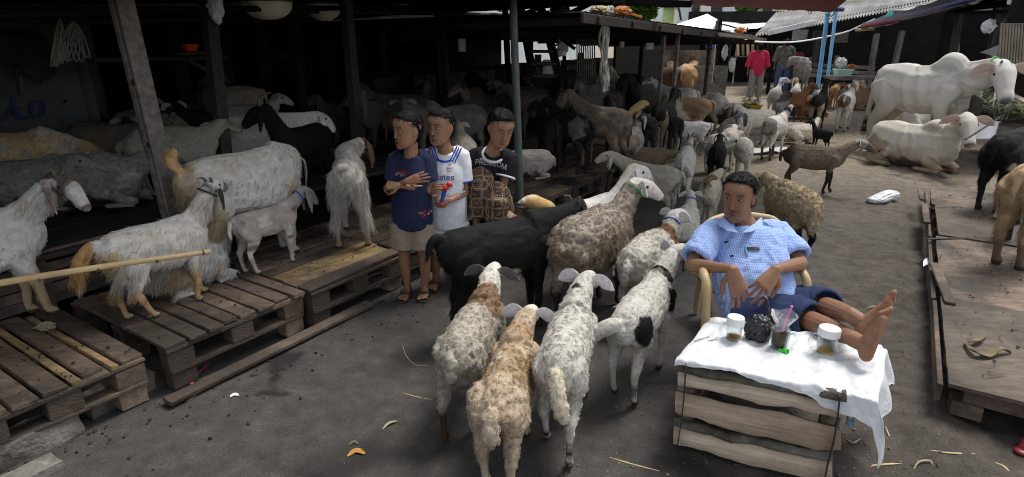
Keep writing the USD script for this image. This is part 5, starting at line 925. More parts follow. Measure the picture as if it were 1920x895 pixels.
def person(name, label, J, skin, age='boy', s=1.0, fine=.006, group=None, gaze=(1, 0, 0), mouth=0., hair='short', hide_feet=False, eyes=True):
    """J: joints in the world; builds the body as one skin, with the head, hands and feet; returns the thing and the joints"""
    rng = np.random.default_rng(hash_s(label)); T = Thing(name, label, 'person', J['base'], group)
    gs = []; k = s
    wid, dep = np.array(J.get('wid', (.15, .13, .155, .15)))*k, np.array(J.get('dep', (.10, .085, .105, .075)))*k
    gs.append(torso_geo(J['pel'], J['chest'], J['neck'], J['front'], wid, dep))
    hc, hR, hs = np.asarray(J['head']), J['hR'], J['hs']
    nb, nt = np.asarray(J['neck']), hc+hR@np.array([-.018, 0, -.085])*hs
    gs.append(loft([[*(nb-.03*nrmz(nt-nb)), .068*k, .06*k], [*(nb*.5+nt*.5), .050*k, .052*k], [*nt, .052*k, .055*k]], n=14, up=hR[:, 0]))
    ar = np.array((.047, .041, .034, .036, .032, .022))*k*J.get('armr', 1); lr = np.array((.085, .07, .054, .052, .050, .032))*k*J.get('legr', 1)
    for sd in 'lr':
        sh, eb, wr = (np.asarray(J[x+sd]) for x in ('sh', 'el', 'wr'))
        inn = sh+(np.asarray(J['neck'])-sh)*.35; gs.append(loft([[*(inn-np.array([0, 0, .012*k])), .040*k, .040*k], [*sh, .046*k, .046*k], [*(sh+(eb-sh)*.2), .046*k, .046*k]], n=12, up=J['front'])); gs.append(limb(sh, eb, wr, ar))
        if 'hnd'+sd in J:
            d, bk, kw = J['hnd'+sd]; gs += tfm(hand_geo(k*J.get('hands', 1.), left=(sd == 'l'), **kw), tri(d, bk), wr+nrmz(d)*.012*k)
        if 'hip'+sd in J:
            hp, kn, an = (np.asarray(J[x+sd]) for x in ('hip', 'kn', 'an')); gs.append(limb(hp, kn, an, lr, n=14))
            d, up = J['ft'+sd]; gs += tfm(foot_geo(k*J.get('feet', 1.), left=(sd == 'l')), tri(d, up), an-nrmz(np.asarray(up))*.02*k)
    v, f = smooth_mesh(union(gs), fine, it=5); col = np.tile(np.asarray(skin, float), (len(v), 1))
    # knuckles and joints a little darker
    hv, hf = smooth_mesh(head_geo(age, mouth), .0032 if age == 'man' else .0042 if fine < .01 else .008, it=7)
    if age != 'man': hv[:, 2] = np.where(hv[:, 2] < 0, hv[:, 2]*.87, hv[:, 2])
    hcol = head_colour(hv, skin, age, rng)
    hw = (hv*hs)@hR.T+hc
    # the head and body become one surface: union of the two closed meshes
    U = man((v, f))+man((hw, hf)); bv, bf = arr(U)
    tree = cKDTree(np.vstack([v, hw])); cols = np.vstack([col, hcol]); bc = cols[tree.query(bv)[1]]
    nz = fbm(bv*30, 3); n2 = fbm(bv*110+5, 2); bc = bc*((.80+.40*nz)*(.86+.28*n2))[:, None]; bc[:, 1:] *= (1.04-.10*fbm(bv*16+3, 2))[:, None]
    T.add('body', (bv, bf), 'skin', True, bc)
    if eyes:
        g = np.asarray(gaze, float); g = nrmz(hR.T@g)
        for sgn in (1, -1):
            e = np.array([.0655+(.0025 if age != 'man' else .001), sgn*.031, .0205]); ev, ef = arr(trimesh.creation.icosphere(4, .0125)); dot = (ev/.0125)@nrmz(g+np.array([.8, 0, 0]))
            ec = np.where((dot > .87)[:, None], np.array([.012, .008, .006]), np.array([.55, .52, .48])); T.add('eye', (((ev+e)*hs)@hR.T+hc, ef), 'eyeball', True, ec)
    if hair: hair_on(T, hc, hR, hs, hair, rng)
    return T
def hair_on(T, hc, hR, hs, style, rng):
    sk = man(lathe_head(.9 if style != 'man' else .75))
    a = sk.trim_by_plane(nrmz([-.75, 0, 1.]), .056 if style == 'man' else .046); b = sk.trim_by_plane(nrmz([-1., 0, .35]), .036 if style != 'man' else .016)
    m = a+b
    v, f = smooth_mesh(m, .009, it=3); v = v+vnormals(v, f)*(fbm(v*55, 2)-.45)[:, None]*.012
    T.add('hair', ((v*hs)@hR.T+hc, f), 'black_hair', True)
    n = vnormals(v, f); N = 1500 if style == 'man' else 1100; ar = np.linalg.norm(np.cross(v[f[:, 1]]-v[f[:, 0]], v[f[:, 2]]-v[f[:, 0]]), axis=1)
    fi = rng.choice(len(f), N, p=ar/ar.sum()); p = v[f[fi]].mean(1); nn = n[f[fi, 0]]
    if style == 'man': fl = np.c_[np.full(N, -.5), np.where(p[:, 1] > .03, .9, -.9), np.where(np.abs(p[:, 1]) > .05, -.9, .1)]
    else: fl = np.c_[np.where(p[:, 0] > -.02, .9, -.7), p[:, 1]*9, np.full(N, -.55)]
    fl = fl+rng.normal(0, .3, (N, 3)); fl -= nn*(fl*nn).sum(1, keepdims=True); fl /= np.linalg.norm(fl, axis=1, keepdims=True)+1e-9
    L = rng.uniform(.016, .036, N)*(.75 if style == 'man' else .9); s = np.linspace(0, 1, 4)[None, :, None]
    pts = p[:, None]+s*(fl*.85+nn*.32)[:, None]*L[:, None, None]-np.array([0, 0, .35])*s**2*L[:, None, None]
    grey = rng.random(N) < (.10 if style == 'man' else 0)
    curves(T.path, 'hair_strands', (pts*hs)@hR.T+hc, .0022*hs, 'hair_strands', np.where(grey[:, None], [.12, .12, .12], [.004, .0035, .003]), T.loc)
def lathe_head(k=1.):
    e = .010*k
    sl = [(-.085, .02, -.03-e, .045), (-.06, .03, -.062-e, .058+e), (-.03, .05, -.082-e, .068+e), (0, .07, -.094-e, .0705+e), (.03, .084+e, -.102-e, .0735+e), (.06, .086+e, -.104-e, .0745+e), (.085, .076+e, -.096-e, .069+e), (.108+e, .046+e, -.07-e, .05+e), (.119+e*1.4, .012, -.034, .022)]
    n = 24; an = np.arange(n)*2*np.pi/n; V = []
    for z, xf, xb, hw in sl: V.append(np.c_[(xf+xb)/2+(xf-xb)/2*np.cos(an), hw*np.sin(an), np.full(n, z)])
    V = np.vstack(V); m = len(sl); i, j = np.meshgrid(np.arange(m-1), np.arange(n), indexing='ij'); jj = np.arange(n)
    q = np.stack([i*n+j, i*n+(j+1) % n, (i+1)*n+(j+1) % n, (i+1)*n+j], -1).reshape(-1, 4); V = np.vstack([V, [[0, 0, -.088]], [[-.012, 0, .122+e*1.5]]])
    return V, np.vstack([q[:, [0, 1, 2]], q[:, [0, 2, 3]], np.stack([np.full(n, m*n), (jj+1) % n, jj], 1), np.stack([np.full(n, m*n+1), (m-1)*n+jj, (m-1)*n+(jj+1) % n], 1)])
def garment(T, name, gs, matn, edge=.009, wr=.010, freq=14., cut=None, col=None, stf=None, seed=0, it=6, axis=None):
    """cloth: union of lofts, less the openings, with folds"""
    m = union(gs)
    if cut: m = m-union(cut)
    v, f = smooth_mesh(m, edge, it=it); n = vnormals(v, f)
    st = np.array(axis) if axis is not None else np.ones(3)
    w = (1-np.abs(fbm(v*freq*st+seed, 3)-.5)*4)*.5+(fbm(v*freq*.5*st+seed+9, 2)-.5)
    v = v+n*(w*wr)[:, None]
    c = col(v) if col else None
    T.add(name, (v, f), matn, True, c, st=stf(v) if stf else None)
    return v, f
def sleeve(sh, el, t0, t1, r0, r1, inner=.0, nk=None, front=(0, -1, 0)):
    sh, el = np.asarray(sh, float), np.asarray(el, float); d = el-sh
    R = []
    if nk is not None and not inner: R.append([*(sh+(np.asarray(nk)-sh)*.5), r0*.95, r0*.9])
    if inner: R = [[*(sh+d*(t0+.6*(t1-t0))), r1*.80, r1*.80], [*(sh+d*(t1+.25)), r1*.92, r1*.92]]
    else: R += [[*(sh+d*t0), r0, r0], [*(sh+d*(t0+t1)/2), (r0+r1)/2, (r0+r1)/2], [*(sh+d*t1), r1, r1]]
    return loft(R, n=16, sub=2, up=front, cap=.05)
def drape_text(T, name, text, height, matn, surf, org, xdir, ydir, bold=True, lift=.0025, arc=0., depth=.0016, mesh=None, label=None):
    """flat lettering laid onto a cloth surface: every vertex moves along the view normal onto the cloth"""
    m = mesh if mesh is not None else meshkit.text_mesh(text, height, depth, bold); v, f = arr(m)
    if mesh is None: v[:, 0] -= (v[:, 0].min()+v[:, 0].max())/2
    tm = trimesh.Trimesh(v, f, process=False)
    if arc: v[:, 1] += arc*(1-(v[:, 0]/np.abs(v[:, 0]).max())**2)
    x, y = nrmz(xdir), nrmz(ydir); n = nrmz(np.cross(x, y)); y = np.cross(n, x)
    w = np.asarray(org)+v[:, :1]*x+v[:, 1:2]*y; sm = trimesh.Trimesh(*surf, process=False)
    o = w+n*.5; hit, ri, _ = sm.ray.intersects_location(o, np.tile(-n, (len(o), 1)), multiple_hits=False)
    dep = np.full(len(w), np.nan); dep[ri] = (hit-o[ri])@(-n); dep[np.isnan(dep)] = np.nanmedian(dep) if len(ri) else .5
    w = o-n*(dep-lift-v[:, 2])[:, None]
    T.add(name, (w, f), matn, False, label=label)
mat('eyeball', {'a': ('attribute', {'attribute': 'col'}), 'p': ('principled_bsdf', {'roughness': .12})}, [('a.color', 'p.base_color')])
plain('black_hair', (.005, .0045, .004), .62, .5, 60, bump=.6, bscale=120, stretch=(1, 1, .3), spec=.15)
# ---------------------------------------------------------------- the animals of the photograph
WHITE, CREAM, GOLD, TAN, BROWN, DBROWN, BLACK, GREY = (.62, .60, .56), (.52, .48, .40), (.42, .27, .11), (.34, .24, .14), (.17, .105, .06), (.07, .045, .03), (.010, .0095, .0095), (.30, .285, .265)
def spot(rear, front, z=0.0, h=None):
    a, b = P(*rear, z), P(*front, z)
    if h: b = a+(b-a)/np.linalg.norm(b-a)*.70*h                 # the hind feet stand at the first pixel
    return (a+b)/2, math.degrees(math.atan2(b[1]-a[1], b[0]-a[0]))
LG = dict(n=5200, len=.032, rump=3.6, ridge=1.7, w=.0024)     # long-haired goat
SG = dict(n=2600, len=.022, rump=1.6, w=.0024)
WO = lambda n=5200, l=.021: dict(n=n, len=l, w=.0036, clump=10)
UPT = [(-.03, 0, .04), (-.06, 0, .09), (-.06, 0, .14), (-.02, 0, .17)]
# flock of sheep walking away in the alley
p, a = spot((936, 912), (984, 745), 0, .53)
animal('sheep', 'tan woolly sheep nearest the camera, pale ears out sideways, ochre band over its back', p, a, .53, dict(kind='sheep', fat=.72, base=(.42, .33, .235), neck=(-8, 14), head=(-6, -26), ear=('side', .20), earw=.045, wool=.020, zones=[('blob', (-.05, 0, .95), (.22, .5, .3), (.31, .22, .135)), ('noise', .50, .72, (.52, .43, .32)), ('head', 0, .5, (.58, .53, .45)), (('ear_l', 'ear_r'), 0, 1, (.62, .60, .60)), ('neck', .0, .4, (.36, .25, .15)), ('blob', (.1, -.25, .7), (.25, .2, .2), (.33, .22, .12))], step=(.06, -.06, .03, -.05), tail=[(-.04, 0, -.02), (-.07, 0, -.08), (-.07, 0, -.16), (-.05, 0, -.22)], tailr=(.05, .045, .04, .02), legr=1.25), edge=.010, fur=WO(6500))
p, a = spot((1046, 846), (1088, 690), 0, .58)
animal('sheep', 'white sheep with a black stocking walking away between the tan sheep and the table', p, a, .58, dict(kind='sheep', base=(.47, .45, .40), neck=(-4, 20), head=(-14, -22), ear=('side', .20), earw=.045, wool=.014, fat=.78, zones=[('noise', .52, .75, (.56, .53, .47)), (('ear_l', 'ear_r'), 0, 1, (.68, .62, .64)), ('hind_l', .70, .86, BLACK), ('hind_r', .62, .70, BLACK), ('hind_r', .80, .88, BLACK), ('blob', (.48, .05, 1.0), .07, (.03, .03, .03)), ('tail', .1, 1, (.58, .52, .40))], step=(-.05, .1, .12, -.14), tail=[(-.05, -.01, -.02), (-.10, -.03, -.10), (-.12, -.06, -.20), (-.12, -.08, -.30)], tailr=(.045, .045, .042, .02)), edge=.010, fur=WO(6000, .022))
p, a = spot((868, 808), (925, 690), 0, .56)
animal('sheep', 'grey-cream curly sheep with rust-brown shoulders, dark pointed ears and a brown hind leg', p, a, .56, dict(kind='sheep', fat=.76, base=(.38, .345, .28), neck=(8, 22), head=(-2, -14), ear=('side', .21), earw=.040, wool=.020, zones=[('blob', (.28, .0, .92), (.20, .4, .22), (.20, .125, .075)), ('noise', .5, .7, (.48, .44, .37)), ('head', 0, .9, (.56, .54, .49)), (('ear_l', 'ear_r'), .15, 1, (.11, .10, .10)), ('hind_l', .52, .97, (.05, .03, .022)), ('hind_r', .42, .8, (.05, .03, .025)), ('neck', .35, 1, (.52, .49, .43))], step=(.05, -.08, -.12, .12), tail=[(-.04, 0, -.02), (-.06, 0, -.08), (-.05, 0, -.14), (-.04, 0, -.18)]), edge=.010, fur=WO(6500))
p, a = spot((1170, 748), (1232, 662), 0, .57)
animal('sheep', 'white short-coated sheep with black patches on rump and side, thick tail swung to the left', p, a, .57, dict(kind='sheep', base=(.48, .46, .41), neck=(-10, 40), head=(-40, -8), ear=('side', .19), earw=.042, wool=.012, fat=.76, zones=[('noise', .52, .75, (.54, .52, .46)), ('blob', (-.38, -.14, .68), (.15, .13, .16), BLACK), ('blob', (-.40, .2, .80), (.10, .12, .10), BLACK), ('blob', (.30, -.2, .72), (.13, .12, .16), BLACK), ('neck', .15, .3, BLACK), (('ear_l', 'ear_r'), 0, 1, (.66, .60, .62)), ('head', .35, .6, (.2, .18, .16)), (('hind_l', 'hind_r', 'front_r'), .84, 1, BLACK), ('hind_r', .62, .67, BLACK)], step=(.02, -.06, .05, -.03), tail=[(-.05, .05, .0), (-.10, .14, -.05), (-.13, .24, -.13), (-.14, .30, -.20)], tailr=(.06, .055, .05, .025)), edge=.010, fur=WO(4500, .016))
p, a = spot((1070, 612), (1160, 548), 0, .70)
animal('sheep', 'big brown-grey shaggy ram with a pale white face and twine round its neck', p, a, .70, dict(kind='sheep', base=(.24, .195, .145), neck=(-8, 42), head=(-44, -22), ear=('side', .20), earw=.042, wool=.030, zones=[('noise', .47, .66, (.38, .32, .25)), ('noise', .56, .72, (.15, .105, .07)), ('plane', (0, 0, 1), .86, .08, (.30, .26, .21)), ('neck', .55, 1, (.26, .23, .19)), ('head', 0, 1, (.62, .58, .52)), (('ear_l', 'ear_r'), 0, 1, (.66, .63, .62)), (('hind_l', 'hind_r', 'front_l', 'front_r'), .45, 1, (.045, .035, .03))], collar='rope_green', collart=.86, nl=1.15, tail=[(-.03, 0, -.04), (-.05, 0, -.14), (-.05, 0, -.24), (-.04, 0, -.30)]), edge=.010, fur=WO(8500, .030))
p, a = spot((1186, 612), (1246, 560), 0, .56)
animal('sheep', 'grey-cream sheep with a rust-brown band behind the neck, between the big ram and the man', p, a, .56, dict(kind='sheep', base=(.44, .41, .35), neck=(6, 38), head=(-18, -16), ear=('side', .18), wool=.022, zones=[('blob', (.30, 0, .88), (.15, .4, .24), (.16, .085, .05)), ('noise', .52, .72, (.54, .51, .45)), ('head', 0, 1, (.58, .56, .52)), (('ear_l', 'ear_r'), 0, 1, (.62, .60, .60)), (('front_r', 'front_l'), .5, 1, (.10, .085, .07))], collar='rope_blue'), edge=.012, fur=WO(4500, .022))
p, a = spot((868, 640), (1005, 600), 0, .73)
animal('goat', 'glossy black goat with a white belly patch, its rump towards the boys', p, a, .73, dict(kind='goat', base=BLACK, neck=(14, 8), head=(34, -10), ear=('hang', .2), fat=.92, zones=[('blob', (.02, -.16, .50), (.14, .12, .06), (.62, .56, .45)), ('blob', (-.52, .03, .80), (.03, .04, .06), (.5, .46, .4))], step=(.04, -.02, .05, -.12), horn=('back', .10, .014, 'horn'), tail=[(-.05, 0, .02), (-.09, 0, -.01), (-.12, 0, -.08), (-.13, 0, -.14)]), edge=.011, fur=dict(n=5000, len=.024, rump=1.7, ridge=1.6, w=.0022))
p, a = spot((1030, 560), (1165, 508))
animal('goat', 'white long-eared goat with a golden bushy tail, behind the brown ram', p, a, .66, dict(kind='goat', base=WHITE, neck=(-2, 52), head=(-22, -30), ear=('hang', .26), roman=.025, zones=[('tail', .05, 1, (.48, .31, .12)), ('noise', .55, .75, CREAM), ('head', .7, 1, (.35, .33, .31))], tail=[(-.06, .02, .05), (-.16, .05, .11), (-.26, .08, .16), (-.36, .10, .18)], tailr=(.06, .075, .07, .03)), edge=.012, fur=dict(n=5200, len=.03, zones=[('tail', 0, 1, 3.6)], w=.0026))
# goats on the pallets
p, a = spot((252, 604), (382, 556), DZ)
animal('goat', 'white roped goat with golden tail and hind legs on the broad brown pallet', p, a, .52, dict(kind='goat', base=(.60, .57, .52), neck=(-4, 56), head=(26, -8), ear=('hang', .27), roman=.022, earw=.036, zones=[('noise', .54, .76, CREAM), ('tail', .2, 1, (.44, .27, .11)), (('hind_l', 'hind_r'), .38, .95, (.40, .26, .13)), (('front_l', 'front_r'), .40, 1, (.40, .25, .12)), ('blob', (-.46, 0, .70), (.14, .2, .16), (.52, .40, .25)), (('ear_l', 'ear_r'), .35, 1, (.05, .045, .045)), ('head', .0, .14, (.14, .12, .11)), ('head', .6, 1, (.20, .18, .17))], step=(.10, -.06, -.05, .12), horn=('back', .10, .018), collar='rope_dark', collart=.9, tail=[(-.06, .03, -.02), (-.14, .06, -.10), (-.20, .09, -.22), (-.20, .10, -.34)], tailr=(.05, .06, .055, .025)), edge=.010, fur=dict(n=8500, len=.028, rump=2.0, ridge=1.6, zones=[('tail', 0, 1, 2.6)], w=.0024))
p, a = spot((-115, 640), (70, 590), DZ)
animal('goat', 'white goat with dark brown face and broad white nose at the left edge', p, a, .62, dict(kind='goat', base=(.60, .58, .55), neck=(-14, 48), head=(-56, -40), ear=('hang', .24), roman=.035, hl=1.12, zones=[('noise', .54, .76, (.55, .50, .42)), ('head', 0, .5, (.13, .09, .075)), ('head', .88, 1, (.14, .11, .10)), (('ear_l', 'ear_r'), 0, .45, (.45, .40, .36)), (('ear_l', 'ear_r'), .45, 1, (.25, .2, .18)), (('front_l', 'front_r'), .40, 1, (.40, .30, .19)), ('neck', .88, 1, (.2, .15, .12))], step=(-.03, .08, 0, .06), horn=('back', .10, .02), legr=1.2), edge=.010, fur=dict(n=7000, len=.022, ridge=2.6, zones=[('torso', .62, 1, 1.7)], w=.0024))
p, a = spot((425, 510), (535, 474), DZ)
animal('goat', 'large white goat with long golden breeches and a curled tail, standing behind the roped one', p, a, .76, dict(kind='goat', base=(.58, .56, .51), neck=(50, -12), head=(70, -50), ear=('hang', .24), fat=1.05, zones=[('noise', .54, .76, CREAM), ('plane', (-1, 0, -.55), -.02, .12, (.46, .36, .23)), ('tail', 0, 1, (.46, .30, .14)), (('hind_l', 'hind_r'), .70, 1, (.05, .045, .04)), ('blob', (.35, -.2, .50), (.10, .2, .16), (.46, .36, .24))], tail=UPT, tailr=(.035, .04, .04, .02)), edge=.011, fur=dict(n=8000, len=.030, rump=3.4, ridge=1.7, zones=[('tail', 0, 1, 1.5)], w=.0025))
p, a = spot((340, 548), (395, 530), DZ)
animal('goat', 'white long-haired goat lying on the pallet underneath the roped one', p, a+8, .44, dict(kind='goat', lie=1, base=(.58, .56, .53), neck=(30, 20), head=(70, -50), ear=('hang', .2), zones=[('noise', .5, .7, (.50, .44, .35)), ('blob', (-.3, -.2, .3), (.2, .3, .2), (.44, .34, .22))]), edge=.013, fur=dict(n=4500, len=.045, rump=1.8, w=.0026))
p, a = spot((472, 514), (548, 488), DZ)
animal('goat', 'thin grey-white kid with scabby skin and a blue collar, standing on the dark pallet', p, a, .43, dict(kind='goat', base=(.36, .32, .28), neck=(14, 28), head=(-4, -46), ear=('hang', .33), earw=.048, fat=.84, hl=1.1, legr=1.05, zones=[('noise', .50, .62, (.50, .46, .42)), ('noise', .60, .70, (.20, .13, .10)), ('head', 0, 1, (.27, .26, .25)), (('ear_l', 'ear_r'), 0, 1, (.24, .23, .225)), ('neck', .3, 1, (.30, .29, .28)), ('tail', .2, 1, (.6, .56, .5))], collar='rope_blue', collart=.7, step=(.1, -.03, -.06, .02), tail=[(-.05, 0, -.04), (-.08, 0, -.14), (-.08, 0, -.22), (-.07, 0, -.28)]), edge=.010, fur=dict(n=1800, len=.012, w=.002, zones=[('tail', 0, 1, 2.5)]))
p, a = spot((655, 470), (672, 425), DZ)
animal('goat', 'white goat seen from behind with shaggy hindquarters, standing beside the boys', p, a+6, .68, dict(kind='goat', base=(.56, .53, .47), neck=(-24, 10), head=(-40, -50), ear=('hang', .26), fat=.88, zones=[('noise', .54, .76, CREAM), ('head', 0, 1, (.12, .075, .05)), (('ear_l', 'ear_r'), 0, 1, (.16, .10, .07)), (('hind_l', 'hind_r'), .6, .95, (.40, .31, .20)), ('plane', (0, 0, 1), .98, .06, (.50, .42, .30))], spread=(0, 0, .05, -.06), legr=1.08, tail=[(-.04, 0, .02), (-.07, .03, .03), (-.08, .06, .02), (-.08, .09, .0)]), edge=.011, fur=dict(n=7000, len=.034, rump=3.0, ridge=2.2, w=.0026))
# behind them in the shed
def herd(label, px, py, dep, head, h, sp, kind='goat', edge=.022, group=None, z=None, fur=None, catg=None, name=None):
    """trunk centre at a pixel and optical depth; stands with the hooves below it"""
    c = D(px, py, dep); k = .66 if not sp.get('lie') else .30; pos = np.array([c[0], c[1], c[2]-k*h if z is None else z])
    return animal(name or kind, label, pos, head, h, dict(sp, kind=kind), group, edge, fur, catg)
herd('grey woolly sheep lying behind the brown-faced goat', 165, 335, 3.75, 8, .58, dict(lie=1, base=(.23, .22, .20), wool=.026, neck=(10, 20), head=(20, -30), ear=('side', .18), zones=[('noise', .5, .7, (.38, .36, .33))]), 'sheep', .015, fur=WO(3500, .024))
herd('grey woolly sheep lying at the far left edge', 30, 342, 3.6, 12, .50, dict(lie=1, base=(.2, .195, .18), wool=.024, neck=(0, 30), head=(0, -30), ear=('side', .18)), 'sheep', .016, fur=WO(1800, .024))
herd('pale goat with a mane of long golden-streaked hair behind the sheep at far left', 30, 300, 4.0, 10, .64, dict(base=(.42, .37, .29), neck=(60, -20), head=(80, -60), ear=('hang', .2), zones=[('noise', .45, .6, (.50, .36, .18))]), 'goat', .015, fur=dict(n=3500, len=.05, ridge=1.5, w=.0028, zones=[('torso', 0, 1, 1.6)]))
herd('brown ram with thick curled horns looking right beside the thick post', 215, 282, 4.4, 12, .62, dict(base=(.13, .105, .08), wool=.02, neck=(-6, 34), head=(-28, -16), ear=('side', .14), hl=1.1, horn=('curl', .15, .036, 'horn'), zones=[('neck', .5, 1, (.17, .135, .10)), ('head', 0, 1, (.20, .165, .13))]), 'sheep', .015)
herd('grey ram with pale curled horns in the dark under the blue writing', 118, 285, 4.9, 195, .58, dict(base=(.22, .21, .19), wool=.02, neck=(0, 40), head=(40, -10), ear=('side', .14), horn=('curl', .14, .034, 'pale_horn')), 'sheep', .018)
herd('black-faced sheep behind the brown ram', 190, 268, 5.0, -20, .58, dict(base=(.24, .21, .18), wool=.018, neck=(-10, 40), head=(-30, -20), ear=('side', .16), zones=[('head', 0, 1, (.03, .028, .025))]), 'sheep', .02)
herd('dim sheep at the far left under the writing', 20, 268, 4.9, 30, .55, dict(base=(.22, .2, .17), wool=.02, ear=('side', .16), neck=(0, 30), head=(10, -40)), 'sheep', .022)
herd('dim sheep lying against the plaster wall between the rams', 75, 275, 5.2, 160, .55, dict(lie=1, base=(.24, .215, .18), wool=.02, ear=('side', .16)), 'sheep', .022)
herd('plain grey sheep with its back turned, left of the thick post', 255, 245, 5.2, 100, .60, dict(base=(.20, .18, .15), wool=.018, neck=(0, 40), ear=('side', .15)), 'sheep', .02)
herd('cream sheep back showing just right of the thick post', 325, 280, 4.1, 20, .52, dict(base=(.28, .26, .21), wool=.018, neck=(40, 30), ear=('side', .15)), 'sheep', .02)
herd('brown-headed white goat standing on the raised deck in the dark by the second post', 432, 195, 6.3, 182, .66, dict(base=(.33, .28, .22), neck=(-130, 50), head=(-120, -30), ear=('hang', .22), zones=[('plane', (1, 0, 0), .12, .05, (.09, .06, .045)), (('neck', 'head', 'ear_l', 'ear_r'), 0, 1, (.08, .055, .04))]), 'goat', .02)
herd('black goat with a white blaze peering out below the second post', 402, 245, 5.2, 262, .56, dict(base=BLACK, neck=(-98, 40), head=(-98, -30), ear=('side', .2), zones=[('head', .1, .8, (.02, .02, .02)), (('ear_l', 'ear_r'), 0, 1, (.25, .24, .23))]), 'goat', .02)
herd('white goat whose neck rises behind the large golden-breeched one', 478, 262, 4.7, 24, .64, dict(base=(.52, .50, .46), neck=(10, 10), head=(20, -40), ear=('hang', .22), fat=1.05), 'goat', .016, fur=dict(n=2500, len=.03, w=.003))
herd('pale sheep resting in the dark above the white goat back', 460, 225, 5.4, 10, .52, dict(lie=1, base=(.30, .28, .24), wool=.018, neck=(10, 60), ear=('side', .15)), 'sheep', .022)
herd('big black goat with a pale curved horn looking at the camera from the dark', 575, 285, 4.7, 262, .68, dict(base=(.008, .0078, .008), neck=(-84, 62), head=(-78, -30), ear=('hang', .22), fat=1.05, horn=('back', .15, .022, 'horn')), 'goat', .016, fur=dict(n=2200, len=.04, w=.0025))
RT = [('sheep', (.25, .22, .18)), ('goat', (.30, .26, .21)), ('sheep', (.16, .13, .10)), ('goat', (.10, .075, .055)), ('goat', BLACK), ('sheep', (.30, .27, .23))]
DIM = [('pale goat head-on in the dark right of the black goat', 640, 225, 6.6, 250, 1), ('dim goat left of the dark post behind the shaggy one', 615, 218, 6.8, 20, 3), ('pale goat neck rising right of the dark post', 700, 218, 6.3, 265, 1), ('dim sheep between the post and the boys', 722, 222, 6.6, 190, 0),
       ('brownish goat in the dark left of the boy in navy', 745, 205, 7.0, 200, 1), ('pale ram standing behind the boys between their heads', 790, 228, 5.4, 262, 5), ('dim sheep over the white-shirted boy', 795, 185, 7.4, 280, 0), ('shadowed sheep behind the squatting boy left shoulder', 862, 232, 5.6, 230, 5), ('dim sheep head behind the squatting boy', 885, 195, 6.5, 260, 2),
       ('curly dim sheep deep behind the squatting boy', 905, 205, 7.2, 10, 0), ('dark goat deep behind the steel pole', 945, 180, 8.0, 190, 4), ('pale sheep back right of the steel pole', 985, 190, 7.2, 170, 5), ('round pale sheep further right of the steel pole', 1008, 196, 6.8, 200, 0), ('black goat between the pole and the slatted panel', 1035, 190, 7.0, 270, 4),
       ('brown goat under the white bucket', 1046, 172, 8.0, 200, 3), ('curly pale sheep standing high under the slatted panel', 1098, 172, 7.4, 40, 0), ('pale sheep left of the rope bundle', 1122, 184, 7.2, 210, 5), ('dark goat right of the hanging rope far back', 1170, 160, 9.5, 200, 3), ('dim brown sheep left under the white wall writing beyond the rams', 290, 235, 6.2, 10, 2), ('dark sheep lying deep behind the second post', 350, 250, 6.0, 190, 2), ('dim goat deep in the middle of the dark shed', 520, 225, 6.9, 200, 3), ('dim sheep far behind the rope bundle', 1090, 150, 9.8, 20, 2)]
for lab, x, y, dep, hd, t in DIM: herd(lab, x, y, dep, hd, .62 if RT[t][0] == 'goat' else .58, dict(base=tuple(np.array(RT[t][1])*.30), wool=.02 if RT[t][0] == 'sheep' else 0, ear=('hang', .22) if RT[t][0] == 'goat' else ('side', .16), neck=((x*7 % 60)-30, 44), head=((x*13 % 100)-50, -28), zones=[('noise', .5, .7, tuple(np.array(RT[t][1])*.5)), ('head', .2, 1, tuple(np.array(RT[t][1])*(.55 if x % 2 else .25)))]), RT[t][0], .024)  # coat colours scaled down to put the shed's shade into them
herd('pale sheep lying by the foot of the steel pole with its forelegs stretched', 985, 306, 5.3, 200, .46, dict(lie=1, base=(.24, .22, .19), wool=.016, neck=(0, 50), head=(80, -20), ear=('side', .16)), 'sheep', .018)
herd('round pale sheep lying behind the squatting boy elbow', 868, 285, 4.9, 100, .54, dict(lie=1, base=(.26, .24, .2), wool=.018, neck=(0, 40), head=(20, -20), ear=('side', .16)), 'sheep', .02)
# goats at the hay rack of the middle shed, coats darkened to carry its shade
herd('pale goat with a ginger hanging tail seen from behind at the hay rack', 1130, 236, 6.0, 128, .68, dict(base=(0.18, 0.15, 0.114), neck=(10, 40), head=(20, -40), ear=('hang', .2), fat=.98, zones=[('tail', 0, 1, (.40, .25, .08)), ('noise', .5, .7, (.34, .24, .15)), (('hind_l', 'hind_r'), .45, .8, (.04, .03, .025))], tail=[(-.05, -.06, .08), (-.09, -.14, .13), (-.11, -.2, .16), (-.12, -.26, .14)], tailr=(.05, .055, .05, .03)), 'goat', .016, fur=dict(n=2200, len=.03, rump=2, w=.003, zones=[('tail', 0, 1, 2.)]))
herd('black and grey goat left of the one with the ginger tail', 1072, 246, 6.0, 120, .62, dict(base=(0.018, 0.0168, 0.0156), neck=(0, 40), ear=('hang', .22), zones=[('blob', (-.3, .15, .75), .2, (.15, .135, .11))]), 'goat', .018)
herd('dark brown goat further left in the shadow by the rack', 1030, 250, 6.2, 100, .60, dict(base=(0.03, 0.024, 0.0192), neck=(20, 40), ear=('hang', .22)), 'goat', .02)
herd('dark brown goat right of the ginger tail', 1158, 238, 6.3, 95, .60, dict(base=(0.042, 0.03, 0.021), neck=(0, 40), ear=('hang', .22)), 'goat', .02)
herd('hornless pale goat with long ears looking over the hay rack', 1160, 185, 7.6, 262, .70, dict(base=(0.144, 0.132, 0.111), neck=(-92, 60), head=(-92, -40), ear=('hang', .3), zones=[('noise', .5, .7, (.42, .39, .33))]), 'goat', .018)
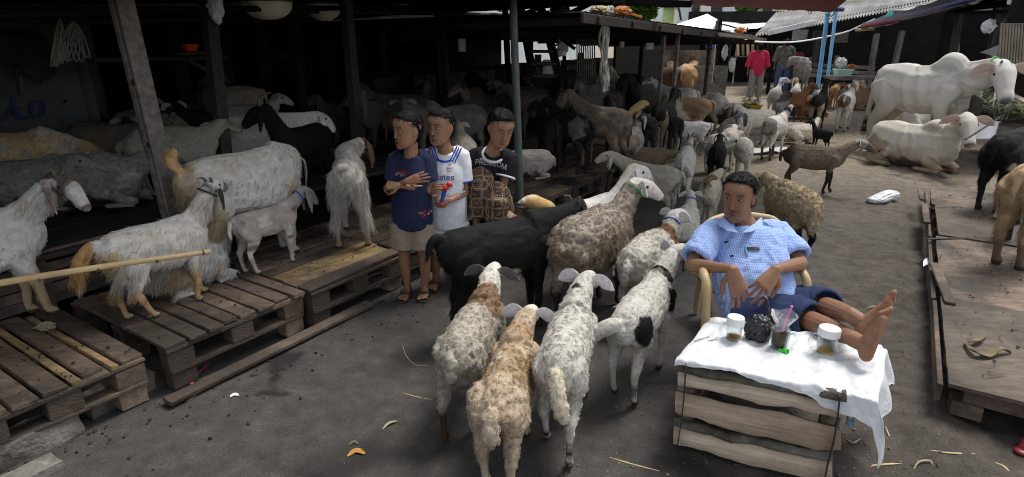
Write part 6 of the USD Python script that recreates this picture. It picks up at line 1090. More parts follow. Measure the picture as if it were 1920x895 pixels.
herd('black long-eared goat facing the camera over the hay rack', 1186, 190, 7.4, 272, .66, dict(base=BLACK, neck=(-88, 50), head=(-88, -55), ear=('hang', .3)), 'goat', .018)
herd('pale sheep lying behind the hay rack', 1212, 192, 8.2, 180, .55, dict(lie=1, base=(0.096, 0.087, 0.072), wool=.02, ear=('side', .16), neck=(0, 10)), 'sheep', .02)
T = Thing('hay_rack', 'low board hay rack with a pale front edge in the middle shed', 'rack', UV(7.0, 3.4, 0)); a, b = PV(1040, 218, 3.1), PV(1262, 200, 3.1)
T.add('front_board', beam(PV(1170, 222, 3.05), PV(1262, 203, 3.05), .05, .03), 'post_wood', 30); T.add('tray', box((PV(1060, 215, 3.1)+PV(1262, 200, 3.1))/2+NV*.2, (2.6, .45, .03), AR), 'dark_wood', 30)
for x in (1090, 1175, 1255): q_ = PV(x, 212, 3.12); T.add('leg', beam([q_[0], q_[1], .2], q_, .05, .05), 'dark_wood', 30)
animal('goat', 'white goat with a dark brown rump seen from behind, front of the shed row', *spot((1172, 358), (1192, 322), .12), .62, dict(kind='goat', base=(0.24, 0.222, 0.198), neck=(4, 46), head=(2, -10), ear=('hang', .26), fat=.95, zones=[('blob', (-.42, 0, .78), (.12, .25, .12), (.17, .105, .06)), ('noise', .52, .72, (.36, .30, .23)), (('ear_l', 'ear_r', 'head'), 0, 1, (.09, .07, .06))]), edge=.015, fur=dict(n=2600, len=.02, w=.0028))
herd('brown and white goat lying right of the one seen from behind', 1208, 297, 6.3, 320, .48, dict(lie=1, base=(0.21, 0.156, 0.108), neck=(0, 10), head=(0, -40), ear=('hang', .2)), 'goat', .02)
herd('dark goat with white-lined ears facing out under the rack', 1207, 245, 7.0, 285, .56, dict(base=(0.03, 0.027, 0.024), neck=(-75, 30), head=(-75, -50), ear=('hang', .24), zones=[(('ear_l', 'ear_r'), 0, 1, (.4, .37, .33)), ('head', .5, 1, (.3, .27, .24))]), 'goat', .02)
herd('black and tan goat at the head of the row by the thin post', 1245, 222, 7.6, 60, .66, dict(base=BLACK, neck=(0, 50), ear=('hang', .22), zones=[(('hind_l', 'hind_r'), 0, 1, (.22, .16, .11))]), 'goat', .018)
herd('brown-saddled white goat walking left at the end of the middle shed', 1282, 210, 8.3, 158, .70, dict(base=(.46, .42, .35), neck=(0, 20), head=(-20, -30), ear=('hang', .22), zones=[('blob', (-.3, 0, .8), (.35, .5, .3), (.20, .125, .075)), ('tail', 0, 1, (.3, .17, .09))]), 'goat', .016)
herd('white goat with upright neck behind the brown-saddled one', 1270, 186, 9.4, 140, .62, dict(base=(.52, .50, .46), neck=(20, 40), head=(20, -10), ear=('up', .14)), 'goat', .018)
herd('cream woolly sheep right of the brown-saddled goat', 1325, 198, 9.6, 120, .68, dict(base=(.45, .42, .35), wool=.03, neck=(10, 30), ear=('side', .16)), 'sheep', .018)
herd('dark brown fringed goat end-on beside the blue basket', 1345, 218, 9.6, 300, .64, dict(base=(.12, .085, .06), neck=(-60, 10), head=(-60, -70), ear=('hang', .22), zones=[('torso', 0, .3, (.28, .24, .2))]), 'goat', .016)
herd('small white kid walking left in front of the brown-saddled goat', 1294, 246, 7.5, 172, .45, dict(base=(.52, .50, .47), neck=(0, 20), head=(0, -40), ear=('hang', .26), fat=.9), 'goat', .016)
herd('dark kid standing left of the white kid', 1262, 236, 7.5, 100, .45, dict(base=(.035, .03, .027), neck=(0, 40), ear=('hang', .26), fat=.9), 'goat', .018)
# in the alley behind the man
animal('goat', 'white goat with a tricoloured face lying behind the white long-eared one', *spot((1262, 420), (1290, 345)), .60, dict(kind='goat', base=(.52, .50, .46), neck=(0, 22), head=(10, -24), ear=('hang', .26), zones=[('head', 0, .4, (.20, .12, .07)), ('neck', .6, 1, (.34, .24, .16)), ('blob', (.35, 0, .9), .12, (.15, .14, .13)), ('noise', .52, .72, (.44, .40, .34))], horn=('back', .10, .018)), edge=.014, fur=dict(n=3000, len=.02, w=.0026))
animal('goat', 'black goat seen from behind in the middle of the alley', *spot((1330, 372), (1345, 330)), .54, dict(kind='goat', base=BLACK, neck=(4, 20), head=(0, -30), ear=('hang', .2), zones=[]), edge=.014, fur=dict(n=2600, len=.022, w=.0026))
animal('sheep', 'cream sheep with its rump up behind the black goat', *spot((1352, 330), (1372, 300)), .54, dict(kind='sheep', base=(.42, .39, .34), wool=.018, neck=(0, 20), head=(0, -40), ear=('side', .16)), edge=.016, fur=WO(1500, .02))
animal('sheep', 'curly white sheep with black-rimmed eyes facing the camera above the man', *spot((1385, 320), (1392, 350)), .50, dict(kind='sheep', base=(.50, .47, .41), wool=.02, neck=(-70, 36), head=(-80, -30), ear=('side', .17), poll=1.2, zones=[('head', .0, 1, (.56, .54, .48)), (('ear_l', 'ear_r'), 0, .6, (.05, .045, .04)), (('ear_l', 'ear_r'), .6, 1, (.5, .5, .5))]), edge=.014, fur=WO(2000, .02))
animal('goat', 'pale goat seen from behind with a curled brown tail, right behind the man', *spot((1308, 462), (1335, 410)), .52, dict(kind='goat', base=(.42, .38, .31), neck=(-10, 10), head=(-10, -40), ear=('hang', .2), zones=[('tail', 0, 1, (.16, .10, .05)), ('noise', .5, .7, (.33, .28, .21))], tail=[(-.03, 0, .06), (-.05, .0, .14), (-.02, -.06, .20), (.04, -.12, .18)], tailr=(.045, .05, .045, .03)), edge=.013, fur=dict(n=3200, len=.022, w=.0028, zones=[('tail', 0, 1, 2.)]))
animal('sheep', 'small pale sheep with a blue cord at the man elbow', *spot((1262, 520), (1290, 470)), .46, dict(kind='sheep', base=(.44, .42, .37), wool=.014, neck=(10, 44), head=(30, -8), ear=('side', .17), collar='rope_blue', zones=[('head', 0, 1, (.54, .51, .46)), ('plane', (0, 0, -1), -.55, .05, (.12, .1, .085))]), edge=.013, fur=WO(1800, .016))
animal('sheep', 'tan curly sheep with black legs standing right behind the man shoulder', *spot((1500, 490), (1440, 452)), .58, dict(kind='sheep', base=(.33, .26, .165), wool=.026, neck=(0, 20), head=(0, -50), ear=('side', .16), zones=[('noise', .5, .7, (.42, .34, .23)), (('hind_l', 'hind_r', 'front_l', 'front_r'), .3, 1, BLACK)], tail=[(-.03, 0, -.02), (-.06, .02, -.14), (-.07, .03, -.26), (-.09, .04, -.34)], tailr=(.05, .05, .04, .02)), edge=.012, fur=WO(5200, .028))
animal('sheep', 'dark brown hair sheep with a pale cheek standing across the alley', *spot((1480, 356), (1556, 362)), .56, dict(kind='sheep', base=(.16, .125, .09), neck=(4, 36), head=(-6, -20), nl=1.15, ear=('side', .15), wool=.010, fat=.88, zones=[('noise', .5, .68, (.22, .175, .13)), ('head', 0, .5, (.30, .28, .25)), ('head', .5, 1, (.12, .10, .085)), (('hind_l', 'hind_r', 'front_l', 'front_r'), .35, 1, (.025, .02, .017)), ('neck', .2, 1, (.22, .18, .13)), (('ear_l', 'ear_r'), .4, 1, (.42, .4, .38)), ('plane', (-1, 0, 0), .38, .08, (.06, .045, .035))], step=(.05, -.10, .02, -.08)), edge=.012, fur=dict(n=2500, len=.014, w=.0028))
for lab, x, y, dep, hd, h, kd, sp in (('cream goat pressed behind the white long-eared one, looking left', 1222, 322, 5.5, 140, .56, 'goat', dict(base=(.40, .36, .29), neck=(20, 30), head=(40, -20), ear=('hang', .24))), 
    ('small grey sheep between the curly white one and the grey goat', 1352, 276, 7.6, 30, .50, 'sheep', dict(base=(.34, .32, .28), wool=.018, neck=(0, 20), head=(20, -30), ear=('side', .16))), ('cream goat with dark legs half hidden by the black-headed one', 1416, 244, 9.4, 200, .60, 'goat', dict(base=(.46, .43, .37), neck=(-10, 40), head=(-30, -20), ear=('hang', .22), zones=[(('front_l', 'front_r', 'hind_l', 'hind_r'), .5, 1, (.06, .05, .04))]))): herd(lab, x, y, dep, hd, h, sp, kd, .015, z=0, fur=WO(1500, .02) if kd == 'sheep' else dict(n=1400, len=.018, w=.0028))
# mid-distance goats
animal('goat', 'grey and white goat with very long ears standing head down in the alley', *spot((1392, 262), (1372, 302)), .60, dict(kind='goat', base=(.40, .385, .36), neck=(-118, -20), head=(-115, -70), ear=('hang', .42), earw=.05, zones=[(('ear_l', 'ear_r'), .4, 1, (.22, .21, .20)), ('blob', (.3, .12, .8), .18, (.04, .038, .036)), ('neck', 0, .4, (.1, .095, .09))]), edge=.014, fur=dict(n=1500, len=.02, w=.003))
animal('goat', 'white goat with a black head and a grey-brown rump, standing sideways by the wet sheet', *spot((1428, 303), (1462, 290)), .64, dict(kind='goat', base=(.48, .46, .43), neck=(-6, 36), head=(-10, -40), ear=('hang', .34), zones=[(('neck',), .3, 1, (.022, .021, .022)), (('head', 'ear_l', 'ear_r'), 0, 1, BLACK), ('blob', (-.5, 0, .75), (.2, .4, .3), (.17, .15, .13)), ('noise', .5, .66, (.30, .28, .26)), (('front_l', 'hind_l', 'hind_r'), .5, 1, (.07, .06, .05))], collar='rope_dark'), edge=.014, fur=dict(n=1500, len=.016, w=.003))
FARG = [('long-necked white goat with a blue collar behind the black-headed one', (1432, 228), (1462, 212), .66, dict(base=(.56, .54, .5), neck=(-6, 56), head=(-60, -10), ear=('hang', .2), collar='rope_blue')),
        ('grey and white goat with a dark striped back behind the black-headed one', (1440, 246), (1478, 232), .58, dict(base=(.34, .32, .3), neck=(6, 34), head=(0, -20), ear=('hang', .24), zones=[('plane', (0, 0, 1), .86, .06, (.06, .05, .045))])),
        ('white goat with a brown nape and head turned away', (1478, 222), (1492, 205), .64, dict(base=(.52, .5, .46), neck=(20, 50), head=(50, -20), ear=('hang', .22), zones=[('neck', .5, 1, (.27, .15, .08)), ('head', 0, 1, (.30, .20, .14))])),
        ('white goat with a shaggy cream tail left of the black goat', (1508, 236), (1545, 214), .64, dict(base=(.55, .53, .48), neck=(-8, 20), head=(-8, -40), ear=('hang', .2), zones=[('tail', 0, 1, (.46, .38, .26))], tail=[(-.06, 0, .0), (-.10, 0, -.1), (-.10, 0, -.22), (-.09, 0, -.3)], tailr=(.05, .06, .055, .03))),
        ('black goat with tan belly stretching up tall in the yard', (1516, 252), (1538, 238), .74, dict(base=(.02, .019, .019), neck=(4, 60), head=(0, -20), ear=('hang', .26), fat=.82, zones=[('blob', (-.2, -.2, .62), (.3, .2, .1), (.36, .3, .22)), (('hind_l', 'hind_r'), .1, .4, (.3, .25, .18)), (('hind_l', 'hind_r', 'front_l', 'front_r'), .5, 1, BLACK)])),
        ('white goat with brown-patched rump and ginger head at the right of the goat group', (1568, 252), (1588, 236), .74, dict(base=(.60, .58, .54), neck=(-10, 50), head=(-70, -24), ear=('hang', .22), zones=[('neck', .45, 1, (.33, .19, .10)), ('head', 0, 1, (.34, .22, .13)), ('blob', (-.5, .05, .72), (.12, .25, .22), (.17, .11, .07)), ('head', 0, .12, (.5, .5, .48))])),
        ('tawny goat behind the black one with its head low', (1548, 212), (1570, 198), .60, dict(base=(.32, .18, .09), neck=(-30, 20), head=(-50, -40), ear=('hang', .22))),
        ('white goat showing only its hindquarters left of the standing cow', (1604, 205), (1612, 190), .62, dict(base=(.50, .47, .42), neck=(0, 20), ear=('hang', .22))),
        ('cream goat standing behind the white cow tail', (1640, 212), (1652, 196), .66, dict(base=(.46, .40, .32), neck=(20, 40), ear=('hang', .22)))]
for lab, r, f_, h, sp in FARG: animal('goat', lab, *spot(r, f_), h, dict(sp, kind='goat'), edge=.017, fur=dict(n=700, len=.02, w=.0035))
herd('cream goat lying in the yard under the black goat', 1505, 240, 9.6, 20, .56, dict(lie=1, base=(.55, .50, .40), neck=(30, 30), head=(60, -20), ear=('hang', .2), zones=[('blob', (.3, .2, .4), .1, (.08, .06, .05))]), 'goat', .018, z=0)
herd('white goat lying left of the cream one', 1482, 238, 10.0, 170, .52, dict(lie=1, base=(.56, .53, .48), neck=(10, 20), ear=('hang', .2)), 'goat', .018, z=0)
herd('tiny black kid sitting in front of the brown-patched goat', 1543, 240, 9.0, 110, .34, dict(base=BLACK, neck=(0, 60), head=(10, -10), ear=('hang', .2), fat=.95), 'goat', .016, z=0)
herd('reddish brown calf lying behind the goat group by the blue pole', 1520, 168, 12.6, 20, .85, dict(lie=1, base=(.22, .09, .045), neck=(20, 40), head=(160, -10), ear=('side', .16), hump=.3), 'cow', .022, z=0, catg='calf')
herd('red-brown goat standing with raised head left of the lying calf', 1492, 168, 12.0, 20, .62, dict(base=(.25, .12, .06), neck=(-10, 60), head=(-80, -20), ear=('hang', .2)), 'goat', .02, z=0)
herd('tan cow lying in the shadow behind the stall table', 1630, 168, 14.2, 10, .9, dict(lie=1, base=(.27, .17, .10), neck=(10, 20), ear=('side', .16), hump=.4), 'cow', .024, z=0)
herd('grey calf in the dark behind the wooden fence of the far stall', 1503, 140, 17.0, 250, 1.1, dict(base=(.22, .205, .19), neck=(-100, 30), head=(-110, -50), ear=('side', .16), hump=.3), 'cow', .03, z=0, catg='calf')
herd('ginger cow seen from behind in the far end of the middle shed', 1293, 150, 13.4, 60, 1.12, dict(base=(.36, .22, .11), neck=(0, 20), ear=('side', .16), hump=.4), 'cow', .025, z=0)
herd('dark brown cow standing behind the ginger one', 1258, 145, 13.4, 80, 1.1, dict(base=(.10, .055, .035), neck=(0, 20), ear=('side', .16), hump=.4), 'cow', .028, z=0)
# the cows
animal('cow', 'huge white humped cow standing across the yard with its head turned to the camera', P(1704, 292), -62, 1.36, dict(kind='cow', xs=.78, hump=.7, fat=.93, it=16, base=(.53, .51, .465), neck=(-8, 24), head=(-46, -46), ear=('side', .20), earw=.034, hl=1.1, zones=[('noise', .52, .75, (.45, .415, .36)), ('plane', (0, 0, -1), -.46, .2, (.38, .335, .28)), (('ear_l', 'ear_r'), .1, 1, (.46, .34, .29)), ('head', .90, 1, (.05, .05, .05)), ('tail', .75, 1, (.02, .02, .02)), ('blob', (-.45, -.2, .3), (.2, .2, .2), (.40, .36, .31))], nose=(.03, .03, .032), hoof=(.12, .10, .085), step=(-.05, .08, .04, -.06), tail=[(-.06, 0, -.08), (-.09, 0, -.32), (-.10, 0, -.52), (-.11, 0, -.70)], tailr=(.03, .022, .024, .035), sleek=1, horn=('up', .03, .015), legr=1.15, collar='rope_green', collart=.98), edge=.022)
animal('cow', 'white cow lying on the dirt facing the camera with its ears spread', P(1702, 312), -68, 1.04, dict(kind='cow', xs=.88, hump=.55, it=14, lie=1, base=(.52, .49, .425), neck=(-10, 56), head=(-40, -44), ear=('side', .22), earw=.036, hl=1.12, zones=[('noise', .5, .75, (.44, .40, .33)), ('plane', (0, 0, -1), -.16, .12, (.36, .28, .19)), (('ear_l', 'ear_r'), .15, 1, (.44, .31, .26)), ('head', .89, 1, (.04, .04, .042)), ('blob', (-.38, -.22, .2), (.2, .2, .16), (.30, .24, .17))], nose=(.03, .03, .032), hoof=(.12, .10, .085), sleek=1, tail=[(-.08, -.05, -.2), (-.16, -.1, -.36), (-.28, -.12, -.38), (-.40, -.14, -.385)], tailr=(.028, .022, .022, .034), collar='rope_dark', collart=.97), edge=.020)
animal('cow', 'white cow lying behind the other lying one, half hidden', *spot((1672, 268), (1720, 250)), 1.2, dict(kind='cow', lie=1, base=(.58, .56, .51), neck=(30, 20), head=(60, -30), ear=('side', .2), hump=.5, sleek=1), edge=.026)
# goats on the right deck
animal('goat', 'black goat with a pale foreleg on the right deck, head out of the picture', *spot((1818, 408), (1915, 372), .18), .74, dict(kind='goat', base=BLACK, neck=(-10, 30), head=(-10, -30), ear=('hang', .2), fat=1.05, zones=[('blob', (-.42, -.22, .55), (.07, .1, .12), (.42, .36, .29)), (('hind_l', 'hind_r'), .5, 1, (.03, .026, .023))], legr=1.25), edge=.014, fur=dict(n=4500, len=.024, rump=1.8, w=.0024))
animal('goat', 'tan long-haired goat cut off by the right edge, standing on the right deck', *spot((1862, 508), (1975, 470), .18), .76, dict(kind='goat', base=(.36, .25, .14), neck=(-10, 40), ear=('hang', .2), fat=1.0, zones=[('noise', .5, .7, (.46, .34, .20)), (('hind_l', 'hind_r', 'front_l', 'front_r'), .55, 1, (.14, .10, .065))], legr=1.3), edge=.012, fur=dict(n=6500, len=.026, rump=2.0, w=.0024))
animal('goat', 'white goat lying on the right deck behind the tan one', *spot((1880, 420), (1930, 400), .18), .50, dict(kind='goat', lie=1, base=(.48, .45, .40), neck=(0, 30), ear=('hang', .2)), edge=.018, fur=dict(n=1500, len=.03, w=.003))
# ropes of the cows
single('cow_lead', tube([D(1822, 170, 7.9), D(1833, 186, 7.85), D(1850, 193, 7.9), D(1868, 185, 8.0), D(1885, 176, 8.2)], .014, 8, 4), 'rope_pale', 'pale thick rope from the standing cow muzzle to the trough', 'rope')
single('cow_lead', tube([D(1810, 262, 6.6), D(1845, 240, 6.9), D(1885, 212, 7.4), D(1905, 190, 7.8)], .011, 8, 4), 'rope_dark', 'dark taut rope from the lying cow halter to the trough', 'rope')
T = Thing('rope_coil', 'tangle of pale rope tied round the trough front', 'rope', D(1878, 200, 7.9)); rg = np.random.default_rng(4)
for k in range(3): T.add('loop', tube([D(1868+6*k+rg.normal(0, 2), 172, 7.85), D(1862+5*k, 200+rg.uniform(0, 12), 7.7), D(1872+5*k, 222+rg.uniform(0, 10), 7.6), D(1888+3*k, 196, 7.7), D(1880+3*k, 176, 7.85)], .011, 6, 4), 'rope_pale', True)
# ---------------------------------------------------------------- the people of the photograph
SKIN, SKIN_M = (.255, .135, .078), (.225, .115, .066)
def cloth(name, c, rough=.85, var=.12, bump=.35): plain(name, c, rough, var, 14, bump=bump, bscale=60, spec=.2)
cloth('cloth_navy', (.016, .022, .055)); cloth('cloth_white', (.66, .67, .70)); cloth('cloth_black', (.012, .012, .013)); cloth('cloth_khaki', (.30, .235, .185)); cloth('cloth_trim_blue', (.03, .07, .42)); cloth('cloth_orange', (.55, .20, .04)); cloth('trousers_navy', (.020, .032, .085)); cloth('cloth_pink', (.42, .018, .06)); cloth('cloth_grey', (.20, .20, .185)); cloth('denim', (.05, .08, .16)); cloth('cloth_maroon', (.16, .012, .02))
plain('camo', (.085, .08, .06), .9, .65, 7); cloth('print_red', (.30, .03, .04)); cloth('print_grey', (.32, .33, .34)); cloth('print_navy', (.03, .045, .22)); plain('gold', (.45, .32, .10), .5, .2, 20); plain('sandal', (.045, .035, .028), .7, .3, 20)
mat('batik', {'tc': ('texture_coordinate', {}), 'v': ('voronoi_texture', {'scale': 15., 'feature': 'distance_to_edge', 'randomness': .25}), 'v2': ('voronoi_texture', {'scale': 34., 'randomness': .3}), 'r': ('rgb_ramp', {'interpolate': False, 'ramp': [(0, (.30, .20, .12)), (.05, (.02, .015, .012)), (.11, (.24, .14, .08)), (.16, (.03, .02, .016)), (.30, (.16, .085, .05)), (.4, (.05, .03, .02))]}),
    'r2': ('rgb_ramp', {'ramp': [(.2, (.55, .55, .55)), (.5, (1, 1, 1))]}), 'm': ('mix', {'mix_type': 'multiply', 'fac': 1.}), 'p': ('principled_bsdf', {'roughness': .85})},
    [('tc.object', 'v.vector'), ('tc.object', 'v2.vector'), ('v.distance', 'r.fac'), ('v2.distance', 'r2.fac'), ('r.color', 'm.color1'), ('r2.color', 'm.color2'), ('m.color', 'p.base_color')])
mat('check_shirt', {'u': ('uvmap', {'attribute': 'st'}), 's': ('separate_xyz', {}), 'a': ('math', {'math_type': 'fraction'}), 'b': ('math', {'math_type': 'fraction'}), 'la': ('math', {'math_type': 'less_than', 'value2': .42}), 'lb': ('math', {'math_type': 'less_than', 'value2': .42}),
    'sum': ('math', {'math_type': 'add'}), 'r': ('rgb_ramp', {'interpolate': False, 'ramp': [(0, (.45, .55, .78)), (.25, (.26, .38, .72)), (.75, (.14, .25, .60))]}), 'h': ('math', {'math_type': 'multiply', 'value2': .5}), 'tc': ('texture_coordinate', {}), 'n': ('noise_texture', {'scale': 60., 'detail': 3.}), 'bp': ('bump', {'strength': .25, 'distance': .01}), 'p': ('principled_bsdf', {'roughness': .85, 'specular_ior_level': .2})},
    [('u.UV', 's.vector'), ('s.x', 'a.value1'), ('s.y', 'b.value1'), ('a.value', 'la.value1'), ('b.value', 'lb.value1'), ('la.value', 'sum.value1'), ('lb.value', 'sum.value2'), ('sum.value', 'h.value1'), ('h.value', 'r.fac'), ('r.color', 'p.base_color'), ('tc.object', 'n.vector'), ('n.fac', 'bp.height'), ('bp.normal', 'p.normal')])
def Yp(px, py, y): d = ray(px, py); return O+d*(y/d[1])
def hR_of(face, up=(0, 0, 1)): f = nrmz(face); l = nrmz(np.cross(up, f)); return np.stack([f, l, np.cross(f, l)], 1)
FR = np.array([0, -1., 0])
def sandals(T, J, s=1.):
    for sd in 'lr':
        d, up = J['ft'+sd]; R = tri(d, up); an = np.asarray(J['an'+sd])-nrmz(np.asarray(up))*.02*s; sg = 1 if sd == 'l' else -1
        q = tfm([loft([(-.075, 0, -.082, .030, .008), (-.02, 0, -.082, .036, .008), (.06, 0, -.082, .044, .008), (.13, 0, -.082, .046, .008), (.165, 0, -.082, .034, .008)], n=16)], R*s, an)[0]; T.add('sandal', q, 'sandal', 40)
        q2 = tfm([tube([(.06, .046, -.075), (.085, .025, -.028), (.10, 0, -.018), (.085, -.028, -.028), (.06, -.046, -.075)], .011, 8, 3)], R*s, an)[0]; T.add('sandal_strap', q2, 'sandal', True)
def shorts(T, J, matn, t1=.62, r=(.092, .082, .085), off=.012, s=1., seed=1, nm='shorts'):
    w, d = np.array(J.get('wid', (.15, .13, .155, .15)))*s, np.array(J.get('dep', (.10, .085, .105, .075)))*s
    g = [torso_geo(J['pel'], J['chest'], J['neck'], J['front'], w, d, .003, low=.05*s, top=False)]; g = [man(g[0]).trim_by_plane(nrmz(np.asarray(J['pel'])-J['chest']), float(np.dot(nrmz(np.asarray(J['pel'])-J['chest']), np.asarray(J['pel'])-(np.asarray(J['pel'])-J['chest'])*.22)))]
    cut = []
    for sd in 'lr':
        hp, kn, an = (np.asarray(J[x+sd]) for x in ('hip', 'kn', 'an')); pt = lambda t: hp+(kn-hp)*t if t <= 1 else kn+(an-kn)*(t-1)
        R = [[*(hp-(kn-hp)*.12), r[0]*s, r[0]*s]]+[[*pt(t), (r[0]+(r[1]-r[0])*min(t, 1))*s if t < t1 else r[2]*s]*1+[(r[0]+(r[1]-r[0])*min(t, 1))*s if t < t1 else r[2]*s] for t in np.linspace(.15, t1, 5)]
        g.append(loft(R, n=18, sub=2, up=J['front'], cap=.05)); a, b = pt(t1-.12), pt(t1+.2); b = a+nrmz(b-a)*.3*s; cut.append(loft([[*a, r[2]*s*.86, r[2]*s*.86], [*b, r[2]*s*.9, r[2]*s*.9]], n=14, sub=1, up=J['front'], cap=.05))
    return garment(T, nm, g, matn, .010, .012, 16, cut, seed=seed, it=5)
def tee(T, J, matn, s=1., off=.014, flare=False, hem=.12, r=(.070, .066), tl=.62, seed=2, edge=.008, wr=.010, nm='shirt', stf=None, neckr=.062):
    w, d = np.array(J.get('wid', (.15, .13, .155, .15)))*s, np.array(J.get('dep', (.10, .085, .105, .075)))*s; w = w*[1.12 if flare else 1.0, 1.14, 1.03, 1.0]; d = d*[1.25 if flare else 1.1, 1.25, 1.05, 1.05]
    g = [torso_geo(J['pel'], J['chest'], J['neck'], J['front'], w, d, off, low=hem*s)]; cut = []
    for sd in 'lr':
        sh, el = np.asarray(J['sh'+sd]), np.asarray(J['el'+sd]); g.append(sleeve(sh, el, -.08, tl, r[0]*s, r[1]*s, nk=J['neck'], front=J['front'])); cut.append(sleeve(sh, el, tl*.7, tl, r[0]*s, r[1]*s, inner=1, front=J['front']))
    nk = np.asarray(J['neck']); u = nrmz(nk-J['chest']); f = np.asarray(J['front'])
    cut.append(loft([[*(nk-u*.03*s+f*.022*s), neckr*s*.82, neckr*s*.82], [*(nk+u*.15*s+f*.02*s), neckr*s*1.25, neckr*s*1.25]], n=18, sub=1, up=f, cap=.3))
    pe = np.asarray(J['pel']); ud = nrmz(np.asarray(J['chest'])-pe); a = pe-ud*(hem+.1)*s; cut.append(loft([[*(a-ud*.1), w[0]*.9, d[0]*.9], [*(pe-ud*(hem-.03)*s), w[0]*.92, d[0]*.94]], n=18, sub=1, up=f, cap=.05))
    return garment(T, nm, g, matn, edge, wr, 13, cut, seed=seed, stf=stf, axis=(1, 1, .6))
def ring_on(T, nm, c, R, rx, ry, rad, matn, a0=0, a1=2*np.pi, n=30):
    a = np.linspace(a0, a1, n); T.add(nm, tube(c+np.cos(a)[:, None]*R[:, 0]*rx+np.sin(a)[:, None]*R[:, 1]*ry, rad, 8, 1), matn, True)
# --- boy in navy
y = 3.62; J = dict(base=P(776, 556, 0), head=Yp(763, 247, y-.02), hR=hR_of((-.72, -.68, -.08), (.04, 0, 1)), hs=.93, neck=Yp(771, 290, y+.01), chest=Yp(771, 335, y), pel=Yp(773, 418, y+.02), front=nrmz((-.15, -1, 0)),
    shr=Yp(744, 305, y+.02), shl=Yp(799, 305, y+.02), elr=Yp(735, 356, y-.02), ell=Yp(808, 358, y-.02), wrr=Yp(762, 340, y-.15), wrl=Yp(750, 348, y-.13), hipr=Yp(757, 425, y+.02), hipl=Yp(789, 425, y+.02), knr=Yp(759, 487, y), knl=Yp(797, 487, y+.01), anr=Yp(764, 543, y+.03), anl=Yp(797, 543, y+.04),
    ftr=((-.12, -1, 0), (0, 0, 1)), ftl=((-.02, -1, 0), (0, 0, 1)), hndr=((1, -.1, .28), (-.1, -1, .3), dict(curl=(.15, .12, .12, .15), spread=.14)), hndl=((-1, -.05, .05), (-.2, -.7, .6), dict(curl=(.9, 1., 1.05, 1.1))), wid=np.array((.118, .112, .126, .112)), dep=np.array((.085, .08, .088, .066)), armr=.86, legr=.84, feet=.9, hands=.92)
for k_ in ('anl', 'anr'): J[k_] = np.array([J[k_][0], J[k_][1], float(gz(J[k_][0], J[k_][1]-.06))+.088])
T = person('person', 'person in a navy T-shirt and khaki shorts with arms folded, looking left', J, SKIN, s=.86, gaze=(-.8, -.6, .05), mouth=.006)
S1 = tee(T, J, 'cloth_navy', .86, off=.016, hem=-.055, flare=True, seed=3, tl=.66); shorts(T, J, 'cloth_khaki', .62, (.098, .096, .096), s=.86, seed=5); sandals(T, J, .8)
rg = np.random.default_rng(2)
for mt, x0, yy, n, wd in (('print_red', 737, 324, 9, .010), ('print_grey', 738, 328, 8, .006), ('print_red', 786, 400, 6, .006), ('print_grey', 785, 403, 7, .006), ('print_red', 788, 407, 4, .007)):
    for k in range(n): drape_text(T, 'print_mark', '', .1, mt, S1, Yp(x0+k*2.9+rg.uniform(-.6, .6), yy+rg.uniform(-2.5, 2.5), y-.1), (1, -.1, 0), (0, .1, 1), mesh=trimesh.creation.box((wd*rg.uniform(.5, 1), rg.uniform(.006, .018), .0016)))
# --- boy in the white jersey
y = 3.78; J = dict(base=P(830, 546, 0), head=Yp(826, 242, y-.02), hR=hR_of((-.50, -.86, -.05), (.02, 0, 1)), hs=.94, neck=Yp(836, 284, y+.01), chest=Yp(837, 330, y), pel=Yp(838, 415, y+.02), front=nrmz((-.05, -1, 0)),
    shr=Yp(808, 299, y+.02), shl=Yp(864, 299, y+.02), elr=Yp(803, 356, y+.03), ell=Yp(872, 362, y-.0), wrr=Yp(806, 362, y-.14), wrl=Yp(844, 376, y-.15), hipr=Yp(822, 425, y+.02), hipl=Yp(855, 425, y+.02), knr=Yp(818, 486, y), knl=Yp(858, 486, y+.01), anr=Yp(818, 535, y+.03), anl=Yp(872, 533, y-.02),
    ftr=((-.1, -1, 0), (0, 0, 1)), ftl=((.25, -1, 0), (0, 0, 1)), hndr=((.3, -.6, .4), (-.6, -.6, .3), dict(curl=.5)), hndl=((-1, -.15, .0), (-.1, -.9, .5), dict(curl=(1.15, 1.2, 1.25, 1.3), thumb=(.2, .9))), wid=np.array((.120, .115, .128, .112)), dep=np.array((.088, .082, .09, .066)), armr=.86, legr=.84, feet=.9, hands=.92)
for k_ in ('anl', 'anr'): J[k_] = np.array([J[k_][0], J[k_][1], float(gz(J[k_][0], J[k_][1]-.06))+.088])
T = person('person', 'person in a white football jersey with blue trim holding a red and blue toy', J, SKIN, s=.88, gaze=(-.7, -.7, .0), mouth=.002)
hc, hR, hs = J['head'], J['hR'], J['hs']; T.add('teeth', tfm([loft([(.070, .016, -.0610, .003, .003), (.0795, 0, -.0605, .004, .0036), (.070, -.016, -.0610, .003, .003)], n=8)], hR*hs, hc)[0], 'tag_white', True)
S2 = tee(T, J, 'cloth_white', .88, off=.016, hem=-.045, flare=True, seed=8, tl=.66); shorts(T, J, 'cloth_white', .66, (.098, .094, .094), s=.88, seed=6); sandals(T, J, .8)
nk = J['neck']; Rn = np.stack([[1., 0, 0], nrmz([0, -.75, -.62]), [0, -.6, .75]], 1); ring_on(T, 'collar', nk+[0, -.022, -.012], Rn, .070, .066, .010, 'cloth_trim_blue'); ring_on(T, 'collar_piping', nk+[0, -.022, -.002], Rn, .061, .057, .004, 'cloth_orange')
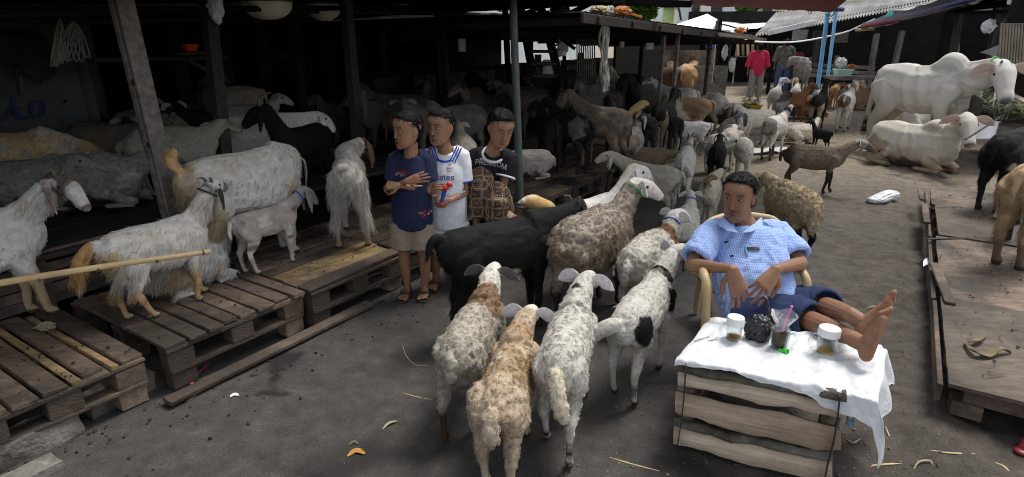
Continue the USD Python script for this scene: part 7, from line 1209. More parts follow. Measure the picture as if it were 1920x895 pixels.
for sd, (dx,) in (('l', (1,)), ('r', (-1,))):
    sh, el = J['sh'+sd], J['el'+sd]; Rc = frame(el-sh, J['front']); ring_on(T, 'cuff', sh+(el-sh)*.655, Rc[:, 1:], .0605, .0605, .0055, 'cloth_trim_blue')
    for k in range(3):
        m = meshkit.text_mesh('I', .1, .0016); m = trimesh.creation.box((.008, .105, .0016)); [m := m.subdivide() for _ in range(3)]
        drape_text(T, 'shoulder_stripe', '', .1, 'cloth_trim_blue', S2, (nk*.48+sh*.52)+np.array([dx*(.004+.014*k), -.0, .02-.006*k]), (1, 0, -dx*.5), (dx*.25, .1, 1), mesh=m)
drape_text(T, 'chest_lettering', 'Emirates', .036, 'print_navy', S2, Yp(823, 338, y-.1), (1, -.06, 0), (0, .1, 1), bold=False); drape_text(T, 'chest_lettering', 'FLY BETTER', .022, 'print_navy', S2, Yp(823, 351, y-.1), (1, -.06, 0), (0, .1, 1))
cr = Yp(843, 316, y-.1)
def disc(r, h=.0016, n=24): return trimesh.creation.cylinder(r, h, sections=n)
for nm, m, mt, o in (('crest', disc(.017), 'gold', (0, 0)), ('crest_field', disc(.0135), 'cloth_white', (0, 0)), ('crest_band', trimesh.creation.box((.024, .005, .0016)), 'print_navy', (0, 0)), ('crest_crown', trimesh.creation.box((.016, .009, .0016)), 'gold', (0, .020)), ('crest_cap', disc(.004), 'print_red', (0, .026))):
    m = m.copy(); m.apply_translation((o[0], o[1], 0)); drape_text(T, nm, '', .1, mt, S2, cr, (1, 0, 0), (0, .1, 1), mesh=m.subdivide(), lift=.0028+.0012*('field' in nm)+.002*('band' in nm))
T = Thing('toy', 'small red and blue plastic toy in the hand of the white-shirted person', 'toy', Yp(829, 385, 3.6)); a, b = Yp(827, 384, 3.60), Yp(836, 349, 3.60); L = lambda t: a+(b-a)*t
T.add('handle', tube([L(.1), L(.5), L(.75)], [.014, .013, .015], 12, 3), 'blue_plastic', True); T.add('foot', ball(L(.06), (.019, .019, .014)), 'red_plastic', True); T.add('head', cat(ball(L(.92), (.026, .022, .020)), ball(L(1.0)+[.02, 0, .012], (.018, .015, .015)), ball(L(.82)+[-.014, 0, .0], (.015, .014, .013))), 'red_plastic', True)
# --- squatting boy in black
y = 4.02; J = dict(base=P(905, 470, 0), head=Yp(939, 243, y-.10), hR=hR_of((.35, -.88, -.42), (.05, 0, 1)), hs=1.0, neck=Yp(924, 284, y-.02), chest=Yp(921, 325, y+.03), pel=Yp(922, 395, y+.12), front=nrmz((.1, -1, -.1)),
    shr=Yp(889, 300, y+.03), shl=Yp(955, 303, y-.03), elr=Yp(874, 342, y-.02), ell=Yp(943, 350, y-.08), wrr=Yp(873, 364, y-.12), wrl=Yp(941, 396, y-.14), hipr=Yp(908, 392, y+.08), hipl=Yp(938, 392, y+.06), knr=Yp(902, 336, y-.16), knl=Yp(932, 362, y-.2), anr=Yp(893, 415, y-.16), anl=Yp(928, 425, y-.2),
    ftr=((-.1, -1, 0), (0, 0, 1)), ftl=((.1, -1, 0), (0, 0, 1)), hndr=((.12, -.3, -1), (-.3, -.9, .3), dict(curl=(.25, .3, .35, .4))), hndl=((.8, -.5, -.35), (.0, -.4, .9), dict(curl=.2)), wid=np.array((.135, .128, .142, .125)), dep=np.array((.09, .088, .092, .07)), armr=.85, legr=.9, feet=.95, hands=.95)
T = person('person', 'person squatting in a black T-shirt with white trim and brown batik trousers', J, SKIN, s=.92, gaze=(.4, -.7, -.6))
S3 = tee(T, J, 'cloth_black', .92, hem=-.02, seed=12, tl=.60); shorts(T, J, 'batik', 1.85, (.105, .092, .075), s=.92, seed=15, nm='trousers')
nk = J['neck']; Rn = np.stack([nrmz([1., .1, 0]), nrmz([.1, -.75, -.62]), [0, -.6, .75]], 1); ring_on(T, 'neck_trim', nk+[.004, -.03, -.014], Rn, .072, .072, .009, 'cloth_white')
for sd in 'lr': sh, el = J['sh'+sd], J['el'+sd]; Rc = frame(el-sh, J['front']); ring_on(T, 'cuff', sh+(el-sh)*.60, Rc[:, 1:], .0635, .0635, .0075, 'cloth_white')
drape_text(T, 'chest_lettering', 'PREMIUM', .034, 'print_grey', S3, Yp(919, 314, y-.1), (1, -.1, -.16), (.16, .1, 1), arc=.012); m = trimesh.creation.box((.15, .012, .0016)); [m := m.subdivide() for _ in range(3)]; drape_text(T, 'print_bar', '', .1, 'print_grey', S3, Yp(919, 302, y-.1), (1, -.1, -.2), (.2, .1, 1), mesh=m)
single('low_stool', cat(box(Yp(922, 420, 4.10), (.34, .30, .03), None, .005), box(Yp(905, 455, 4.10), (.05, .28, .26), None), box(Yp(942, 455, 4.10), (.05, .28, .26), None)), 'dark_wood', 'low dark wooden stool under the squatting person', 'stool')

# --- the man in the chair
W = lambda px, py, dep: D(px, py, dep)
K = 1.07; J = dict(base=P(1420, 640, 0), head=W(1385, 371, 2.92), hR=hR_of((-.60, -.78, -.16), (.08, .1, 1)), hs=.94, neck=W(1399, 431, 2.99), chest=W(1405, 478, 2.96), pel=W(1420, 588, 2.88), front=nrmz((-.05, -.80, .45)),
    shr=W(1334, 440, 2.96), shl=W(1462, 442, 3.06), elr=W(1296, 497, 2.86), ell=W(1502, 494, 2.92), wrr=W(1374, 505, 2.66), wrl=W(1456, 505, 2.68), hipr=W(1392, 592, 2.86), hipl=W(1450, 584, 2.94), knr=W(1512, 600, 2.72), knl=W(1545, 575, 2.84), anr=P(1622, 688, .42)+[-.03, .05, .095], anl=P(1622, 688, .42)+[.005, .14, .15],
    ftr=((.30, -.28, .92), (.80, -.25, -.30)), ftl=((.52, -.05, .80), (.55, -.6, -.35)), hndr=((.25, -.35, -.85), (-.2, -.75, .5), dict(curl=(.35, .42, .48, .55), spread=.10)), hndl=((-.62, -.35, -.62), (.1, -.7, .65), dict(curl=(.3, .36, .42, .5), spread=.12)), wid=np.array((.140, .140, .152, .155)), dep=np.array((.095, .092, .092, .078)), armr=.92, legr=.88, feet=.86, hands=1.02)
# feet: soles towards the camera, toes up
J['ftr'] = ((.26, .22, .92), nrmz((-.42, .88, -.05))); J['ftl'] = ((.55, .18, .80), nrmz((-.52, .80, .12)))
T = person('person', 'person in a blue checked shirt lounging in a cane chair, bare feet on the crate', J, SKIN_M, age='man', s=K, fine=.0055, gaze=(-.85, -.5, .05), hair='man')
ax_l, ax_u = nrmz(np.asarray(J['shl'])-J['shr']), nrmz(np.asarray(J['neck'])-J['pel'])
SM = tee(T, J, 'check_shirt', K, off=.014, hem=.0, r=(.062, .065), tl=.76, seed=21, edge=.0070, wr=.026, stf=lambda v: np.c_[(v-J['pel'])@ax_l, (v-J['pel'])@ax_u]*120, neckr=.064)
nk, uN, fN = np.asarray(J['neck']), ax_u, np.asarray(J['front'])
for cs in (((1356, 404, 2.96), (1384, 436, 2.845), (1364, 432, 2.835), (1346, 421, 2.90)), ((1428, 407, 3.02), (1391, 436, 2.845), (1408, 434, 2.845), (1431, 425, 2.95))):   # collar wings
    q = sheet([W(*c_) for c_ in cs], 10, -.006, .002, 3, .006); T.add('collar', q, 'check_shirt', True, st=((q[0]-J['pel'])@np.stack([ax_l+uN*.4, ax_u-ax_l*.4], 1))*120)
T.add('undershirt', loft([[*(nk-uN*.07+fN*.055), .030, .006], [*(nk-uN*.035+fN*.058), .036, .006]], n=12, sub=1, up=fN), 'trousers_navy', True)
for px, py in ((1387, 443), (1388, 474)): drape_text(T, 'button', '', .1, 'eye_dark', SM, W(px, py, 2.8), ax_l, ax_u, mesh=trimesh.creation.cylinder(.0052, .004, sections=12))
m = trimesh.creation.box((.075, .085, .002)); [m := m.subdivide() for _ in range(4)]
o, d = W(1420, 474, 2.8), None; drape_text(T, 'pocket_band', '', .1, 'rubber', SM, W(1424, 462, 2.8), ax_l-.15*ax_u, ax_u, mesh=trimesh.creation.box((.052, .016, .004)).subdivide().subdivide(), lift=.004)
drape_text(T, 'pen', '', .1, 'pole_blue', SM, W(1411, 466, 2.8), ax_l, ax_u, mesh=trimesh.creation.box((.006, .050, .006)).subdivide(), lift=.004)
shorts(T, J, 'trousers_navy', 1.12, (.112, .098, .082), off=.014, s=K, seed=30, nm='trousers')
# chair of cane
T = Thing('cane_chair', 'cane armchair with bent yellow arms holding the lounging man', 'chair', P(1420, 650, 0))
for nm, pts in (('arm', [(1302, 512, 3.10), (1312, 500, 2.98), (1319, 510, 2.76), (1325, 540, 2.70), (1323, 600, 2.74), (1318, 650, 2.78)]), ('arm', [(1466, 520, 3.2), (1484, 504, 3.05), (1502, 508, 2.92), (1513, 530, 2.86), (1513, 570, 2.88), (1510, 640, 2.92)])): T.add(nm, tube([W(*p) for p in pts], .020, 12, 5), 'bamboo', True)
for pts in ([(1302, 512, 3.10), (1318, 430, 3.22), (1360, 405, 3.3), (1420, 405, 3.34), (1462, 425, 3.3), (1466, 520, 3.2)],): T.add('back_frame', tube([W(*p) for p in pts], .018, 10, 5), 'bamboo', True)
for k in range(6): T.add('back_slat', tube([W(1325+26*k, 425, 3.26), W(1335+24*k, 600, 3.12)], .010, 8, 1), 'bamboo_old', True)
se = (P(1420, 640, 0)+[0, .10, .27]); T.add('seat', box(se+[.0, .05, 0], (.52, .48, .03), rotz(.1), .01), 'bamboo_old', 30); 
for dx, dy in ((-.24, -.18), (.24, -.14), (-.24, .28), (.24, .30)): q = se+[dx, dy, 0]; T.add('leg', tube([q+[0, 0, .0], [q[0], q[1], 0]], .018, 10, 1), 'bamboo', True)
T.add('front_rail', tube([se+[-.24, -.18, .0], se+[.24, -.14, 0]], .017, 10, 1), 'bamboo', True)

# --- the crate table
A0, B0 = P(1266, 830, 0), P(1556, 905, 0); nT = nrmz(np.cross(B0-A0, [0, 0, 1.])); nT = nT*np.sign(-nT[1]); xT = nrmz(B0-A0)
def FP(px, py, off=0.): d = ray(px, py); return O+d*(((A0+nT*off-O)@nT)/(d@nT))
TB = Thing('crate_table', 'low crate of split logs strapped with black rubber, used as a table', 'table', (A0+B0)/2)
def slat(c, matn, seed, nm='log_slat', bark=None):
    (xl, yl0, yl1), (xr, yr0, yr1) = c; n = 26; V = []
    rg = np.random.default_rng(seed); w0 = rg.uniform(0, 9)
    for i in range(n):
        t = i/(n-1); x = xl+(xr-xl)*t; nz = lambda k, a: (float(fbm(np.array([[t*5+k*7+w0, seed, k]]), 3)[0])-.5)*a
        top, bot = FP(x, yl0+(yr0-yl0)*t+nz(1, 16), 0), FP(x, yl1+(yr1-yl1)*t+nz(2, 16)+6*math.sin(t*3.14), 0); h = top-bot
        for u, o in ((0, .004), (.12, .016), (.5, .022+nz(3, .01)), (.88, .014), (1, .002), (.9, -.022), (.5, -.026), (.1, -.022)): V.append(bot+h*u+nT*o+nT*nz(u*3+5, .010))
    V = np.array(V); k = 8; i, j = np.meshgrid(np.arange(n-1), np.arange(k), indexing='ij'); q = np.stack([i*k+j, i*k+(j+1) % k, (i+1)*k+(j+1) % k, (i+1)*k+j], -1).reshape(-1, 4); f = np.vstack([q[:, [0, 1, 2]], q[:, [0, 2, 3]], [[0, j+1, j] for j in range(1, k-1)], [[(n-1)*k, (n-1)*k+j, (n-1)*k+j+1] for j in range(1, k-1)]])
    tm = trimesh.Trimesh(V, f, process=False); 
    if tm.volume < 0: f = f[:, ::-1]
    TB.add(nm, (V, f), matn, 50)
plain('log_face', (.46, .35, .25), .85, .3, 2.2, bump=.8, bscale=6, stretch=(1.2, 1.2, 16), dirt=((.20, .14, .10), .45)); plain('log_pale', (.58, .47, .35), .85, .22, 2.2, bump=.7, bscale=6, stretch=(1.2, 1.2, 16), dirt=((.26, .19, .13), .35)); plain('log_bark', (.085, .072, .055), .95, .5, 9, bump=1., bscale=16, dirt=((.20, .20, .17), .5))
slat(((1272, 692, 719), (1586, 752, 780)), 'log_pale', 1); slat(((1272, 677, 691), (1587, 736, 751)), 'log_bark', 2, 'bark_edge'); slat(((1267, 737, 778), (1576, 802, 846)), 'log_face', 3); slat(((1264, 796, 830), (1560, 860, 903)), 'log_pale', 4); slat(((1264, 789, 796), (1561, 852, 860)), 'log_bark', 5, 'bark_edge')
TZ = float(FP(1276, 676)[2]); dT = nrmz(np.array([.57, .82, 0])); TD = .44; FL, FRt = FP(1274, 676), FP(1586, 738); FL[2] = FRt[2] = TZ
for p, q in ((FL, A0), (FRt, B0)):
    for o in (.05, TD-.03): TB.add('corner_post', beam(np.array([*(q+dT*o+xT*(.03 if q is A0 else -.05))[:2], 0]), np.array([*(p+dT*o+xT*(.03 if q is A0 else -.05))[:2], TZ-.02]), .05, .05), 'deck_wood', 30)
    for z in (.06, .17, .28): e = (p if z > .2 else q)+xT*(.01 if q is A0 else -.03); TB.add('side_slat', beam(np.array([*(e+dT*.02)[:2], z]), np.array([*(e+dT*TD)[:2], z]), .03, .07), 'deck_wood_b', 30)
for i in range(6): o = .035+i*.075; TB.add('top_slat', beam(FL+dT*o+[0, 0, -.02], FRt+xT*(.02 if i == 0 else .10)+dT*o+[0, 0, -.02], .062, .025), ['deck_wood', 'log_face'][i % 2], 30)
for z in (.08, .2): TB.add('rear_slat', beam(np.r_[(FL+dT*TD)[:2], z], np.r_[(FRt+dT*TD)[:2], z], .03, .07), 'deck_wood_c', 30)
for pts in ([(1286, 684), (1284, 720), (1281, 760), (1276, 800), (1271, 832)], [(1575, 742), (1571, 780), (1563, 830), (1552, 870), (1545, 905)]): TB.add('rubber_strap', (lambda q: cat(*[beam(q[i], q[i+1], .004, .020, 0, nT) for i in range(len(q)-1)]))([FP(*p, off=.036) for p in pts]), 'rubber', 30)
# white plastic sheet over it
mat('plastic_sheet', {'p': ('principled_bsdf', {'base_color': (.62, .63, .65), 'roughness': .42, 'specular_ior_level': .45}), 'tc': ('texture_coordinate', {}), 'n': ('noise_texture', {'scale': 14., 'detail': 4., 'distortion': 1.2}), 'b': ('bump', {'strength': .35, 'distance': .015})}, [('tc.object', 'n.vector'), ('n.fac', 'b.height'), ('b.normal', 'p.normal')])
LX = float(np.linalg.norm(FRt-FL))+.085; nu, nv = 90, 56; su = np.linspace(-.012, LX+.17, nu); sv = np.linspace(-.03, TD+.10, nv); G = []
for a in su:
    for b in sv:
        over = max(a-LX-.0, 0); fr = max(-b, 0); bk_ = max(b-TD-.02, 0); lf = max(-a, 0)
        front = -b+.0
        skew = .10*(smoothstep(a, LX*.45, LX+.1)+.25*(fbm(np.array([[a*9, 3., 1.]]), 2)[0]-.5))                     # the front edge hangs further down towards the right
        bb = b-skew*(1-(b+.03)/(TD+.13)); fr = max(-bb, 0)
        x = min(a, LX)+min(over, .02)*.8+over*.22; yv = max(bb, -.012)-fr*.10; z = TZ+.006-max(over-.015, 0)*.93-max(fr-.012, 0)*.95-bk_*.8-lf*.9
        p = FL+xT*x+dT*yv; G.append([p[0], p[1], z])
G = np.array(G); base = np.array([[a, b, 0] for a in su for b in sv]); wv = (1-np.abs(fbm(base*7+2, 4)-.5)*5)*.6+(1-np.abs(fbm(base*15+7, 3)-.5)*5)*.3
G[:, 2] += np.where(base[:, 0] < LX, np.maximum(wv, -.2)*.020+.003, 0); fl = smoothstep(base[:, 0], LX, LX+.12); G += (xT*1.0)[None]*(fl*np.sin(base[:, 1]*26+fbm(base*5, 2)*3)*.022)[:, None]+dT[None]*(fl*(fbm(base*7, 2)-.5)*.03)[:, None]; G[:, 2] += fl*(fbm(base*9+4, 2)-.5)*.05
fr_ = smoothstep(-base[:, 1], -.02, .02); G += nT[None]*(fr_*(.006+np.abs(wv)*.008))[:, None]
i, j = np.meshgrid(np.arange(nu-1), np.arange(nv-1), indexing='ij'); q = np.stack([i*nv+j, (i+1)*nv+j, (i+1)*nv+j+1, i*nv+j+1], -1).reshape(-1, 4); f = np.vstack([q[:, [0, 1, 2]], q[:, [0, 2, 3]]]); nG = vnormals(G, f)
if nG[:, 2].mean() < 0: f = f[:, ::-1]; nG = -nG
Kn = len(G); e = [[i_*nv, (i_+1)*nv] for i_ in range(nu-1)]+[[(i_+1)*nv+nv-1, i_*nv+nv-1] for i_ in range(nu-1)]+[[(nu-1)*nv+j_, (nu-1)*nv+j_+1] for j_ in range(nv-1)]+[[j_+1, j_] for j_ in range(nv-1)]
f2 = np.array([[a, b, b+Kn] for a, b in e]+[[a, b+Kn, a+Kn] for a, b in e])
single('plastic_sheet', (np.vstack([G, G-nG*.003]), np.vstack([f, f[:, ::-1]+Kn, f2])), 'plastic_sheet', 'white plastic sheet spread over the crate table and hanging down on the right', 'sheet', smooth=True)
ZT = TZ+.010
# drinks
mat('mug_glass', {'g': ('glass_bsdf', {'color': (.93, .97, .96), 'roughness': .0, 'IOR': 1.2}), 't': ('transparent_bsdf', {'color': (.90, .94, .93)}), 'm': ('mix_closure', {'fac': .45})}, [('t.BSDF', 'm.closure1'), ('g.BSDF', 'm.closure2')], surface='m.closure')
for nm, c in (('tea', (.26, .12, .03)), ('amber', (.50, .30, .08)), ('coffee', (.05, .018, .010))): mat('drink_'+nm, {'p': ('principled_bsdf', {'base_color': c, 'roughness': .12})})
plain('lid_white', (.74, .75, .74), .35, .04, 10); plain('straw_pink', (.62, .16, .42), .35, .1, 20); mat('cap_green', {'p': ('principled_bsdf', {'base_color': (.06, .55, .06), 'roughness': .35})})
mat('clear_film', {'t': ('transparent_bsdf', {'color': (.93, .94, .95)}), 'g': ('glossy_bsdf', {'roughness': .12}), 'd': ('diffuse_bsdf', {'color': (.7, .72, .74)}), 'f': ('fresnel', {'IOR': 1.45}), 'm': ('mix_closure', {}), 'm2': ('mix_closure', {'fac': .16})}, [('f.fac', 'm.fac'), ('t.BSDF', 'm.closure1'), ('g.BSDF', 'm.closure2'), ('m.closure', 'm2.closure1'), ('d.BSDF', 'm2.closure2')], surface='m2.closure')
def mug(label, px, py, r, h, drink, level, lid, hside, ice=None):
    c = P(px, py, ZT); T = Thing('glass_mug', label, 'mug', c); n = 32
    pr = [(0, 0), (r*.84, 0), (r*.88, .006), (r*.93, h*.35), (r, h*.7), (r, h), (r*.93, h), (r*.92, h*.7), (r*.84, h*.3), (r*.78, .012), (0, .012)]; v, f = lathe(pr, (0, 0, 0), n); an = np.arctan2(v[:, 1], v[:, 0]); rr = np.hypot(v[:, 0], v[:, 1]); k = 1+.022*np.cos(an*10)*smoothstep(v[:, 2], h*.1, h*.25)*(1-smoothstep(v[:, 2], h*.72, h*.86))*(rr > r*.86); v[:, :2] *= k[:, None]
    T.add('glass', (v+c, f), 'mug_glass', True); T.add('drink', lathe([(0, .013), (r*.77, .013), (r*.80, level*.6), (r*.82, level), (0, level)], c, n), 'drink_'+drink, 40)
    hd = np.array([math.cos(hside), math.sin(hside), 0]); T.add('handle', tube([c+hd*r*.96+[0, 0, h*.78], c+hd*r*1.5+[0, 0, h*.82], c+hd*r*1.72+[0, 0, h*.5], c+hd*r*1.45+[0, 0, h*.22], c+hd*r*.92+[0, 0, h*.2]], .007, 10, 5), 'mug_glass', True)
    if lid: T.add('lid', lathe([(0, h+.020), (r*1.02, h+.020), (r*1.1, h+.015), (r*1.12, h-.012), (r*1.06, h-.014), (r*1.04, h+.002), (0, h+.002)], c, n), 'lid_white', 30)
    return T, c
MK = .92
mug('lidded glass mug with an orange dreg of tea, leftmost on the sheet', 1374, 640, .036*MK, .105*MK, 'tea', .028, True, 2.6)
T, c = mug('glass mug of dark iced coffee with a pink straw and a clear film funnel', 1459, 655, .040*MK, .105*MK, 'coffee', .080, False, -.1)
sg = np.linspace(0, 2*np.pi, 41); V = []; 
for zz, rr in ((.095, .030), (.105, .022), (.125, .030), (.150, .046), (.165, .052)): V.append(np.c_[np.cos(sg[:-1])*rr*(1+.08*np.sin(sg[:-1]*5+zz*60)), np.sin(sg[:-1])*rr*(1+.08*np.sin(sg[:-1]*5+zz*60)), np.full(40, zz)+.006*np.sin(sg[:-1]*3)])
V = np.vstack(V); i, j = np.meshgrid(np.arange(4), np.arange(40), indexing='ij'); q = np.stack([i*40+j, i*40+(j+1) % 40, (i+1)*40+(j+1) % 40, (i+1)*40+j], -1).reshape(-1, 4); T.add('film', (V+c, np.vstack([q[:, [0, 1, 2]], q[:, [0, 2, 3]]])), 'clear_film', True)
single('drinking_straw', tube([c+[0, 0, .03], c+[.010, .0, .12], c+[.022, -.01, .205]], .0048, 10, 2), 'straw_pink', 'pink drinking straw standing in the iced coffee', 'straw')
for k in range(5): T.add('ice_cube', box(c+[RNG.uniform(-.018, .018), RNG.uniform(-.018, .018), .078], (.018, .018, .016), rotz(k)@rotx(k*.7), .003), 'mug_glass', 30)
mug('lidded glass mug with a finger of pale amber drink, by the bare feet', 1547, 664, .042*MK, .110*MK, 'amber', .022, True, 2.9)
q = P(1463, 663, ZT); R = frame((.5, -.6, .12)); T = Thing('bottle_cap', 'bright green cap at the foot of the coffee mug', 'cap', q); T.add('cap', lathe([(0, 0), (.009, 0), (.011, .004), (.012, .020), (.009, .020), (.008, .004), (0, .004)], q+[.01, 0, .014], 18, np.stack([R[:, 1], R[:, 2], R[:, 0]], 1)), 'cap_green', 40); T.add('ring', ball(q+[-.002, .004, .010], (.012, .012, .010)), 'cap_green', True)
mat('black_film', {'p': ('principled_bsdf', {'base_color': (.010, .010, .011), 'roughness': .22, 'specular_ior_level': .6}), 'tc': ('texture_coordinate', {}), 'n': ('noise_texture', {'scale': 34., 'detail': 4., 'distortion': 1.}), 'b': ('bump', {'strength': .6, 'distance': .02})}, [('tc.object', 'n.vector'), ('n.fac', 'b.height'), ('b.normal', 'p.normal')])
T = Thing('black_bag', 'crumpled black plastic bag behind the coffee mug', 'bag', P(1440, 632, ZT)); m = trimesh.creation.icosphere(4)
for (px, py), s in (((1419, 638), (.052, .045, .062)), ((1453, 624), (.05, .035, .05))):
    u = m.vertices; v = u*np.array(s)*(1+((1-np.abs(fbm(u*3.2+px, 3)-.5)*4)[:, None])*.16+(fbm(u*9+py, 2)-.5)[:, None]*.25); T.add('film' if px < 1450 else 'fold', (v+P(px, py, ZT)+[0, 0, s[2]*.85], m.faces), 'black_film', True)
T.add('knot', tube([P(1436, 628, ZT)+[0, 0, .09], P(1430, 622, ZT)+[0, 0, .15], P(1426, 618, ZT)+[-.01, 0, .16]], [.010, .007, .012], 8, 3), 'black_film', True)
single('pale_cord', tube([P(1358, 606, ZT), P(1348, 622, ZT), P(1326, 634, ZT), P(1304, 640, ZT), P(1330, 640, ZT), P(1362, 632, ZT)], .005, 6, 4), 'rope_pale', 'loose pale cord curled on the sheet behind the leftmost mug', 'cord')
c = FP(1590, 772, -.05)+xT*.01; T = Thing('water_bottle', 'clear plastic water bottle with a blue cap hanging upside down at the crate right end', 'bottle', c); R = frame((-.15, -.45, -1.)); RR = np.stack([R[:, 1], R[:, 2], R[:, 0]], 1)
T.add('bottle', lathe([(0, -.11), (.020, -.11), (.024, -.10), (.022, -.07), (.025, -.05), (.022, -.03), (.024, -.015), (.020, .0), (.011, .022), (.011, .035), (0, .035)], c, 24, RR), 'clear_film', 40); T.add('cap', lathe([(0, .050), (.013, .050), (.0135, .036), (.0135, .026), (0, .026)], c, 20, RR), 'pole_blue', 40)

# --- people at the far end, seen from behind
def far_person(label, x, yt, yf, dep, top, legs_, width=1., skin=(.14, .08, .05), turn=0., arms=((-1, -.1), (1, -.1))):
    b = D(x, yf, dep); hgt = (yf-yt)*dep/F*1.02; s = hgt/1.70; base = b.copy(); up = np.array([0, 0, 1.]); at = lambda lx, z, f=0.: base+np.array([lx*s, -f*s, z*s]); w = width
    J = dict(base=base, head=at(0, 1.56), hR=hR_of((turn, 1, 0)), hs=s, neck=at(0, 1.42), chest=at(0, 1.24), pel=at(0, .92), front=(0, 1., 0), shl=at(-.19*w, 1.37), shr=at(.19*w, 1.37), ell=at(-.27*w, 1.10, .0), elr=at(.27*w, 1.10, .0), wrl=at(-.24*w, .88, -.06), wrr=at(.25*w, .88, -.06), hipl=at(-.10, .88), hipr=at(.10, .88), knl=at(-.11, .48), knr=at(.12, .48, .02), anl=at(-.12, .09), anr=at(.13, .09),
        ftl=((0, 1, 0), up), ftr=((.2, 1, 0), up), hndl=((0, .2, -1), (-1, 0, 0), dict(curl=.3)), hndr=((0, .2, -1), (1, 0, 0), dict(curl=.3)), wid=np.array((.16, .15, .175, .165))*w)
    T = person('person', label, J, skin, s=s, fine=.02, eyes=False, hair='short'); tee(T, J, top, s, off=.03, hem=.06, tl=1.35, r=(.085, .07), edge=.022, wr=.012, nm='jacket'); shorts(T, J, legs_, 1.9, (.11, .095, .085), off=.02, s=s, nm='trousers')
far_person('person in a bright pink jacket and grey trousers seen from behind at the far stall', 1412, 88, 190, 15.6, 'cloth_pink', 'cloth_grey', 1.05)
far_person('person in a camouflage jacket and jeans seen from behind at the far stall', 1461, 80, 178, 17.0, 'camo', 'denim', 1.05)
far_person('person in a dark red top half hidden behind the camouflage jacket', 1483, 92, 176, 18.2, 'cloth_maroon', 'net_dark', .95)
T = Thing('cloth_hat', 'blue cloth hat hanging above the grey calf in the far stall', 'hat', D(1499, 118, 17.2)); T.add('crown', lathe([(.20, 0), (.20, .04), (.16, .14), (.08, .19), (0, .2)], D(1499, 119, 17.2), 18), 'cloth_trim_blue', 40); T.add('brim', lathe([(.18, .0), (.26, -.02), (.26, -.01), (.18, .015)], D(1499, 119, 17.2), 18), 'cloth_trim_blue', 40)
# ---------------------------------------------------------------- litter and small things
def gp(px, py, h=0.):
    p = P(px, py, 0.); p[2] = float(gz(p[0], p[1])); p = P(px, py, p[2]); p[2] = float(gz(p[0], p[1]))+h; return p
def ribbon(pts, w_, th=.0025, matn='straw', nm='straw', lab='', catg='straw', curl=.0, n=5, group=None):
    w = w_*.62; q = spline(np.array([gp(x, y, h*.4) for x, y, h in pts]), n); t = np.gradient(q, axis=0); t /= np.linalg.norm(t, axis=1, keepdims=True); s = np.cross(t, [0, 0, 1.]); s /= np.linalg.norm(s, axis=1, keepdims=True); ww = (w*np.sin(np.linspace(.35, 2.8, len(q))))[:, None]
    up = np.array([0, 0, 1.])*curl; L, Rr, Mm = q+s*ww+up*w, q-s*ww+up*w, q; k = len(q); V = np.vstack([L, Mm, Rr, L-[0, 0, th], Mm-[0, 0, th], Rr-[0, 0, th]]); f = []
    for i in range(k-1):
        for a, b in ((0, k), (k, 2*k)): f += [[a+i, b+i, b+i+1], [a+i, b+i+1, a+i+1], [3*k+a+i, 3*k+b+i+1, 3*k+b+i], [3*k+a+i, 3*k+a+i+1, 3*k+b+i+1]]
        f += [[i, i+1, 3*k+i+1], [i, 3*k+i+1, 3*k+i], [2*k+i, 5*k+i, 5*k+i+1], [2*k+i, 5*k+i+1, 2*k+i+1]]
    single(nm, (V, np.array(f)), matn, lab, catg, group, smooth=40)
plain('ribbon_pink', (.62, .07, .20), .4, .2, 30); plain('leaf_yellow', (.42, .21, .04), .6, .3, 20, bump=.5, bscale=60); plain('leaf_dry', (.16, .12, .06), .75, .5, 12, bump=.6, bscale=40); plain('husk', (.34, .29, .19), .7, .25, 20, bump=.4, bscale=50); plain('foil', (.75, .77, .8), .25, .1, 20); plain('stool_red', (.20, .015, .02), .4, .2, 12)
ribbon([(334, 752, .004), (352, 744, .012), (366, 728, .006), (357, 716, .02), (372, 702, .012), (393, 682, .008)], .012, matn='ribbon_pink', nm='ribbon', lab='crumpled pink plastic ribbon on the asphalt beside the pallets', catg='ribbon', curl=.5)
ribbon([(346, 753, .004), (362, 747, .012), (378, 729, .008)], .007, matn='husk', nm='husk_strip', lab='pale yellow strip lying beside the pink ribbon', catg='husk')
ribbon([(432, 745, .004), (440, 742, .012), (448, 743, .004)], .018, matn='foil', nm='paper_scrap', lab='small white paper scrap alone on the asphalt left of the sheep', catg='scrap', curl=.4)
ribbon([(718, 806, .003), (730, 797, .02), (745, 792, .004)], .013, matn='husk', nm='husk', lab='pale curled husk on the asphalt left of the grey sheep', catg='husk', curl=.6)
ribbon([(652, 857, .004), (668, 848, .02), (684, 852, .006)], .022, matn='leaf_yellow', nm='fallen_leaf', lab='yellow-orange fallen leaf at the bottom of the picture', catg='leaf', curl=.3)
ribbon([(654, 836, .004), (664, 830, .012), (672, 834, .004)], .012, matn='leaf_dry', nm='fallen_leaf', lab='small brown leaf above the yellow one', catg='leaf', curl=.3)
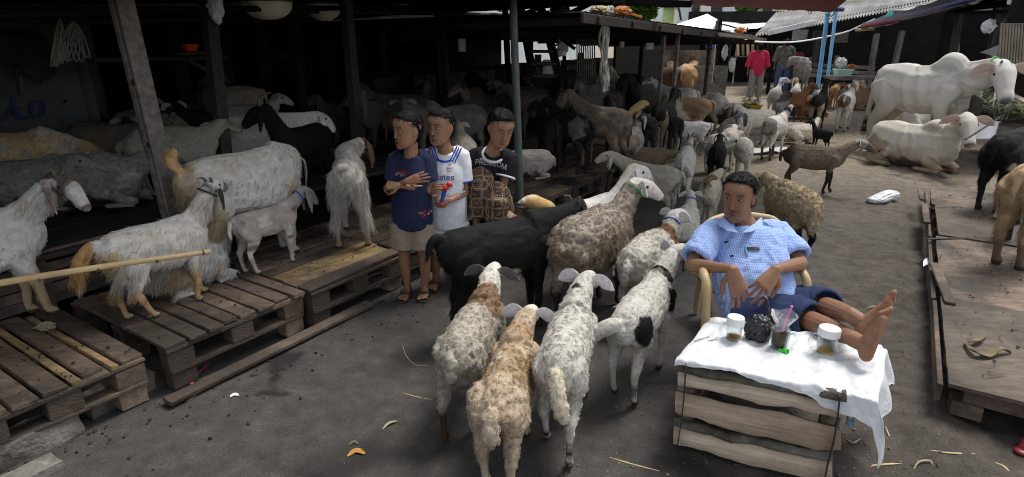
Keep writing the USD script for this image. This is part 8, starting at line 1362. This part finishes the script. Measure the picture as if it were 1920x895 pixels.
for k, (pts, w, lab) in enumerate((([(1143, 858, .004), (1190, 872, .006), (1236, 884, .004)], .006, 'long pale straw on the asphalt between the sheep and the crate'), ([(755, 648, .003), (762, 668, .006), (778, 684, .004), (800, 686, .003)], .003, 'thin curved straw on the asphalt left of the sheep'), ([(755, 738, .003), (780, 744, .004), (810, 750, .003)], .004, 'straight straw on the asphalt under the grey sheep'),
    ([(1600, 880, .004), (1650, 879, .008), (1690, 872, .004)], .008, 'long dry stalk on the dirt at the bottom right of the crate'), ([(1745, 845, .004), (1780, 850, .006), (1828, 853, .004)], .007, 'pale stalk on the dirt below the right deck'), ([(1865, 868, .004), (1880, 876, .006), (1892, 884, .004)], .008, 'short thick pale stalk near the bottom right corner'), ([(1660, 800, .004), (1668, 815, .008), (1672, 822, .004)], .005, 'short straw on the dirt right of the crate'))): ribbon(pts, w, matn='straw', nm='straw', lab=lab, catg='straw')
for pts, w, lab in (([(1862, 762, .006), (1885, 772, .03), (1918, 785, .01)], .016, 'broad pale husk lying at the right edge below the deck'), ([(1712, 884, .004), (1722, 872, .02), (1742, 870, .03), (1746, 878, .006)], .007, 'pale husk curl at the bottom right'), ([(1888, 722, .06), (1898, 734, .03), (1910, 738, .02)], .012, 'husk strip leaning on the right deck front'), ([(1622, 580, .004), (1640, 576, .02), (1655, 582, .006)], .008, 'pale knotted husk on the dirt above the bare feet'), ([(1585, 824, .004), (1600, 832, .02), (1614, 826, .008)], .006, 'loop of dry husk by the crate right foot')): ribbon(pts, w, matn='husk', nm='husk', lab=lab, catg='husk', curl=.5)
# plastic bag on the dirt
c = gp(1655, 378); m = trimesh.creation.icosphere(4); v = m.vertices*np.array([.20, .075, .050]); v[:, 2] += .02*np.sin(v[:, 0]*14); v *= (1+((1-np.abs(fbm(m.vertices*3, 3)-.5)*4)[:, None]-.3)*.22); v[:, 2] = np.maximum(v[:, 2], -.04)
single('white_plastic_bag', (v@rotz(.35).T+c+[0, 0, .04], m.faces), 'plastic_sheet', 'white plastic bag lying on the dirt in front of the lying cow', 'bag', smooth=True)
# bamboo stick at far left
T = Thing('bamboo_stick', 'long yellow bamboo stick reaching in from the left edge over the goats', 'stick', P(100, 560, .25)); a, b = D(-160, 558, 2.35), D(394, 472, 3.02); T.add('stick', tube([a, (a+b)/2+[0, 0, .008], b], [.016, .0145, .012], 10, 4), 'bamboo', True)
for t in (.36, .56, .78, .97): T.add('node', tube([a*(1-t)+b*t-(b-a)*.004, a*(1-t)+b*t+(b-a)*.004], .0175-.004*t, 10, 1), 'deck_yellow', True)
T = Thing('blue_bottle_cap', 'blue plastic bottle cap in the gap under the nearest pallet', 'cap', P(109, 742, .06)); T.add('cap', lathe([(0, .02), (.018, .02), (.021, .014), (.021, 0), (.018, 0), (.017, .016), (0, .016)], P(109, 744, .075), 20, rotx(.9)), 'blue_plastic', 40)
single('white_scrap', (lambda m: (m.vertices*np.array([.04, .03, .018])*(1+(fbm(m.vertices*4, 3)-.5)[:, None]*1.6)+P(86, 612, .262), m.faces))(trimesh.creation.icosphere(3)), 'husk', 'white shredded husk on the pallet by the goat hoof', 'husk')
# dead banana leaf and scraps on the right deck
def on_deck(nm, pts, w, matn, lab, catg):
    q = spline(np.array([P(x, y, .178+h) for x, y, h in pts]), 6); t = np.gradient(q, axis=0); t /= np.linalg.norm(t, axis=1, keepdims=True); s = np.cross(t, [0, 0, 1.]); ww = (w*np.sin(np.linspace(.3, 2.9, len(q))))[:, None]; k = len(q); V = np.vstack([q+s*ww+[0, 0, w*.4], q, q-s*ww+[0, 0, w*.3]]); V = np.vstack([V, V-[0, 0, .003]]); V[:, 2] += (fbm(V*20, 2)-.5)*.02; f = []
    for i in range(k-1):
        for a, b in ((0, k), (k, 2*k)): f += [[a+i, b+i, b+i+1], [a+i, b+i+1, a+i+1], [3*k+a+i, 3*k+b+i+1, 3*k+b+i], [3*k+a+i, 3*k+a+i+1, 3*k+b+i+1]]
    single(nm, (V, np.array(f)), matn, lab, catg, smooth=40)
on_deck('dead_leaf', [(1808, 648, .005), (1830, 660, .03), (1850, 668, .01), (1870, 655, .035), (1895, 662, .008)], .024, 'leaf_dry', 'large crumpled brown-green leaf on the near right deck', 'leaf'); on_deck('dead_leaf', [(1815, 642, .02), (1832, 638, .03), (1848, 632, .008)], .015, 'leaf_dry', 'small torn piece beside the large crumpled leaf', 'leaf'); on_deck('foil_wrapper', [(1732, 500, -.08), (1738, 492, -.06), (1742, 484, -.075)], .022, 'foil', 'silver wrapper stuck beside the right deck edge', 'wrapper')
# red stool leg in the corner
T = Thing('red_stool', 'leg of a dark red plastic stool cut off by the bottom right corner', 'stool', gp(1916, 850)); c = gp(1917, 850); T.add('leg', beam(c, c+np.array([.10, .03, .20]), .045, .04, .01), 'stool_red', 30); T.add('foot_pad', ball(c+[0, 0, .01], (.032, .03, .012)), 'stool_red', True)
# droppings, straw and crumbs nobody could count
def pellets(n, cfun, rfun, rg):
    V, Fc = [], []; b = trimesh.creation.icosphere(0); 
    for k in range(n): c = cfun(rg); r = rfun(rg); V.append(b.vertices*[r, r*rg.uniform(.7, 1.4), r*.8]+c+[0, 0, r*.5]); Fc.append(b.faces+12*k)
    return np.vstack(V), np.vstack(Fc)
rg = np.random.default_rng(11)
def on_ground(u0, u1, v0, v1, pw=1.):
    def fn(r): p = AV*r.uniform(u0, u1)+NV*(v0+(v1-v0)*r.random()**pw); p[2] = float(gz(p[0], p[1])); return p
    return fn
def on_z(u0, u1, v0, v1, z):
    return lambda r: UV(r.uniform(u0, u1), r.uniform(v0, v1), z+.002)
put('/World', 'droppings', cat(pellets(260, on_ground(.2, 4.2, 2.75, 2.2, 2.4), lambda r: r.uniform(.004, .010), rg), pellets(60, on_ground(.5, 8, 2.6, .2), lambda r: r.uniform(.002, .006), rg), pellets(420, on_z(-.3, 4., 2.8, 3.65, DZ), lambda r: r.uniform(.003, .007), rg), pellets(160, on_z(3., 7.2, -1.6, -.5, .186), lambda r: r.uniform(.004, .009), rg)), 'dung', 40, label='dark animal droppings scattered along the pallets and decks', cat='droppings', kind='stuff')
put('/World', 'straw_litter', cat(straws(None, '', 700, on_ground(1.2, 8, .5, -.5), lambda r: r.uniform(.015, .07), lambda r: r.uniform(.001, .0025), '', rg=rg), straws(None, '', 450, on_ground(.3, 8, 2.6, .4), lambda r: r.uniform(.01, .05), lambda r: r.uniform(.0008, .002), '', rg=rg), straws(None, '', 420, on_z(2.9, 7.3, -2.2, -.42, .19), lambda r: r.uniform(.02, .10), lambda r: r.uniform(.001, .003), '', rg=rg), straws(None, '', 260, on_z(-.3, 4., 2.8, 3.65, DZ+.004), lambda r: r.uniform(.02, .07), lambda r: r.uniform(.001, .002), '', rg=rg), straws(None, '', 900, on_ground(8, 14, 2.4, -1.5), lambda r: r.uniform(.03, .12), lambda r: r.uniform(.002, .004), '', rg=rg)), 'litter_mix', False, label='bits of straw and chaff strewn over ground and decks', cat='straw', kind='stuff')
put('/World', 'pebbles', cat(pellets(800, on_ground(1., 6, .9, -.45), lambda r: r.uniform(.002, .007), rg), pellets(700, on_ground(.2, 6, 2.6, .6), lambda r: r.uniform(.0015, .005), rg)), 'concrete_block', 40, label='small stones and clods on the ground', cat='pebbles', kind='stuff')

# things that repeat share a group
GROUPS = {'goat': 'goats of the market', 'sheep': 'sheep of the market', 'cow': 'cattle of the market', 'pallet': 'pallets of the left deck', 'shed_post': 'timber posts of the goat shed', 'round_basket': 'round baskets under the shed roof', 'glass_mug': 'glass mugs on the crate table', 'straw': 'loose straws on the ground', 'husk': 'husks on the ground',
          'blue_pole': 'blue steel poles in the yard', 'concrete_block': 'concrete blocks under the pallets', 'hanging_sheet': 'pale sheets in the gaps of the middle shed', 'rope_hank': 'hanks of cord by the plaster wall', 'net_bag': 'net bags on the plaster wall', 'leafy_tree': 'trees behind the sheds', 'person': 'people of the market', 'batten': 'loose battens on the right deck', 'roof_scrap': 'plastic scraps in the cattle shed roof', 'hanging_bag': 'bags hanging from the middle shed', 'cow_lead': 'lead ropes of the cattle', 'fallen_leaf': 'fallen leaves', 'dead_leaf': 'dead leaves on the right deck', 'white_bucket': 'white buckets'}
import re
for pr in world.GetPrim().GetChildren():
    g = GROUPS.get(re.sub(r'_[0-9]{3}$', '', pr.GetName()))
    if g and pr.GetCustomDataByKey('label'): pr.SetCustomDataByKey('group', g)
